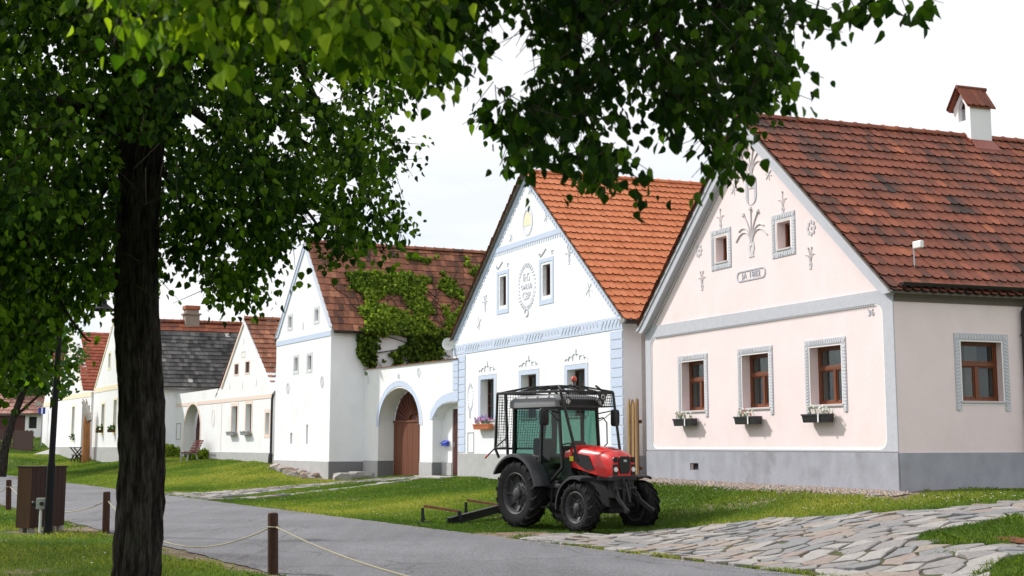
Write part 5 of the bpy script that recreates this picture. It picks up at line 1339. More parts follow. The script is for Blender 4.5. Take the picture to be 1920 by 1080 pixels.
T = empty('tractor', (.694, 25.12, 0.015), atan2(-.81, .59), 'red orchard tractor with black wire cage over its cab parked on the grass', 'tractor')
def tyre(name, c, R, W, nl, parent, sgn):
    b = MB(); rr = R*.60; hl = .036 if R > .5 else .03; Rb = R-hl
    prof = [(rr, -W*.40), (rr+.01, -W*.44), ((rr+Rb)/2, -W*.52), (Rb-.05, -W*.5), (Rb-.012, -W*.42), (Rb, -W*.2), (Rb+.004, 0), (Rb, W*.2), (Rb-.012, W*.42), (Rb-.05, W*.5), ((rr+Rb)/2, W*.52), (rr+.01, W*.44), (rr, W*.40)]
    b.lathe(prof, (0, 0, 0), 'y', 48)
    for k in range(nl):
        for s in (-1, 1):
            a0 = 2*pi*(k+(.5 if s > 0 else 0))/nl
            ys = [(.02, 0, Rb, R), (.20, .12, Rb, R), (.40, .26, Rb-.02, R-.008), (.505, .33, Rb-.06, R-.04), (.53, .36, Rb-.10, Rb-.085)]
            vs = []; lw = (.045 if R > .5 else .038)/R
            for fy, da, rb, rt in ys:
                for off, rad in ((-lw/2*1.3, rb-.01), (lw/2*1.3, rb-.01), (lw/2*.8, rt), (-lw/2*.8, rt)):
                    a = a0+da*(1.0 if R > .5 else 1.25)+off; vs.append((sin(a)*rad, s*fy*W, cos(a)*rad))
            fs = [(0, 1, 2, 3), (16, 19, 18, 17)]
            for q in range(4):
                for i in range(4): fs.append((q*4+i, q*4+(i+1) % 4, q*4+4+(i+1) % 4, q*4+4+i))
            b.add(vs, fs)
    o = b.build('wheel', M_tyre, parent, smooth=True); o.location = c
    g = MB(); yo = sgn*W*.42
    g.lathe([(rr+.012, yo), (rr-.004, yo+sgn*.012), (rr-.03, yo-sgn*.005), (rr-.045, yo-sgn*.05), (rr-.06, yo-sgn*.10), (rr*.62, yo-sgn*.12), (rr*.50, yo-sgn*.085), (rr*.30, yo-sgn*.08), (rr*.28, yo-sgn*.02), (rr*.18, yo+sgn*.0), (0.001, yo+sgn*.005)], (0, 0, 0), 'y', 36)
    g.lathe([(rr+.012, -yo), (rr-.03, -yo+sgn*.005), (rr-.06, yo-sgn*.10)], (0, 0, 0), 'y', 36)
    for k in range(8):
        a = 2*pi*k/8; g.lathe([(.018, yo-sgn*.085), (.018, yo-sgn*.055), (0.001, yo-sgn*.055)], (sin(a)*rr*.42, 0, cos(a)*rr*.42), 'y', 6)
        g.bar((sin(a)*rr*.60, yo-sgn*.115, cos(a)*rr*.60), (sin(a)*rr*.86, yo-sgn*.06, cos(a)*rr*.86), .05, .03)
    g.build('rim', M_rim2, o, smooth=True)
    return o
for s in (-1, 1):
    tyre('rear', (0, s*.62, .655), .665, .37, 18, T, s)
    tyre('front', (1.92, s*.71, .46), .475, .29, 16, T, s)
# driveline, engine, axles
b = MB(); b.box((-.25, -.22, .48), (.9, .22, .95)); b.box((.9, -.19, .45), (2.12, .19, 1.02)); b.tube([(0, -.5, .655), (0, .5, .655)], .13, 12); b.tube([(1.92, -.58, .46), (1.92, .58, .46)], .07, 10)
b.box((1.72, -.16, .34), (2.1, .16, .62)); b.tube([(1.92, -.55, .46), (1.92, -.62, .46)], .15, 12); b.tube([(1.92, .55, .46), (1.92, .62, .46)], .15, 12); b.box((1.3, -.26, .5), (1.75, .26, .72)); b.box((.2, -.48, .58), (.95, -.22, .92)); b.box((.2, .22, .58), (.95, .48, .92))
b.build('chassis', M_engine, T, bevel=.02)
b = MB(); b.box((2.12, -.24, .62), (2.32, .24, .98)); b.box((2.3, -.10, .52), (2.40, .10, .80)); b.build('front_bracket', M_blkp, T, bevel=.02)
b = MB()
for s in (-1, 1):
    b.bar((2.30, s*.20, .70), (2.72, s*.30, .42), .045, .07); b.bar((2.30, s*.20, .86), (2.5, s*.26, .58), .03, .03); b.tube([(2.72, s*.27, .42), (2.72, s*.34, .42)], .05, 8)
b.tube([(2.34, -.26, .80), (2.34, .26, .80)], .03, 8); b.bar((2.34, 0, .9), (2.46, 0, .55), .05); b.build('front_linkage', M_blkp, T)
b = MB()
for s in (-1, 1): b.tube([(2.38, s*.06, .78), (2.38, s*.06, .92), (2.36, s*.07, .99)], .016, 6); 
b.build('hydraulic_coupling', M_blkp, T)
# bonnet
def sect(x, w, zt, zb, cr):
    return [(x, -w, zb), (x, -w*1.03, zb+(zt-zb)*.35), (x, -w*.98, zt-cr*1.6), (x, -w*.80, zt-cr*.6), (x, -w*.42, zt-cr*.12), (x, 0, zt), (x, w*.42, zt-cr*.12), (x, w*.80, zt-cr*.6), (x, w*.98, zt-cr*1.6), (x, w*1.03, zb+(zt-zb)*.35), (x, w, zb)]
S_ = [sect(.98, .33, 1.60, 1.22, .10), sect(1.3, .325, 1.60, 1.16, .10), sect(1.7, .315, 1.57, 1.08, .10), sect(2.0, .31, 1.53, 1.02, .10), sect(2.18, .30, 1.49, 1.00, .10), sect(2.27, .285, 1.44, 1.01, .08), sect(2.32, .26, 1.38, 1.03, .05)]
b = MB(); n = 11; vs = [p for s in S_ for p in s]; fs = []
for i in range(len(S_)-1):
    for j in range(n-1): fs.append((i*n+j, i*n+j+1, (i+1)*n+j+1, (i+1)*n+j))
fs.append(tuple((len(S_)-1)*n+j for j in range(n))); fs.append(tuple(j for j in reversed(range(n))))
b.add(vs, fs); bo = b.build('bonnet', M_red, T, smooth=True)
b = MB(); FX = lambda w, d, z: Vector((2.325-d, w, z))
b.slab([(-.105, 1.07), (.105, 1.07), (.135, 1.2), (.14, 1.33), (.115, 1.385), (-.115, 1.385), (-.14, 1.33), (-.135, 1.2)], [], FX, -.02, .03); b.build('grille', M_blk, bo, bevel=.01)
for s in (-1, 1):
  b = MB(); b.slab([(s*.155, 1.28), (s*.255, 1.27), (s*.262, 1.34), (s*.245, 1.37), (s*.165, 1.375)], [], FX, -.004, .03); b.slab([(s*.155, 1.04), (s*.27, 1.04), (s*.27, 1.235), (s*.165, 1.24)], [], FX, -.004, .03); b.build('headlight_housing', M_blk, bo)
for s in (-1, 1):
    b = MB(); b.lathe([(.001, .0), (.040, .0), (.046, -.012), (.046, -.03)], (2.345, s*.212, 1.145), 'x', 16); b.build('headlight', M_lens, bo, smooth=True)
    b = MB(); b.lathe([(.001, .0), (.028, .0), (.032, -.012), (.032, -.03)], (2.34, s*.208, 1.325), 'x', 14); b.build('headlight', M_blkp, bo, smooth=True)
t_ = text('lettering', '105', Gh, lambda w, d, z: Vector((0, 0, 0)), 0, 0, .055, M_wht, bo); t_.location = (2.348, 0, 1.30); t_.rotation_euler = (pi/2, 0, pi/2)
b = MB(); b.box((1.9, -.30, .93), (2.33, .30, 1.03)); b.build('lower_cowl', M_blkp, bo, bevel=.02)
for s in (-1, 1):
    b = MB(); P = [(1.22, s*.344, 1.45), (1.70, s*.332, 1.39), (1.86, s*.329, 1.13), (1.62, s*.336, 1.13), (1.40, s*.343, 1.22), (1.24, s*.348, 1.34)]
    b.poly(P); b.poly([(x, y-s*.02, z) for x, y, z in reversed(P)]); b.build('side_vent', M_blk, bo, recalc=False)
b = MB(); P = [(1.85, 0, 1.567), (2.0, -.09, 1.537), (2.12, -.02, 1.517), (2.14, .02, 1.513), (2.0, .09, 1.537)]; b.poly([(x, y, z+.002) for x, y, z in P]); b.build('bonnet_decal', M_redd, bo, recalc=False)
b = MB(); b.lathe([(.001, .014), (.02, .012), (.026, .0)], (2.09, 0, 1.517), 'z', 12); b.build('bonnet_badge', M_lamp, bo, smooth=True)
b = MB(); b.box((.9, -.345, 1.0), (1.2, -.33, 1.36)); b.build('side_panel', M_blkp, bo); b = MB(); b.box((.9, .33, 1.0), (1.2, .345, 1.36)); b.build('side_panel', M_blkp, bo)
b = MB(); b.box((1.17, -.362, 1.29), (1.28, -.356, 1.38)); b.build('sticker', M_yel, bo)
# cab
cab = empty('cab', (0, 0, 0)); cab.parent = T
def post(mb, p, q, w=.055): mb.bar(p, q, w, w)
b = MB()
for s in (-1, 1):
    post(b, (-.42, s*.50, 1.15), (-.40, s*.49, 2.34), .07); post(b, (.48, s*.53, .80), (.50, s*.50, 2.34), .06); post(b, (1.08, s*.46, 1.15), (.98, s*.47, 2.34), .055)
    b.bar((-.42, s*.50, 2.32), (1.0, s*.48, 2.32), .06, .06); b.bar((-.42, s*.50, 1.40), (.48, s*.53, 1.36), .05, .05)
    b.bar((1.08, s*.46, 1.17), (.60, s*.50, .78), .05, .05); b.bar((.48, s*.53, .80), (1.05, s*.5, .80), .05, .05)
b.bar((1.08, -.46, 1.55), (1.08, .46, 1.55), .05, .05); b.bar((.98, -.47, 2.30), (.98, .47, 2.30), .07, .09); b.bar((-.42, -.5, 1.35), (-.42, .5, 1.35), .05, .05)
b.build('cab_frame', M_blk, cab, bevel=.008)
b = MB()
for s in (-1, 1): b.poly([(-.40, s*.505, 1.42), (.46, s*.53, 1.38), (.48, s*.505, 2.29), (-.38, s*.49, 2.29)])
b.build('side_glass', M_cabglass, cab, recalc=False)
b = MB()
for s in (-1, 1): b.poly([(.51, s*.535, .84), (.62, s*.53, .84), (1.06, s*.47, 1.2), (.97, s*.475, 2.28), (.53, s*.505, 2.29)])
b.build('door_glass', M_cabglass, cab, recalc=False)
b = MB(); b.poly([(1.095, -.44, 1.57), (1.095, .44, 1.57), (1.0, .45, 2.26), (1.0, -.45, 2.26)]); b.build('windscreen', M_cabglass, cab, recalc=False)
b = MB(); b.poly([(-.43, -.47, 1.38), (-.43, .47, 1.38), (-.41, .46, 2.28), (-.41, -.46, 2.28)]); b.build('rear_glass', M_cabglass, cab, recalc=False)
b = MB()
for s in (-1, 1):
    b.add([(-.30, s*.50, 1.38), (.46, s*.545, 1.34), (.46, s*.55, .86), (.62, s*.55, .66), (.30, s*.545, .66), (.05, s*.50, .9), (-.1, s*.46, 1.2)], [tuple(range(7))])
b.build('lower_side_panel', M_gdoor, cab, recalc=False)  # lower door glass with its reflection painted on as dark green
# seat, wheel, dash
M_seatg = mat('green_seat_cover', (0.025, 0.05, 0.015), .8)
b = MB(); b.box((-.05, -.24, 1.12), (.42, .24, 1.24)); b.build('seat', M_seatg, cab, bevel=.03)
b = MB(); b.box((-.16, -.24, 1.2), (-.04, .24, 1.72)); b.build('seat_back', M_blkp, cab, bevel=.04)
b = MB(); b.tube([(.66+.02*sin(a), .19*cos(a), 1.52+.10*sin(a)) for a in [i*2*pi/20 for i in range(21)]], .014, 6, cap=False); b.tube([(.66, 0, 1.52), (.88, 0, 1.3)], .02, 6); b.bar((.66, -.18, 1.52), (.66, .18, 1.52), .02); b.build('steering_wheel', M_blk, cab, smooth=True)
b = MB(); b.box((.82, -.30, 1.1), (1.06, .30, 1.55)); b.lathe([(.16, 0), (.15, .09), (.09, .12), (.001, .12)], (.92, .05, 1.55), n=14); b.box((.3, -.5, .8), (1.05, .5, .86)); b.build('dashboard', M_blkp, cab, bevel=.02)
b = MB(); b.tube([(.30, -.33, 1.35), (.33, -.33, 1.62), (.29, -.33, 1.95)], .010, 6); b.lathe([(.001, -.03), (.025, -.02), (.028, .02), (.001, .04)], (.29, -.33, 1.97), n=8); b.tube([(.55, -.36, 1.2), (.60, -.36, 1.55)], .013, 6); b.build('lever', M_blk, cab, smooth=True)
# roof
b = MB()
def ring(z, x0, x1, y, r=.10, n=4):
    return [(p[0], p[1], z) for p in rrect(x0, x1, -y, y, r, n)]
R_s = [ring(2.305, -.47, 1.0, .52), ring(2.32, -.52, 1.06, .575), ring(2.45, -.52, 1.05, .575), ring(2.53, -.46, .98, .53, .12), ring(2.565, -.3, .8, .38, .12)]
n = len(R_s[0]); vs = [p for r in R_s for p in r]; fs = [tuple(reversed(range(n))), tuple((len(R_s)-1)*n+i for i in range(n))]
for q in range(len(R_s)-1):
    for i in range(n): fs.append((q*n+i, q*n+(i+1) % n, (q+1)*n+(i+1) % n, (q+1)*n+i))
b.add(vs, fs); b.build('cab_roof', M_cabgrey, cab, smooth=True)
b = MB(); b.box((.98, -.50, 2.34), (1.115, .50, 2.47)); b.build('roof_visor', M_blkp, cab, bevel=.02)
for s in (-1, 1):
    b = MB(); b.lathe([(.001, .0), (.055, -.002), (.066, -.015), (.07, -.05), (.05, -.09), (.001, -.1)], (1.19, s*.40, 2.42), 'x', 18); b.build('work_light', M_lens, cab, smooth=True)
    b = MB(); b.lathe([(.066, .004), (.078, .0), (.078, -.06), (.06, -.09)], (1.19, s*.40, 2.42), 'x', 18); b.build('work_light_housing', M_blkp, cab, smooth=True)
# mirrors
for s, x in ((-1, 0), (1, 0)):
    mo = empty('mirror', (0, 0, 0)); mo.parent = T
    b = MB(); b.tube([(1.0, s*.50, 2.20), (1.08, s*.80, 2.26), (1.06, s*.84, 2.22)], .013, 6); b.tube([(1.0, s*.50, 2.05), (1.06, s*.62, 2.12), (1.08, s*.80, 2.24)], .009, 6); b.build('mirror_arm', M_blk, mo, smooth=True)
    b = MB(); c = Vector((1.05, s*.88, 2.12)); pr = rrect(-.10, .10, -.165, .165, .05, 4); vs = []
    for d_, k in ((-.03, .8), (-.01, 1), (.02, 1), (.055, .75)):
        for u, v in pr: vs.append((c.x+d_, c.y+u*k, c.z+v*k))
    n = len(pr); fs = [tuple(range(n)), tuple(3*n+i for i in reversed(range(n)))]
    for q in range(3):
        for i in range(n): fs.append((q*n+i, q*n+(i+1) % n, (q+1)*n+(i+1) % n, (q+1)*n+i))
    b.add(vs, fs); b.build('mirror_shell', M_blkp, mo, smooth=True)
# cage
cg = empty('cage', (0, 0, 0)); cg.parent = T
x0, x1, Y, zt = -.78, 1.27, .65, 2.62
b = MB()
for s in (-1, 1):
    b.bar((x0, s*Y, zt), (x1, s*Y, zt-.02), .05); b.bar((x0, s*Y, zt), (-.93, s*.60, 1.52), .042); b.bar((-.93, s*.60, 1.52), (-.80, s*.60, 1.34), .042)
    b.bar((-.50, s*Y, zt), (-.50, s*.60, 1.40), .045); b.bar((-.93, s*.60, 1.52), (-.50, s*.60, 1.54), .036)
    b.bar((x1, s*Y, zt-.02), (1.62, s*.52, 1.28 if s < 0 else 1.40), .045)
    b.bar((x1, s*Y, 2.33), (-.5, s*Y, 2.33), .02) if s > 0 else None
b.bar((x0, -Y, zt), (x0, Y, zt), .042); b.bar((x1, -Y, zt-.02), (x1, Y, zt-.02), .05); b.bar((-.93, -.60, 1.52), (-.93, .60, 1.52), .042); b.bar((x1+.07, -Y+.02, 2.33), (x1+.07, Y-.02, 2.33), .022)
b.build('cage_frame', M_blk, cg, bevel=.006)
b = MB(); zi = 2.73; A1, A2, A3, A4 = (-.2, -.3, zi), (.75, -.3, zi), (.75, .3, zi), (-.2, .3, zi)
for p, q in ((A1, A2), (A2, A3), (A3, A4), (A4, A1), ((x0, -Y, zt), A1), ((x1, -Y, zt), A2), ((x1, Y, zt), A3), ((x0, Y, zt), A4)): b.bar(p, q, .034)
for k in range(5):
    x = -.45+k*.36; b.bar((x, -Y, zt), (x+.18, -.3 if x+.18 < .75 else -.3, zi), .030); b.bar((x, Y, zt), (x+.18, .3, zi), .030)
for k in range(3): b.bar((-.05+k*.28, -.3, zi), (.12+k*.28, .3, zi), .028)
b.bar((x0, -.22, zt), (-.2, -.1, zi), .028); b.bar((x0, .22, zt), (-.2, .1, zi), .028); b.bar((x1, -.22, zt), (.75, -.1, zi), .028); b.bar((x1, .22, zt), (.75, .1, zi), .028)
b.build('cage_roof_grid', M_blk, cg)
b = MB()
def grid(P00, P10, P11, P01, nu, nv, t=.0065):
    P00, P10, P11, P01 = map(Vector, (P00, P10, P11, P01))
    for i in range(nu+1):
        u = i/nu; b.bar(P00.lerp(P10, u), P01.lerp(P11, u), t)
    for j in range(nv+1):
        v = j/nv; b.bar(P00.lerp(P01, v), P10.lerp(P11, v), t)
for s in (-1, 1): grid((-.93, s*.61, 1.52), (-.50, s*.61, 1.52), (-.50, s*.655, 2.6), (-.79, s*.655, 2.6), 6, 20)
grid((-.93, -.60, 1.52), (-.93, .60, 1.52), (-.78, .65, 2.6), (-.78, -.65, 2.6), 20, 20)
grid((1.34, -.63, 2.33), (1.34, .63, 2.33), (1.275, .64, 2.6), (1.275, -.64, 2.6), 24, 5)
grid((.9, .655, 2.33), (1.34, .655, 2.33), (1.27, .655, 2.6), (.9, .655, 2.6), 8, 5)
b.build('wire_mesh', M_blk, cg, recalc=False)
b = MB(); b.add([(1.30, .18, 2.61), (1.30, .48, 2.61), (1.345, .33, 2.37), (1.315, .18, 2.61), (1.315, .48, 2.61), (1.36, .33, 2.37)], [(0, 1, 2), (3, 5, 4), (0, 3, 4, 1), (1, 4, 5, 2), (2, 5, 3, 0)]); b.build('pennant_plate', M_blk, cg)
b = MB(); b.lathe([(.05, 0), (.04, .004), (.03, .004), (.03, -.004)], (1.345, .33, 2.51), 'x', 14); b.build('pennant_badge', M_steel, cg)
bc = empty('beacon', (0, 0, 0)); bc.parent = T
b = MB(); b.tube([(.62, .2, 2.72), (.62, .2, 2.83)], .014, 8); b.lathe([(.04, 2.83), (.04, 2.845)], (.62, .2, 0), n=12, cap=True); b.build('beacon_stem', M_blk, bc)
b = MB(); b.lathe([(.052, 2.845), (.055, 2.87), (.05, 2.915), (.03, 2.935), (.001, 2.938)], (.62, .2, 0), n=14); b.build('beacon_lens', M_orange, bc, smooth=True)
# fenders
def fender(c, r, w, a0, a1, m, name, th=.02, lip=.05):
    b = MB(); n = 22; vs = []
    for i in range(n+1):
        a = radians(a0+(a1-a0)*i/n)
        for y, dr in ((-w/2, -lip), (-w/2+.004, -.01), (-w/2+.04, .012), (0, .016), (w/2-.04, .012), (w/2-.004, -.01), (w/2, -lip)):
            vs.append((c[0]+cos(a)*(r+dr), c[1]+y, c[2]+sin(a)*(r+dr)))
        for y, dr in ((w/2-.012, -lip), (0, -.004), (-w/2+.012, -lip)): vs.append((c[0]+cos(a)*(r+dr), c[1]+y, c[2]+sin(a)*(r+dr)))
    k = 10; fs = [tuple(range(k)), tuple(n*k+i for i in reversed(range(k)))]
    for i in range(n):
        for j in range(k): fs.append((i*k+j, i*k+(j+1) % k, (i+1)*k+(j+1) % k, (i+1)*k+j))
    b.add(vs, fs); return b.build(name, m, T, smooth=True)
for s in (-1, 1):
    fender((0, s*.64, .655), .76, .44, 12, 150, M_fend, 'rear_fender'); fender((1.92, s*.71, .46), .565, .33, 70, 185, M_blkp, 'front_fender')
    b = MB(); b.poly([(0+cos(radians(a))*.75, s*.44, .655+sin(radians(a))*.75) for a in range(0, 151, 10)]+[(-.4, s*.44, .9), (0, s*.44, .75), (.45, s*.44, .62)]); b.build('fender_side', M_gdoor, T, recalc=False)
b = MB(); b.tube([(1.12, .46, 1.5), (1.2, .55, 1.62), (1.17, .57, 2.02), (1.08, .55, 2.12), (1.0, .5, 2.1)], .014, 6); b.tube([(1.2, -.30, 1.56), (1.24, -.30, 1.62)], .02, 6); b.build('grab_rail', M_blk, T, smooth=True)
b = MB(); b.tube([(-.48, -.62, 1.75), (-.82, -.66, 1.55), (-1.02, -.70, 1.40)], .014, 6); b.build('rear_lever', M_blk, T); b = MB(); b.tube([(-1.02, -.70, 1.40), (-1.12, -.715, 1.33)], .018, 6); b.build('lever_grip', M_orange, T)
b = MB(); b.box((.55, -.64, .40), (.85, -.46, .44)); b.bar((.57, -.55, .44), (.57, -.5, .8), .03); b.bar((.83, -.55, .44), (.83, -.5, .8), .03); b.build('step', M_blkp, T)
b = MB(); b.tube([(1.35, -.27, .86), (1.35, -.27, .62)], .035, 8); b.build('fuel_filter', M_orange if False else mat('tan_filter', (.35, .22, .12), .5), T)
b = MB()
for s in (-1, 1): b.bar((-.3, s*.3, .5), (-.95, s*.38, .42), .04, .06); b.bar((-.35, s*.25, .95), (-.9, s*.38, .5), .03, .03)
b.bar((-.3, 0, .95), (-.85, 0, .75), .04); b.build('rear_linkage', M_blkp, T)

# levelling bar lying on the grass behind the tractor
M_rust = mat('rusty_steel', (0.20, 0.075, 0.035), .8, var=.3, var_scale=8, bump=.3, color2=(.11, .05, .03)); M_iron = mat('black_iron', (0.030, 0.030, 0.034), .5, metal=.3, var=.2, var_scale=6)
p0 = Vector((-1.28, 25.35, .0)); e = empty('levelling_bar', p0, 0, 'long black steel bar with two rusty arms lying on the grass behind the tractor', 'implement')
def gp(x, y, z): return Vector((x-p0.x, y-p0.y, gz1(x, y)+z-p0.z))
b = MB(); q0, q1 = gp(-1.28, 25.35, .085), gp(.98, 29.2, .10); b.bar(q0, q1, .03, .14); b.bar(q0+Vector((0, 0, .07)), q1+Vector((0, 0, .07)), .10, .018); b.bar(q0-Vector((0, 0, .07)), q1-Vector((0, 0, .07)), .10, .018); b.build('beam', M_iron, e)
for (x, y, bx, by) in ((-1.81, 26.2, -1.06, 25.72), (-.97, 27.6, -.26, 27.08)):
    b = MB(); b.bar(gp(x, y, .36), gp(bx, by, .27), .045, .05); b.build('arm', M_rust, e)
    b = MB(); b.bar(gp(x-.03, y, .01), gp(x-.03, y, .32), .06, .06); b.bar(gp(x-.16, y-.05, .02), gp(x+.14, y+.06, .03), .07, .04); b.bar(gp(x+.02, y, .06), gp(x-.03, y, .26), .02); b.build('foot', M_iron, e)
    b = MB(); b.bar(gp(bx, by, .1), gp(bx, by, .28), .12, .08); b.build('bracket', M_iron, e)

# ================================================================== POSTS AND ROPE
M_post = mat('dark_brown_post', (0.055, 0.022, 0.013), .7, var=.25, var_scale=10, bump=.35, stretch=(1, 1, .1)); M_rope = mat('pale_hemp_rope', (0.42, 0.38, 0.28), .9, bump=.6, bump_scale=150)
PST = [(1.85, 7.7), (-2.99, 16.0), (-7.43, 23.3), (-12.40, 31.3), (-17.6, 39.4)]
LB = ['brown bollard post just out of the picture at the front', 'brown wooden bollard post in the foreground carrying the rope on both sides', 'brown wooden bollard post behind the big tree trunk', 'brown wooden bollard post at the far left beyond the cabinet', 'farthest brown bollard post beyond the left edge']
for i, (x, y) in enumerate(PST):
    e = empty('bollard_post', (x, y, 0), .3*i, LB[i], 'post', 'wooden posts along the lane'); h = .76
    b = MB(); b.lathe([(.066, -.15), (.066, h-.03), (.060, h-.008), (.045, h), (.001, h+.003)], n=16)
    o = b.build('shaft', M_post, e, smooth=True); o.rotation_euler = (radians(1.5)*(-1)**i, radians(-1.2), 0)
    b = MB(); b.tube([(.075*cos(a), .075*sin(a), .585) for a in [k*pi/6 for k in range(13)]], .009, 6, cap=False); b.build('rope_ring', M_rope, e, smooth=True)
for i in range(len(PST)-1):
    a = Vector((*PST[i], .585)); c = Vector((*PST[i+1], .585)); d = (c-a).normalized(); a = a+d*.075; c = c-d*.075; sag = (.28, .50, .38, .4)[i]
    b = MB(); n = 40; rel = [a.lerp(c, t/n)-Vector((0, 0, 4*sag*(t/n)*(1-t/n)))-a for t in range(n+1)]
    b.tube(rel, .0105, 7); o = b.build('barrier_rope', M_rope, None, smooth=True); o.location = a
    tag(o, ['pale rope rising from the bottom edge to the foreground post', 'pale rope sagging between the foreground post and the tree trunk', 'pale rope sagging between the trunk and the cabinet', 'pale rope at the far left edge'][i], 'rope', 'ropes between the posts')

# ================================================================== LAMP, CABINET, METER BOX
M_lampm = mat('black_lamp_paint', (.010, .010, .012), .65, spec=.15)
e = empty('street_lamp', (-8.40, 23.05, 0), 0, 'tall black street lamp post with a cone shade in front of the far houses', 'lamp')
b = MB(); b.tube([(0, 0, -.05), (.01, 0, 1.22), (.012, 0, 1.30), (.06, 0, 4.7)], [.074, .073, .056, .05], 14); b.lathe([(.08, 0), (.08, .14), (.075, .16)], (0, 0, 0), n=12); b.build('pole', M_lampm, e, smooth=True)
b = MB(); b.tube([(.10, 0, 4.62), (.3, 0, 4.68), (.60, 0, 4.66), (.80, 0, 4.60), (.83, 0, 4.42)], .022, 8); b.build('arm', M_lampm, e, smooth=True)
b = MB(); b.lathe([(.03, 4.48), (.035, 4.38), (.06, 4.30), (.075, 4.20), (.16, 4.13), (.245, 4.09), (.25, 4.075), (.235, 4.08), (.06, 4.15)], (.83, 0, 0), n=24); b.build('lamp_shade', M_lampm, e, smooth=True)
b = MB(); b.lathe([(.05, 4.15), (.065, 4.10), (.05, 4.06), (.001, 4.05)], (.83, 0, 0), n=12); b.build('bulb', M_lens, e, smooth=True)
M_cab = mat('brown_stained_boards', (.034, .013, .008), .6, var=.2, var_scale=6, stretch=(1, 1, .08)); M_cabl = mat('light_brown_board', (.10, .05, .026), .6, var=.15, var_scale=6, stretch=(1, 1, .1))
e = empty('timber_cabinet', (-8.87, 23.40, 0), atan2(.94, .35), 'dark brown boarded cabinet standing behind the lamp post', 'cabinet')
b = MB(); b.box((.01, .01, .10), (.92, .29, 1.17)); b.build('body', M_cab, e)
for k in range(8): b = MB(); b.box((.0+k*.116, -.015, .09), (.110+k*.116, .0095, 1.19)); b.build('board', M_cab, e)
b = MB(); b.box((-.02, -.01, .09), (.0095, .30, 1.19)); b.build('side_board', M_cabl, e)
b = MB(); b.box((-.03, -.03, 1.19), (.95, .32, 1.215)); b.build('lid', M_cab, e)
for x, y in ((.06, .03), (.85, .03), (.06, .2), (.85, .2)): b = MB(); b.box((x, y, -.05), (x+.12, y+.08, .10)); b.build('foot_block', M_block, e)
e = empty('socket_post', (-8.57, 23.12, 0), .2, 'small grey electric socket box on a white pipe beside the lamp post', 'box')
M_greyp = mat('grey_plastic', (.33, .35, .31), .5)
b = MB(); b.tube([(0, 0, -.02), (0, 0, .46)], .026, 10); b.build('pipe', M_wplast, e, smooth=True)
b = MB(); b.box((-.08, -.06, .45), (.08, .06, .65)); b.build('box', M_greyp, e, bevel=.01)
b = MB(); b.lathe([(.035, 0), (.035, -.03), (.001, -.03)], (.02, -.06, .55), 'y', 12); b.lathe([(.04, 0), (.05, -.05), (.04, -.07), (.001, -.07)], (-.085, 0, .55), 'x', 12); b.build('socket', M_blkp, e)

# ================================================================== THINGS BY THE FAR HOUSES
M_slat = mat('maroon_bench_slat', (.17, .035, .028), .6, var=.1); M_conc = mat('grey_bench_metal', (.42, .43, .43), .6)
p = Ch.M @ Ch.F(9.1, -1.0, .95); e = empty('park_bench', (p.x, p.y, gz1(p.x, p.y)), Ch.a-pi/2, 'maroon slatted bench beside the arched entry of the cottage', 'bench')
for k in range(4): b = MB(); b.box((-.75, -.20+k*.12, .42), (.75, -.11+k*.12, .45)); b.build('seat_slat', M_slat, e)
for k in range(5): b = MB(); b.bar((-.75, .29+k*.055, .52+k*.115), (.75, .29+k*.055, .52+k*.115), .025, .085); b.build('back_slat', M_slat, e)
for x in (-.55, .55): b = MB(); b.bar((x, -.2, 0), (x, -.12, .42), .05); b.bar((x, .35, 0), (x, .2, .42), .05); b.bar((x, -.2, .40), (x, .25, .40), .05); b.bar((x, .25, .40), (x, .53, 1.02), .045); b.build('bench_leg', M_conc, e)
def xy0(px, Z): return (px-960)/2368*Z
M_dkwood = mat('dark_picnic_wood', (.05, .04, .035), .8)
x, y = xy0(146, 74), 74; e = empty('garden_table', (x, y, gz1(x, y)), Eh.a-pi/2, 'dark garden table beside the carved post', 'table')
b = MB()
for k in range(4): b.box((-.75, -.36+k*.18, .74), (.75, -.20+k*.18, .78))
b.build('table_top', M_dkwood, e)
for xx in (-.55, .55): b = MB(); b.bar((xx, -.3, 0), (xx, .3, .74), .06); b.bar((xx, .3, 0), (xx, -.3, .74), .06); b.build('leg', M_dkwood, e)
x, y = xy0(144, 73), 73; e = empty('garden_bench', (x, y, gz1(x, y)), Eh.a-pi/2, 'low dark bench in front of the garden table', 'bench')
b = MB(); b.box((-.7, -.16, .40), (.7, .16, .45)); b.build('seat', M_dkwood, e)
for xx in (-.5, .5): b = MB(); b.tube([(xx, -.2, 0), (xx, -.1, .4)], .03, 6); b.tube([(xx, .2, 0), (xx, .1, .4)], .03, 6); b.build('leg', M_dkwood, e)
M_carv = mat('orange_carved_wood', (.40, .17, .065), .7, var=.2, var_scale=4, stretch=(1, 1, .2)); M_carvl = mat('bleached_carved_wood', (.52, .48, .45), .7, var=.15, var_scale=5)
x, y = xy0(161, 72.6), 72.6; e = empty('carved_post', (x, y, gz1(x, y)), 0, 'orange carved timber post with a bleached carved top at the far house', 'sculpture')
b = MB(); b.tube([(0, 0, -.1), (.02, 0, 1.0), (0, 0, 2.0), (.02, 0, 2.75), (-.05, 0, 3.1)], [.23, .22, .21, .19, .10], 9); b.build('shaft', M_carv, e)
b = MB(); b.tube([(-.25, -.05, 3.45), (-.08, -.1, 3.1), (.08, -.15, 2.7), (.2, -.15, 2.35)], [.10, .13, .16, .15], 9); b.tube([(-.3, 0, 3.6), (-.05, 0, 3.25), (.1, .05, 3.0)], [.03, .06, .08], 6); b.tube([(-.1, 0, 3.6), (0, 0, 3.3)], [.03, .06], 6); b.build('carved_top', M_carvl, e)
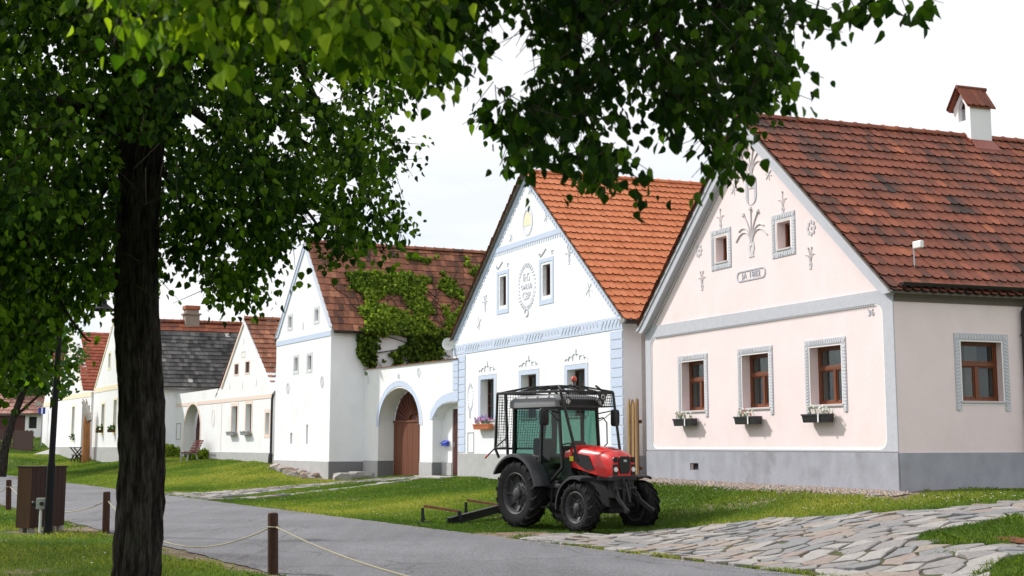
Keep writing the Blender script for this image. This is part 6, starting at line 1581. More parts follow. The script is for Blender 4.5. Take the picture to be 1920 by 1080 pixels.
b = MB(); b.tube([(.2, -.15, 2.36), (.21, -.15, 2.30)], [.12, .11], 9); b.build('hollow', M_dark, e)
x, y = xy0(77, 88), 88; e = empty('street_sign', (x, y, gz1(x, y)), 0, 'blue and white street sign on a grey pole at the far left', 'sign')
b = MB(); b.tube([(0, 0, -.1), (0, 0, 2.95)], .05, 8); b.build('pole', M_steel, e)
b = MB(); b.box((-.26, -.07, 2.25), (.22, -.055, 2.7)); sg_ = b.build('panel', mat('blue_sign_paint', (.03, .06, .35), .4), e)
b = MB(); b.box((-.06, -.078, 2.26), (.04, -.0705, 2.70)); b.build('arrow', M_wht, sg_); b = MB(); b.box((-.5, -.06, 2.85), (-.1, -.05, 3.1)); b.build('panel', M_greyp, e)
# plank fence
M_fdark = mat('dark_brown_fence_paint', (.045, .02, .016), .8, var=.2, var_scale=5)
x0_, y0_ = xy0(-15, 90), 90; x1_, y1_ = xy0(64, 86), 86; e = empty('plank_fence', (x0_, y0_, gz1(x0_, y0_)), 0, 'dark brown plank fence before the pink roofed barn', 'fence')
dv = Vector((x1_-x0_, y1_-y0_)); Lf = dv.length; dn = dv/Lf; b = MB()
nf = int(Lf/.19)
for k in range(nf):
    gap = k < nf*.52
    if gap and k % 2: continue
    q = Vector((x0_, y0_))+dn*(k*.19); g = gz1(q.x, q.y); b = MB(); hh = 1.25+.2*(k/nf)+.03*(k % 3)
    M4 = Matrix.Translation((q.x-x0_, q.y-y0_, g-gz1(x0_, y0_)-.05)) @ Matrix.Rotation(atan2(dn.y, dn.x), 4, 'Z'); b.box((0, -.015, 0), (.15 if gap else .18, .015, hh), M4); b.build('fence_plank', M_fdark, e)
b = MB()
for z in (.3, 1.0): b.bar((0, .04, z), (dv.x, dv.y+.04, z+gz1(x1_, y1_)-gz1(x0_, y0_)), .05, .09)
b.build('rail', M_fdark, e)

# rubble along the granary foot, stone blocks, gravel strip
M_rub = [mat('rubble_pale', (.42, .36, .30), .9, var=.2, var_scale=8, bump=.5), mat('rubble_rose', (.36, .26, .21), .9, var=.2, var_scale=8, bump=.5), mat('rubble_grey', (.28, .26, .25), .9, var=.2, var_scale=8, bump=.5)]
def rock(sx, sy, sz, seed, m, name='rock'):
    bm = bmesh.new(); bmesh.ops.create_icosphere(bm, subdivisions=2, radius=1)
    for v in bm.verts:
        n_ = noise.noise(v.co*1.4+Vector((seed*3.1, seed, 0)))*.45+noise.noise(v.co*3.1+Vector((seed, 0, 0)))*.15
        c = v.co*(1+n_); v.co = Vector((max(-.8, min(.8, c.x))*sx, max(-.8, min(.8, c.y))*sy, max(-.6, min(.6, c.z))*sz))
    me = bpy.data.meshes.new(name); bm.to_mesh(me); bm.free(); me.materials.append(m); o = bpy.data.objects.new(name, me); return link(o)
r = random.Random(3)
for k in range(26):
    w = .4+5.4*(k/26)**1.1+r.uniform(-.1, .1); d = -.15-r.uniform(0, .35+.35*(1-w/6)); p = Th.M @ Th.F(w, d, 0); s_ = r.uniform(.10, .24)
    o = rock(s_*1.4, s_, s_*.8, k, M_rub[k % 3], 'rubble_stone'); o.location = (p.x, p.y, gz1(p.x, p.y)+s_*.2); o.rotation_euler = (r.uniform(-.3, .3), r.uniform(-.3, .3), r.uniform(0, 3)); tag(o, ('pale stone in the rubble along the granary foot', 'reddish stone in the rubble along the granary foot', 'dark grey stone in the rubble along the granary foot')[k % 3], 'stone', 'loose stones along the granary foot')
for k, (px_, Z_, sx, sz, lb) in enumerate(((648, 46.3, .55, .26, 'left pale granite block by the granary corner'), (680, 46.6, .62, .24, 'right mossy granite block by the granary corner'))):
    x = xy0(px_, Z_); o = rock(sx, .35, sz, 50+k, M_block, 'granite_block'); o.location = (x, Z_, gz1(x, Z_)+.12); o.rotation_euler = (0, 0, .2); tag(o, lb, 'stone')
gv = MB(); r = random.Random(9)
for k in range(4200):
    w = r.uniform(-.3, 8.7); d = -abs(r.gauss(0, .20))-.02; p = A.M @ A.F(w, d, 0); s_ = r.uniform(.015, .05); z = gz1(p.x, p.y)
    c = Vector((p.x, p.y, z+s_*.4)); gv.mi = k % 3
    vv = [c+Vector((r.uniform(.6, 1)*s_*cos(a), r.uniform(.6, 1)*s_*sin(a), 0)) for a in (0, 1.5, 3.1, 4.6)]; gv.add(vv+[c+Vector((0, 0, s_*.7))], [(0, 1, 4), (1, 2, 4), (2, 3, 4), (3, 0, 4)])
r = random.Random(12)
gr = MB()
for k in range(2600):
    s_ = -9+60*r.random()**1.6; side = r.random(); d = (-.05-abs(r.gauss(0, .16))) if side < .42 else ((-5.5+abs(r.gauss(0, .18))) if side < .84 else r.uniform(-5.5, 0)); x, y = sd2xy(s_, d)
    if y < 8 or abs(x/y) > .46: continue
    q = r.uniform(.006, .019); c = Vector((x, y, .014+.03*sin(pi*min(1, max(0, (d+5.57)/5.57))))); gr.mi = k % 3
    vv = [c+Vector((r.uniform(.6, 1)*q*cos(a), r.uniform(.6, 1)*q*sin(a), 0)) for a in (0, 1.5, 3.1, 4.6)]; gr.add(vv+[c+Vector((0, 0, q*.6))], [(0, 1, 4), (1, 2, 4), (2, 3, 4), (3, 0, 4)])
o = gr.build('road_grit', M_rub, None, recalc=False); tag(o, 'loose grit scattered along the edges of the asphalt lane', 'grit', None, 'stuff')
o = gv.build('gravel_strip', M_rub, None, recalc=False); tag(o, 'strip of pale gravel along the foot of the pink house', 'gravel', None, 'stuff')
# rusty grate in the grass island
e = empty('rusty_grate', (6.75, 15.85, gz1(6.75, 15.85)+.03), .15, 'rust brown ribbed metal mat half overgrown at the right edge', 'grate')
b = MB(); b.box((-.55, -.42, -.03), (.55, .42, .0)); b.build('plate', M_rust, e)
for k in range(22): b = MB(); b.box((-.53+k*.05, -.40, .0), (-.51+k*.05, .40, .012)); b.build('rib', M_rust, e)

# ================================================================== TREES
def leafmat(name, ramp, trc, rough=.7, spec=.07):
    m = bpy.data.materials.new(name); m.use_nodes = True; N = m.node_tree.nodes; L = m.node_tree.links; B = N['Principled BSDF']
    B.inputs['Roughness'].default_value = rough; B.inputs['Specular IOR Level'].default_value = spec
    at = N.new('ShaderNodeAttribute'); at.attribute_name = 'tint'; r = N.new('ShaderNodeValToRGB')
    r.color_ramp.elements[0].position = 0; r.color_ramp.elements[0].color = (*ramp[0], 1); r.color_ramp.elements[1].position = 1; r.color_ramp.elements[1].color = (*ramp[-1], 1)
    for i, c in enumerate(ramp[1:-1]): e = r.color_ramp.elements.new((i+1)/(len(ramp)-1)); e.color = (*c, 1)
    L.new(at.outputs['Fac'], r.inputs[0]); L.new(r.outputs[0], B.inputs['Base Color'])
    tl = N.new('ShaderNodeBsdfTranslucent'); mm = N.new('ShaderNodeMixRGB'); mm.blend_type = 'MULTIPLY'; mm.inputs[0].default_value = 1; L.new(r.outputs[0], mm.inputs[1]); mm.inputs[2].default_value = (*trc, 1); L.new(mm.outputs[0], tl.inputs[0])
    ad = N.new('ShaderNodeAddShader'); L.new(B.outputs[0], ad.inputs[0]); L.new(tl.outputs[0], ad.inputs[1]); L.new(ad.outputs[0], N['Material Output'].inputs[0])
    return m
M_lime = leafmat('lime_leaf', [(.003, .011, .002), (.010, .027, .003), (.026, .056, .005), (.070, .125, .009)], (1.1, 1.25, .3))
M_limeb = leafmat('sunlit_lime_leaf', [(.005, .016, .002), (.026, .062, .006), (.11, .17, .012), (.24, .30, .025)], (1.25, 1.35, .3))  # brighter copy of the lime leaf, with sunlight put into its colour
M_vine = leafmat('creeper_leaf', [(.012, .024, .005), (.070, .115, .013), (.19, .25, .03)], (.9, 1.0, .35))
M_bushl = leafmat('bush_leaf', [(.02, .045, .012), (.04, .085, .02), (.07, .12, .03)], (.7, .8, .4))
M_bark = mat('lime_bark', (0.050, 0.044, 0.040), .95, var=.5, var_scale=4.5, color2=(.018, .015, .013), bump=1.0, bump_scale=7, spec=.05, stretch=(4.2, 4.2, .8), stain=((.07, .085, .04), 1.4, .6, .3))
M_twig = mat('twig_bark', (.045, .035, .025), .9)

LEAF = np.array([[0, 0, 0], [.06, .30, .06], [.36, .46, .15], [.72, .30, .09], [1.10, 0, -.14], [.72, -.30, .09], [.36, -.46, .15], [.06, -.30, .06]], float)
LF = np.array([[0, 4, 3, 2, 1], [0, 7, 6, 5, 4]])[:, ::-1]
def norm(v): return v/np.maximum(np.linalg.norm(v, axis=-1, keepdims=True), 1e-9)
def leaf_frames(P, axis, rng, size, jit=.55, nbias=None):
    """axis: tip direction; returns rotation columns (x=tip, y=across, z=normal)"""
    x = norm(axis + rng.normal(0, jit, P.shape)); q = rng.normal(0, 1, P.shape)
    if nbias is not None: q = q*.55 + nbias
    z = norm(q - (q*x).sum(-1, keepdims=True)*x); y = np.cross(z, x)
    return np.stack([x, y, z], -1)
def leaves_mesh(name, P, Rm, S, tint, m, parent, origin, kind='stuff'):
    V = np.einsum('nij,kj->nki', Rm, LEAF)*S[:, None, None] + (P-origin)[:, None, :]
    n = len(P); F_ = (LF.ravel()[None, :] + (np.arange(n)*8)[:, None]).ravel()
    o = fast_mesh(name, V.reshape(-1, 3), F_, 5, m, parent, tint=np.repeat(tint, 2), kind=kind); return o
def foliage(parent, origin, P, Rm, S, tint, m, nind=300, name='foliage'):
    """the leaves seen largest are separate objects, the rest one mass"""
    origin = np.array(origin, float)
    sz = S/np.linalg.norm(P-np.array([0, 0, EYE]), axis=1)
    ang = np.abs(P[:, 0]/np.maximum(P[:, 1], .1)); el = (P[:, 2]-EYE)/np.maximum(P[:, 1], .1)
    vis = (ang < .41) & (el < .352) & (P[:, 1] > 1); sc = np.where(vis, sz, 0); order = np.argsort(-sc)
    pick = order[:nind] if nind else order[:0]
    meshes = []
    for k in range(8):
        me = bpy.data.meshes.new('leaf'); me.from_pydata([tuple(v) for v in LEAF*np.array([1, .92+.03*k, .6+.15*k])], [], [tuple(f) for f in LF]); me.materials.append(m)
        a = me.attributes.new('tint', 'FLOAT', 'FACE'); a.data.foreach_set('value', [(k+.5)/8]*2); meshes.append(me)
    for i in pick:
        o = bpy.data.objects.new('leaf', meshes[min(7, int(tint[i]*8))]); link(o, parent)
        M3 = Matrix([list(r) for r in Rm[i]])*float(S[i]); M4 = M3.to_4x4(); M4.translation = Vector(P[i]-origin); o.matrix_local = M4
    rest = np.setdiff1d(np.arange(len(P)), pick)
    leaves_mesh(name, P[rest], Rm[rest], S[rest], tint[rest], m, parent, origin)

def sprigs(centers, rng, per, length, spread, size, droop=.5, tintb=.5, tintv=.25):
    """each centre grows a short drooping twig with leaves along it"""
    n = len(centers); d = rng.normal(0, 1, (n, 3)); d[:, 2] = d[:, 2]*.4-droop; d = norm(d)*rng.uniform(.6, 1.2, (n, 1))*length
    u = rng.uniform(0, 1, (n, per)); P = centers[:, None, :] + d[:, None, :]*u[..., None] - np.array([0, 0, 1.])*(u**2)[..., None]*length*.25
    P = P + rng.normal(0, spread, P.shape); ax = norm(d)[:, None, :]*.5 + np.array([0, 0, -1.0]) + rng.normal(0, .25, P.shape)
    P = P.reshape(-1, 3); ax = ax.reshape(-1, 3)
    S = (.5+.85*rng.beta(2.2, 1.8, len(P)))*size
    t = np.clip(np.repeat(rng.normal(tintb, tintv*.7, n), per)+rng.normal(0, tintv*.7, len(P)), 0.01, .99)
    return P, ax, S, t, d
def poly_pts(poly, n, Zf, rng):
    xs = [p[0] for p in poly]; ys = [p[1] for p in poly]; out = []
    while len(out) < n:
        X = rng.uniform(min(xs), max(xs), n*2); Y = rng.uniform(min(ys), max(ys), n*2); k = in_poly(X, Y, poly)
        for x, y in zip(X[k], Y[k]):
            out.append(tuple(pix(x, y, Zf(x, y, rng))))
            if len(out) >= n: break
    return np.array(out)
def limb(b, pts, r0, r1, n=8, wob=.05, seg=9):
    pts = [Vector(p) for p in pts]; P = []
    for i in range(len(pts)-1):
        p0 = pts[max(i-1, 0)]; p1 = pts[i]; p2 = pts[i+1]; p3 = pts[min(i+2, len(pts)-1)]
        for k in range(seg):
            t = k/seg; q = .5*((2*p1)+(p2-p0)*t+(2*p0-5*p1+4*p2-p3)*t*t+(-p0+3*p1-3*p2+p3)*t**3); P.append(q+Vector(noise.noise_vector(q*1.7))*wob)
    P.append(pts[-1]); m = len(P)-1
    b.tube(P, [r0+(r1-r0)*(i/m)**.8 for i in range(m+1)], n); return P

# ---- the big lime tree in front
TX, TY = -3.27, 11.0
tree = empty('lime_tree', (TX, TY, 0), 0, 'big lime tree with dark furrowed trunk, its crown filling the top left', 'tree')
nu, nv = 96, 200; V = []
for j in range(nv+1):
    z = -.15+4.75*j/nv
    cx = .0+.055*sin(z*1.3+.4)-.03*(z-2)**2*.15; cy = .04*sin(z*.9)
    r = .180-.006*z+.06*math.exp(-(z+.1)*3.2)+(.05*((z-3.7)/.9)**2 if z > 3.7 else 0)
    for i in range(nu):
        a = 2*pi*i/nu
        p = Vector((cos(a)*1.0, sin(a)*1.0, z))
        f = noise.noise(Vector((cos(a)*7.0, sin(a)*7.0, z*1.25)))
        ridge = (1-abs(f)*2.2)
        f2 = noise.noise(Vector((cos(a)*17, sin(a)*17, z*4.0))); lump = noise.noise(Vector((cos(a)*1.3, sin(a)*1.3, z*.9)))
        k2 = noise.noise(Vector((cos(a)*2.2+5, sin(a)*2.2, z*2.2)))
        f3 = 1-abs(noise.noise(Vector((cos(a)*13, sin(a)*13, z*2.6+9))))*2
        rr = r-.012+.032*ridge+.016*f3+.008*f2+.016*lump+.014*max(0, k2-.2)
        V.append((cx+cos(a)*rr, cy+sin(a)*rr, z))
ii = np.arange((nv+1)*nu).reshape(nv+1, nu); q = np.stack([ii[:-1], np.roll(ii, -1, 1)[:-1], np.roll(ii, -1, 1)[1:], ii[1:]], -1).reshape(-1, 4)
fast_mesh('trunk', np.array(V), q, 4, M_bark, tree, smooth=True)
def rel(px, py, Z): v = pix(px, py, Z); return (v.x-TX, v.y-TY, v.z)
b = MB(); LIMBS = []
for pts, r0, r1 in (([(.02, 0, 4.3), rel(236, 120, 11), rel(225, -60, 10.8), rel(190, -330, 10.8)], .17, .09), ([(.1, 0, 4.35), rel(312, 120, 11.2), rel(340, 0, 11.4), rel(400, -260, 11.8)], .14, .07),
                    ([(-.05, 0, 4.5), rel(130, 198, 10.6), rel(30, 192, 10.4), rel(-120, 170, 10.2)], .09, .04), ([rel(312, 130, 11.2), rel(420, 60, 11.8), rel(560, 40, 12.5), rel(720, 150, 13)], .07, .02),
                    ([rel(232, 60, 11), rel(150, 0, 10.4), rel(60, -40, 10), rel(-40, -60, 9.6)], .07, .03), ([rel(320, 170, 11.1), rel(430, 260, 11.5), rel(520, 330, 12), rel(600, 430, 12.4)], .05, .012),
                    ([rel(336, 20, 11.4), rel(480, -120, 12), rel(640, -160, 12.6), rel(800, -60, 13)], .07, .02), ([rel(230, 250, 11), rel(130, 330, 10.4), rel(60, 450, 10), rel(20, 560, 9.6)], .045, .012),
                    ([rel(400, 60, 11.8), rel(470, 180, 12.2), rel(560, 260, 12.5), rel(680, 300, 12.8)], .04, .01), ([rel(300, 300, 11), rel(340, 380, 11.3), rel(370, 480, 11.6), rel(430, 560, 11.9)], .03, .008),
                    ([rel(200, 340, 10.6), rel(120, 480, 10.2), rel(110, 560, 10.2), rel(170, 640, 10.3)], .028, .008), ([rel(560, 120, 12.4), rel(640, 260, 12.6), rel(700, 380, 12.8), rel(720, 470, 12.8)], .035, .01),
                    ([(0, 0, 4.5), rel(260, 60, 12.4), rel(300, -60, 13.4), rel(330, -200, 14.2)], .08, .03), ([(0, 0, 4.5), rel(240, 80, 9.6), rel(260, -60, 8.4), rel(280, -260, 7.6)], .08, .03)):
    LIMBS.append(limb(b, pts, r0, r1))
b.build('limbs', M_bark, tree, smooth=True)
rng = np.random.default_rng(21)
POLY_A = [(-260, -420), (900, -420), (900, -60), (810, 40), (775, 130), (735, 190), (785, 250), (745, 280), (725, 345), (758, 425), (725, 440), (640, 480), (598, 440), (540, 440), (505, 490), (490, 550), (440, 562), (395, 540), (370, 500), (330, 485),
          (300, 525), (240, 540), (215, 570), (185, 590), (150, 600), (125, 570), (100, 585), (85, 640), (60, 685), (20, 700), (-60, 715), (-260, 715)]
def zA(x, y, r): return 11.2 + (x-250)/650*1.3 + r.uniform(-2.7, 2.7)*(1 if y < 380 else .55)
HOLES = [(560, 480, 26), (340, 575, 45), (420, 470, 20), (60, 60, 13), (75, 95, 9), (120, 180, 16), (125, 245, 10), (180, 350, 12), (345, 205, 26), (375, 185, 12), (540, 110, 18), (600, 145, 30), (510, 240, 22), (565, 210, 16), (575, 400, 20), (480, 165, 15), (210, 480, 18), (190, 560, 22), (330, 530, 16), (240, 600, 20), (160, 610, 14), (545, 590, 30), (455, 315, 8), (420, 380, 7), (650, 330, 14), (700, 250, 12), (690, 150, 20), (745, 215, 25), (310, 500, 15), (640, 80, 14)]
def drop_holes(C, extra=0.0):
    yy = C[:, 1]; px = 960+2368*C[:, 0]/yy; py = 835-(C[:, 2]-EYE)/yy*2368; keep = np.ones(len(C), bool)
    for hx, hy, hr in HOLES: keep &= np.hypot(px-hx, py-hy) > hr+extra
    return keep
C = poly_pts(POLY_A, 8800, zA, rng); C = C[drop_holes(C, 7)]
nb = np.array([float(noise.noise(Vector(c)*.55)) for c in C]); C = C[(nb > -.30) | (rng.uniform(0, 1, len(C)) < .35)]
P, ax, S, t, d = sprigs(C, rng, 12, .34, .055, .058, tintb=.50, tintv=.34)
keep = drop_holes(P, -3) | (rng.uniform(0, 1, len(P)) < .12)
px_ = 960+2368*P[:, 0]/P[:, 1]; py_ = 835-(P[:, 2]-EYE)/P[:, 1]*2368
keep &= in_poly(px_, py_, POLY_A) | (rng.uniform(0, 1, len(P)) < .55)
keep &= ~((np.hypot(P[:, 0]-TX, P[:, 1]-TY) < .34) & (P[:, 2] < 4.4)); keep &= ~((px_ > 205) & (px_ < 300) & (py_ > 250) & (P[:, 1] < 10.9))
# lower tips take a yellower, lighter tint
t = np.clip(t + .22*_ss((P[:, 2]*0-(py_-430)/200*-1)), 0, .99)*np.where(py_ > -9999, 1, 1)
P, ax, S, t = P[keep], ax[keep], S[keep], t[keep]
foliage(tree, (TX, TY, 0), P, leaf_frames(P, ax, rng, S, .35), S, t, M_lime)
b = MB()
for k in range(0, len(C), 3): c = C[k]; e_ = c+d[k]; b.tube([(c[0]-TX, c[1]-TY, c[2]), (e_[0]-TX, e_[1]-TY, e_[2])], [.005, .002], 3, cap=False)
b.build('twigs', M_twig, tree, recalc=False, kind='stuff')

# ---- the second lime tree, whose boughs hang into the picture from above the camera
BX, BY = 3.4, -2.2
tr2 = empty('overhanging_lime_tree', (BX, BY, 0), 0, 'leafy lime boughs with large heart shaped leaves hanging down from the top of the picture', 'tree')
b = MB(); limb(b, [(0, 0, -.1), (.03, .02, 1.5), (0, .05, 3.2), (-.1, .1, 4.6)], .27, .2, 14, .03); b.build('trunk', M_bark, tr2, smooth=True)
def rb(px, py, Z): v = pix(px, py, Z); return (v.x-BX, v.y-BY, v.z)
b = MB()
M1 = limb(b, [(-.1, .1, 4.5), rb(1200, -330, 3.2), rb(1250, -230, 5.0), rb(1320, -60, 6.2), rb(1400, 120, 6.6)], .12, .02)
limb(b, [(-.1, .1, 4.4), (-2.5, 2.6, 5.0), rb(500, -420, 3.6), rb(420, -160, 4.2), rb(470, 30, 4.3)], .11, .015)
limb(b, [rb(1250, -230, 5.0), rb(1130, -80, 5.6), rb(1080, 120, 5.9), rb(1130, 300, 6.0)], .05, .008)
limb(b, [rb(1180, -260, 4.6), rb(900, -180, 5.4), rb(820, -40, 5.8), rb(800, 90, 5.9)], .05, .01); limb(b, [rb(1320, -60, 6.2), rb(1230, 60, 6.2), rb(1280, 200, 6.1), rb(1370, 310, 6.1)], .03, .006)
limb(b, [rb(1250, -230, 5.0), rb(1450, -200, 5.3), rb(1600, -90, 5.7), rb(1660, 5, 5.8)], .03, .005); limb(b, [rb(500, -420, 3.6), rb(300, -160, 3.9), rb(280, 20, 4.0)], .03, .006); limb(b, [rb(900, -180, 5.4), rb(680, -80, 5.0), rb(640, 60, 4.8)], .03, .006)
b.build('boughs', M_bark, tr2, smooth=True)
PB = [([(960, -260), (1500, -260), (1505, 20), (1500, 120), (1465, 165), (1435, 215), (1395, 235), (1405, 300), (1385, 335), (1350, 300), (1310, 270), (1285, 225), (1210, 225), (1165, 215), (1140, 230), (1165, 300), (1190, 350), (1175, 365), (1120, 330), (1060, 325), (1010, 330), (975, 305), (962, 260), (905, 200), (930, 160), (1000, 130), (1000, 60), (985, 0)], 1180, (5.2, 7.0), .5, .38, M_lime, .053),
      ([(640, -250), (960, -250), (950, -20), (905, 30), (900, 100), (850, 150), (800, 140), (740, 150), (700, 120), (660, 60)], 560, (5.0, 6.6), .5, .50, M_lime, .052),
      ([(180, -260), (720, -260), (745, -20), (740, 60), (700, 110), (600, 55), (500, 90), (430, 75), (395, 120), (350, 70), (300, 35), (250, 10), (215, -20)], 640, (3.7, 4.9), .35, .52, M_limeb, .047),
      ([(690, -100), (800, -100), (800, 60), (790, 130), (740, 145), (715, 110)], 120, (4.3, 5.2), .35, .5, M_limeb, .05),
      ([(1580, -60), (1700, -60), (1700, 5), (1640, 15), (1590, 0)], 9, (5.6, 6.0), .5, .5, M_lime, .075)]
rng = np.random.default_rng(33); AP, AR, AS, AT = {}, {}, {}, {}
HB = [(965, 85, 45), (925, 30, 18), (1105, 40, 22), (1000, 90, 20), (1040, 240, 16), (1080, 110, 10), (1075, 250, 14), (1180, 130, 14), (1200, 200, 12), (1120, 60, 10), (1380, 150, 9), (1270, 70, 8), (1330, 10, 7), (850, 70, 12), (880, 160, 18), (1220, 160, 8), (1310, 190, 9), (1140, 190, 10), (1245, 130, 7), (1400, 60, 8), (1370, 240, 7)]
allP = []
for poly, n, (za, zb), sp_, tb, m, sz in PB:
    C = poly_pts(poly, n, lambda x, y, r: r.uniform(za, zb), rng)
    if len(C) > 50: C[:, 2] += .09; C[:, 0] -= .03
    px_ = 960+2368*C[:, 0]/C[:, 1]; py_ = 835-(C[:, 2]-EYE)/C[:, 1]*2368; k = np.ones(len(C), bool)
    for hx, hy, hr in HB: k &= np.hypot(px_-hx, py_-hy) > hr+8
    C = C[k]
    P, ax, S, t, d = sprigs(C, rng, 7 if sz > .0 else 7, .22, .035, sz, tintb=tb, tintv=.22, droop=.9)
    px_ = 960+2368*P[:, 0]/P[:, 1]; py_ = 835-(P[:, 2]-EYE)/P[:, 1]*2368; k = np.ones(len(P), bool)
    for hx, hy, hr in HB: k &= np.hypot(px_-hx, py_-hy) > hr
    P, ax, S, t = P[k], ax[k], S[k], t[k]
    R3 = leaf_frames(P, ax, rng, S, .35)
    allP.append((P, R3, S, t, m)); 
    tw = MB()
    for i in range(0, len(C)): c = C[i]; e_ = c+d[i]; tw.tube([(c[0]-BX, c[1]-BY, c[2]), (e_[0]-BX, e_[1]-BY, e_[2]-.03)], [.003, .0015], 3, cap=False)
    tw.build('twigs', M_twig, tr2, recalc=False, kind='stuff')
for m, nind in ((M_lime, 200), (M_limeb, 100)):
    g = [a for a in allP if a[4] is m]; foliage(tr2, (BX, BY, 0), np.concatenate([a[0] for a in g]), np.concatenate([a[1] for a in g]), np.concatenate([a[2] for a in g]), np.concatenate([a[3] for a in g]), m, nind)

# ---- generic bushy tree for the background
def bushy(name, loc, blobs, n, size, m, label, trunk=None, seed=1, tintb=.5, group=None, kindcat='tree'):
    rng = np.random.default_rng(seed); e = empty(name, loc, 0, label, kindcat, group)
    P = []
    for (x, y, z, rx, ry, rz_) in blobs:
        k = max(20, int(n*(rx*ry*rz_)**.67/sum((q[3]*q[4]*q[5])**.67 for q in blobs))); v = norm(rng.normal(0, 1, (k, 3)))*rng.uniform(.55, 1.0, (k, 1))**.5
        nn = np.array([1+.35*float(noise.noise(Vector(q)*2.3+Vector((seed, 0, x)))) for q in v]); P.append(v*nn[:, None]*np.array([rx, ry, rz_])+np.array([x, y, z])+np.array(loc))
    P = np.concatenate(P); ax = rng.normal(0, .5, P.shape)+np.array([0, 0, -.5]); S = rng.uniform(.7, 1.3, len(P))*size
    t = np.clip(rng.normal(tintb, .22, len(P)), .01, .99)
    leaves_mesh('crown', P, leaf_frames(P, ax, rng, S, .4), S, t, m, e, np.array(loc, float))
    if trunk:
        b = MB()
        for pts, r0, r1 in trunk: limb(b, pts, r0, r1, 8, .04, 5)
        b.build('trunk', M_bark, e, smooth=True)
    return e
bushy('broadleaf_tree', (-15.5, 20.5, 0), [(0, 0, 6.5, 4.0, 3.8, 2.8), (1, -1, 4.6, 3, 3, 1.4)], 6000, .22, M_bushl, 'neighbouring lime tree just outside the left edge whose crown shades the lawn', [([(0, 0, -.2), (0, 0, 2.5), (.1, 0, 6)], .3, .2)], 45, .4)
x, y = xy0(5, 64), 64; z = gz1(x, y)
bushy('broadleaf_tree', (x, y, z), [(1.2, 0, 6.0, 2.6, 2.4, 1.7), (-2, 0, 6.5, 2.5, 2.5, 2.0), (.5, 0, 8.3, 3, 2.6, 2.2), (2.4, 0, 4.6, 1.1, 1.2, .6)], 3800, .22, M_bushl, 'darker tree with a slanting trunk at the far left edge of the picture', [([(0, 0, -.2), (.15, 0, 1.5), (.55, 0, 3.2), (1.2, 0, 5)], .28, .15), ([(.5, 0, 3), (1.6, 0, 4), (2.6, 0, 5)], .1, .03)], 5, .5)
x, y = xy0(85, 100), 100; bushy('broadleaf_tree', (x, y, 2.0), [(0, 0, 6.0, 2.6, 2.5, 2.3), (-1.6, 0, 4.4, 2.0, 2, 1.6), (.4, 0, 8, 1.5, 1.6, 1.3)], 3200, .24, M_bushl, 'grey green tree behind the lamp post left of the far gables', [([(0, 0, -.2), (0, 0, 2.5), (.1, 0, 5)], .3, .15)], 6, .8)
x, y = xy0(30, 108), 108; bushy('broadleaf_tree', (x, y, 2.0), [(0, 0, 6.5, 4, 3, 3.2), (-3.5, 0, 6, 3, 3, 3), (3, 0, 5.5, 2.4, 2, 2)], 3600, .28, M_bushl, 'broad dark tree crown above the pink barn roof at the far left', [([(0, 0, -.2), (0, 0, 2.5), (.1, 0, 6)], .35, .2)], 7, .35)
# wooded hill behind the village
hv = []; hn = 60
for i in range(hn+1):
    for j in range(13):
        X = -330+660*i/hn; Yj = 240+j*45; prof = 17.0*math.exp(-((X+95)/120)**2)+4; hv.append((X, Yj, -2+prof*sin(min(1, j/7)*pi/2)+.8*noise.noise(Vector((X*.03, Yj*.03, 0)))))
hi = np.arange((hn+1)*13).reshape(hn+1, 13); hq = np.stack([hi[:-1, :-1], hi[1:, :-1], hi[1:, 1:], hi[:-1, 1:]], -1).reshape(-1, 4)
M_hill = mat('wooded_hill_floor', (.035, .05, .025), .95, var=.2, var_scale=.05)
tag(fast_mesh('hills', hv, hq, 4, M_hill, smooth=True), 'low wooded hill far behind the village', kind='structure')
M_con = mat('conifer_green', (.022, .036, .020), .9, var=.3, var_scale=.8)
b = MB(); r = random.Random(8)
for k in range(420):
    X = r.uniform(-210, 60); Yj = r.uniform(300, 560); prof = 17.0*math.exp(-((X+95)/120)**2)+4; z0 = -2+prof*sin(min(1, ((Yj-240)/45)/7)*pi/2); h_ = r.uniform(4, 9); rr = h_*.19
    for q in range(4):
        zb = z0+h_*(.12+.21*q); zt_ = z0+h_*(.45+.19*q) if q < 3 else z0+h_; ra = rr*(1-.22*q); n = 7; vs = [(X+cos(2*pi*i/n+q)*ra*r.uniform(.75, 1.15), Yj+sin(2*pi*i/n+q)*ra, zb+r.uniform(-.15, .15)) for i in range(n)]+[(X, Yj, zt_)]
        b.add(vs, [(i, (i+1) % n, n) for i in range(n)])
o = b.build('conifer_wood', M_con, None, recalc=False); tag(o, 'dark conifer wood on the hill showing above the black roof', 'wood', None, 'stuff')

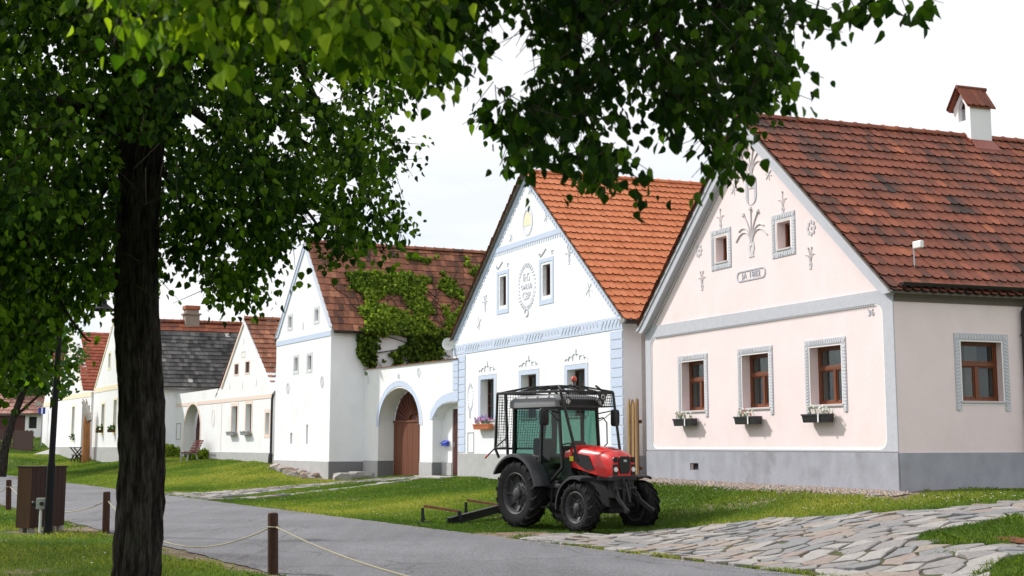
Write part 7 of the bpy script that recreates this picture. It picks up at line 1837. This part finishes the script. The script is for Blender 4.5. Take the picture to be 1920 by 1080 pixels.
# ---- creeper on the granary roof and wall
rng = np.random.default_rng(44)
R0 = [Vector(p) for p in rtT]; eu = (R0[1]-R0[0]).normalized(); ev = (R0[2]-R0[0]); SLT = ev.length; ev = ev.normalized(); nn_ = eu.cross(ev).normalized(); nn_ = nn_ if nn_.z > 0 else -nn_
Mt = np.array(Th.M)[:3]; 
pts = []; nrm = []
Mr = Matrix(Th.M).to_3x3(); wn_ = np.array(Mr @ nn_); ws_ = np.array(Mr @ Vector((Th.ey.y, -Th.ey.x, 0)))
def roof_ok(u, v):
    lo = 1.2+.5*noise.noise(Vector((v*.8, 3, 0))); dens = noise.noise(Vector((u*.75, v*.9, 7)))*1.0+.16*noise.noise(Vector((u*2.6, v*2.8, 2)))*2
    if u < lo: return False
    top = 4.0+.75*min(1, max(0, (u-2)/3))+.3*noise.noise(Vector((u*1.1, 0, 5)))
    if v > top*.95: return False
    th_ = -.18 if v < 1.1 else (.03 if u < 2.2 else -.07)
    if v > 3.2: th_ += .1
    return dens > th_
for _ in range(30000):
    u = rng.uniform(.4, 9.5); v = rng.uniform(-.1, 4.7)
    if roof_ok(u, v): p = R0[0]+eu*u+ev*v+nn_*(.05+abs(rng.normal(0, .09))); pts.append(np.array(Th.M @ p)); nrm.append(wn_)
nr = len(pts)
for _ in range(16000):
    tt = rng.uniform(1.0, 8.5); z = 6.0-rng.uniform(0, 1)**1.3*2.3; dn_ = noise.noise(Vector((tt*.9, z*.8, 11))) + .3*noise.noise(Vector((tt*3, z*3, 1)))
    dens = (.12 if z > 5.55 else 0)+(.35 if 3.0 < tt < 4.4 else 0)+(.25 if 1.0 < tt < 1.7 else 0)
    if z < 4.3: continue
    if dn_+dens > .10: pts.append(np.array(Th.M @ STh(tt, -.06-abs(rng.normal(0, .12)), z))); nrm.append(ws_)
P = np.array(pts); NB = np.array(nrm); S = rng.uniform(.6, 1.3, len(P))*.125; t = np.clip(rng.normal(.55, .25, len(P)) + .25*np.array([float(noise.noise(Vector(p)*.8)) for p in P]) - .25*(np.arange(len(P)) >= nr), .01, .99)
org = np.array(Th.M @ STh(3.6, -.1, 1.0)); ve = empty('climbing_creeper', tuple(org), 0, 'green creeper climbing the granary wall and spreading over its tiled roof', 'creeper')
leaves_mesh('foliage', P, leaf_frames(P, np.array([0, 0, -1.])+rng.normal(0, .3, P.shape), rng, S, .5, NB*1.0), S, t, M_vine, ve, org)
b = MB(); r = random.Random(5)
for k in range(16):
    tt = 3.6+r.uniform(-.3, .5); p = [Vector(np.array(Th.M @ STh(tt+(r.uniform(-2.4, 4)*q/5), -.05, 1.2+4.8*q/5))-org) for q in range(6)]; b.tube(p, [.04-.005*q for q in range(6)], 5)
for k in range(30):
    u = r.uniform(1.5, 6); v = 0; p = []
    for q in range(9): p.append(Vector(np.array(Th.M @ (R0[0]+eu*u+ev*v+nn_*.05))-org)); u += r.uniform(-.35, .5); v += r.uniform(.1, .6)
    b.tube([x for x in p], .014, 4)
b.build('stems', M_twig, ve, recalc=False)

# small plants by the cottage
p = Ch.M @ Ch.F(14.6, -.55, .95); bushy('hosta_clump', (p.x, p.y, gz1(p.x, p.y)), [(0, 0, .28, .6, .4, .36), (.5, .1, .2, .35, .3, .25)], 260, .22, M_vine, 'bright green clump of leaves left of the arched entry', None, 11, .8, None, 'plant')
p = Ch.M @ Ch.F(9.4, -.4, .95); bushy('hosta_clump', (p.x, p.y, gz1(p.x, p.y)), [(0, 0, .22, .55, .25, .28), (.7, .1, .2, .4, .25, .25)], 200, .20, M_vine, 'bright green clump of leaves under the maroon bench', None, 12, .75, None, 'plant')
for k, (w, lb) in enumerate(((6.25, 'dark potted plant on the sill of the farmhouse window left of the trunk'), (3.25, 'potted plant on the farmhouse sill right beside the trunk'))):
    p = Dh.M @ Dh.F(w, -.1, 2.35); e = bushy('potted_plant', tuple(p), [(0, 0, .2, .24, .16, .16)], 60, .11, M_bushl, lb, None, 15+k, .4, 'plants on the farmhouse sills', 'plant'); b = MB(); b.box((-.25, -.1, -.05), (.25, .1, .12)); b.build('trough', M_plankd, e)
p = Eh.M @ Eh.F(1.85, -.1, 1.95); bushy('potted_plant', tuple(p), [(0, 0, .2, .18, .12, .2)], 45, .10, M_bushl, 'dark potted plant in the tall window near the passage', None, 19, .3, None, 'plant')

# ================================================================== GRASS
def grass(name, polytest, n, smin, smax, rng, hmin, hmax, label, power=1.0, wmul=1.0):
    """blades scattered in the street frame, denser close to the camera"""
    s0, s1 = smin; d0, d1 = smax
    s_ = rng.uniform(s0, s1, n); d_ = rng.uniform(d0, d1, n); x = SD[0]*s_+ND[0]*d_; y = 21.9+SD[1]*s_+ND[1]*d_
    k = (y > 6) & (np.abs(x/np.maximum(y, .1)) < .46) & polytest(x, y, s_, d_)
    dist = np.hypot(x, y); k &= rng.uniform(0, 1, n) < np.clip((14/np.maximum(dist, 1))**power, 0, 1)
    x, y, s_, d_, dist = x[k], y[k], s_[k], d_[k], dist[k]
    i_s = np.clip(np.searchsorted(s_ax, s_), 1, len(s_ax)-1); i_d = np.clip(np.searchsorted(d_ax, d_), 1, len(d_ax)-1); so = soil[i_s, i_d]
    k = rng.uniform(0, 1, len(x)) > so*1.25-.1; x, y, dist = x[k], y[k], dist[k]
    s_, d_ = s_[k], d_[k]
    i_s = np.clip(np.searchsorted(s_ax, s_)-1, 0, len(s_ax)-2); i_d = np.clip(np.searchsorted(d_ax, d_)-1, 0, len(d_ax)-2)
    fs = (s_-s_ax[i_s])/(s_ax[i_s+1]-s_ax[i_s]); fd = (d_-d_ax[i_d])/(d_ax[i_d+1]-d_ax[i_d])
    z = (GZ[i_s, i_d]*(1-fs)*(1-fd)+GZ[i_s+1, i_d]*fs*(1-fd)+GZ[i_s, i_d+1]*(1-fs)*fd+GZ[i_s+1, i_d+1]*fs*fd)
    m = len(x); g = np.hypot(np.sin(x*1.7+y*.6), np.cos(y*1.3-x))*.25+.85
    clump = np.array([noise.noise(Vector((a*.7, b_*.7, 1.5))) for a, b_ in zip(x, y)]); big = np.array([noise.noise(Vector((a*.22, b_*.22, 8.5))) for a, b_ in zip(x, y)])
    h = rng.uniform(hmin, hmax, m)*(1+clump*.9); a = rng.uniform(0, 2*pi, m); w = rng.uniform(.0035, .008, m)*np.clip(dist/11, 1, 5)*wmul
    lx = rng.normal(0, .45, m)*h; ly = rng.normal(0, .45, m)*h
    B0 = np.stack([x-np.cos(a)*w/2, y-np.sin(a)*w/2, z-.004], -1); B1 = np.stack([x+np.cos(a)*w/2, y+np.sin(a)*w/2, z-.004], -1)
    Mx = np.stack([x+lx*.35, y+ly*.35, z+h*.6], -1); dx = np.stack([np.cos(a)*w*.4, np.sin(a)*w*.4, 0*a], -1); Tt = np.stack([x+lx, y+ly, z+h*(.9-.1*g)], -1)
    V = np.stack([B0, B1, Mx+dx, Tt, Mx-dx], 1).reshape(-1, 3)
    L_ = (np.array([[0, 1, 2, 3, 4]])+np.arange(m)[:, None]*5).ravel()
    t = np.clip(.31+rng.normal(0, .2, m)+clump*.4+big*.7, .01, .99)
    o = fast_mesh(name, V, L_, 5, M_grass, tint=t); tag(o, label, 'grass', None, 'stuff'); return o
M_grass = leafmat('grass_blade', [(.050, .090, .014), (.095, .150, .022), (.17, .20, .034), (.30, .28, .07)], (.6, .7, .3), .6, .15)
def t_near(x, y, s_, d_): return (d_ < -5.62)
def t_far(x, y, s_, d_):
    ok = (d_ > .02)
    ok &= ~(in_poly(x, y, PAVE) & ~in_poly(x, y, ISLAND) & ~in_poly(x, y, CORNER)); ok &= ~(in_poly(x, y, PATH) & (np.sin(x*9)*np.sin(y*7) < .6)); ok &= ~(in_poly(x, y, PATH2) & (np.sin(x*9)*np.sin(y*7) < .5))
    return ok
rng = np.random.default_rng(77)
grass('lawn_grass', t_near, 420000, (-8, 34), (-17, -5.6), rng, .025, .07, 'short green lawn grass on the near side of the lane', 1.0)
grass('lawn_grass', t_far, 900000, (-9.5, 30), (0.0, 9.0), rng, .025, .07, 'short green lawn grass between the lane and the nearer houses', 1.0)
grass('lawn_grass', t_far, 420000, (30, 80), (0.0, 9.5), rng, .03, .08, 'sunlit lawn grass on the mound before the cottage and far houses', .6, 1.2)
# tufts in the pavement joints and longer grass in the island
def t_isl(x, y, s_, d_): return in_poly(x, y, ISLAND) | in_poly(x, y, CORNER)
grass('long_grass', t_isl, 160000, (-13, -4), (.2, 8), rng, .05, .12, 'longer grass of the wedges growing into the stone pavement', .6)
jn = [noise.noise(Vector((i*.37, 1, 1))) for i in range(10)]
def t_joint(x, y, s_, d_):
    k = in_poly(x, y, PAVE) & (x > 3.0+(y-17)*-.1) & (y < 17.5)
    nz_ = np.array([noise.noise(Vector((a*2.2, b_*2.2, 4))) for a, b_ in zip(x, y)]); return k & (nz_ > .12)
grass('joint_grass', t_joint, 60000, (-12, -4), (.1, 5), rng, .02, .05, 'thin grass growing in the joints of the stone pavement', .5)
# daisies
r = random.Random(4); b = MB()
M_daisy = mat('daisy_petal', (.85, .85, .82), .7)
for k in range(900):
    s_ = r.uniform(-7, 30); d_ = r.uniform(.4, 7.2) if r.random() < .8 else r.uniform(-8, -5.9)
    if s_ < 1 and r.random() < .8: d_ = r.uniform(4.2, 6.4)
    x, y = sd2xy(s_, d_)
    if in_poly(np.array([x]), np.array([y]), PAVE)[0] or abs(x/y) > .45 or noise.noise(Vector((x*.5, y*.5, 3))) < .02: continue
    z = gz1(x, y)+r.uniform(.05, .08); q = r.uniform(.009, .016)
    b.poly([(x+cos(a*pi/3)*q, y+sin(a*pi/3)*q, z+r.uniform(0, .006)) for a in range(6)])
    b.poly([(x+cos(a*pi/3)*q*.8, y+.2*sin(a*pi/3)*q, z+sin(a*pi/3)*q*.5) for a in range(6)])
o = b.build('daisies', M_daisy, None, recalc=False); tag(o, 'scattered small white daisies in the lawn', 'flowers', None, 'stuff')
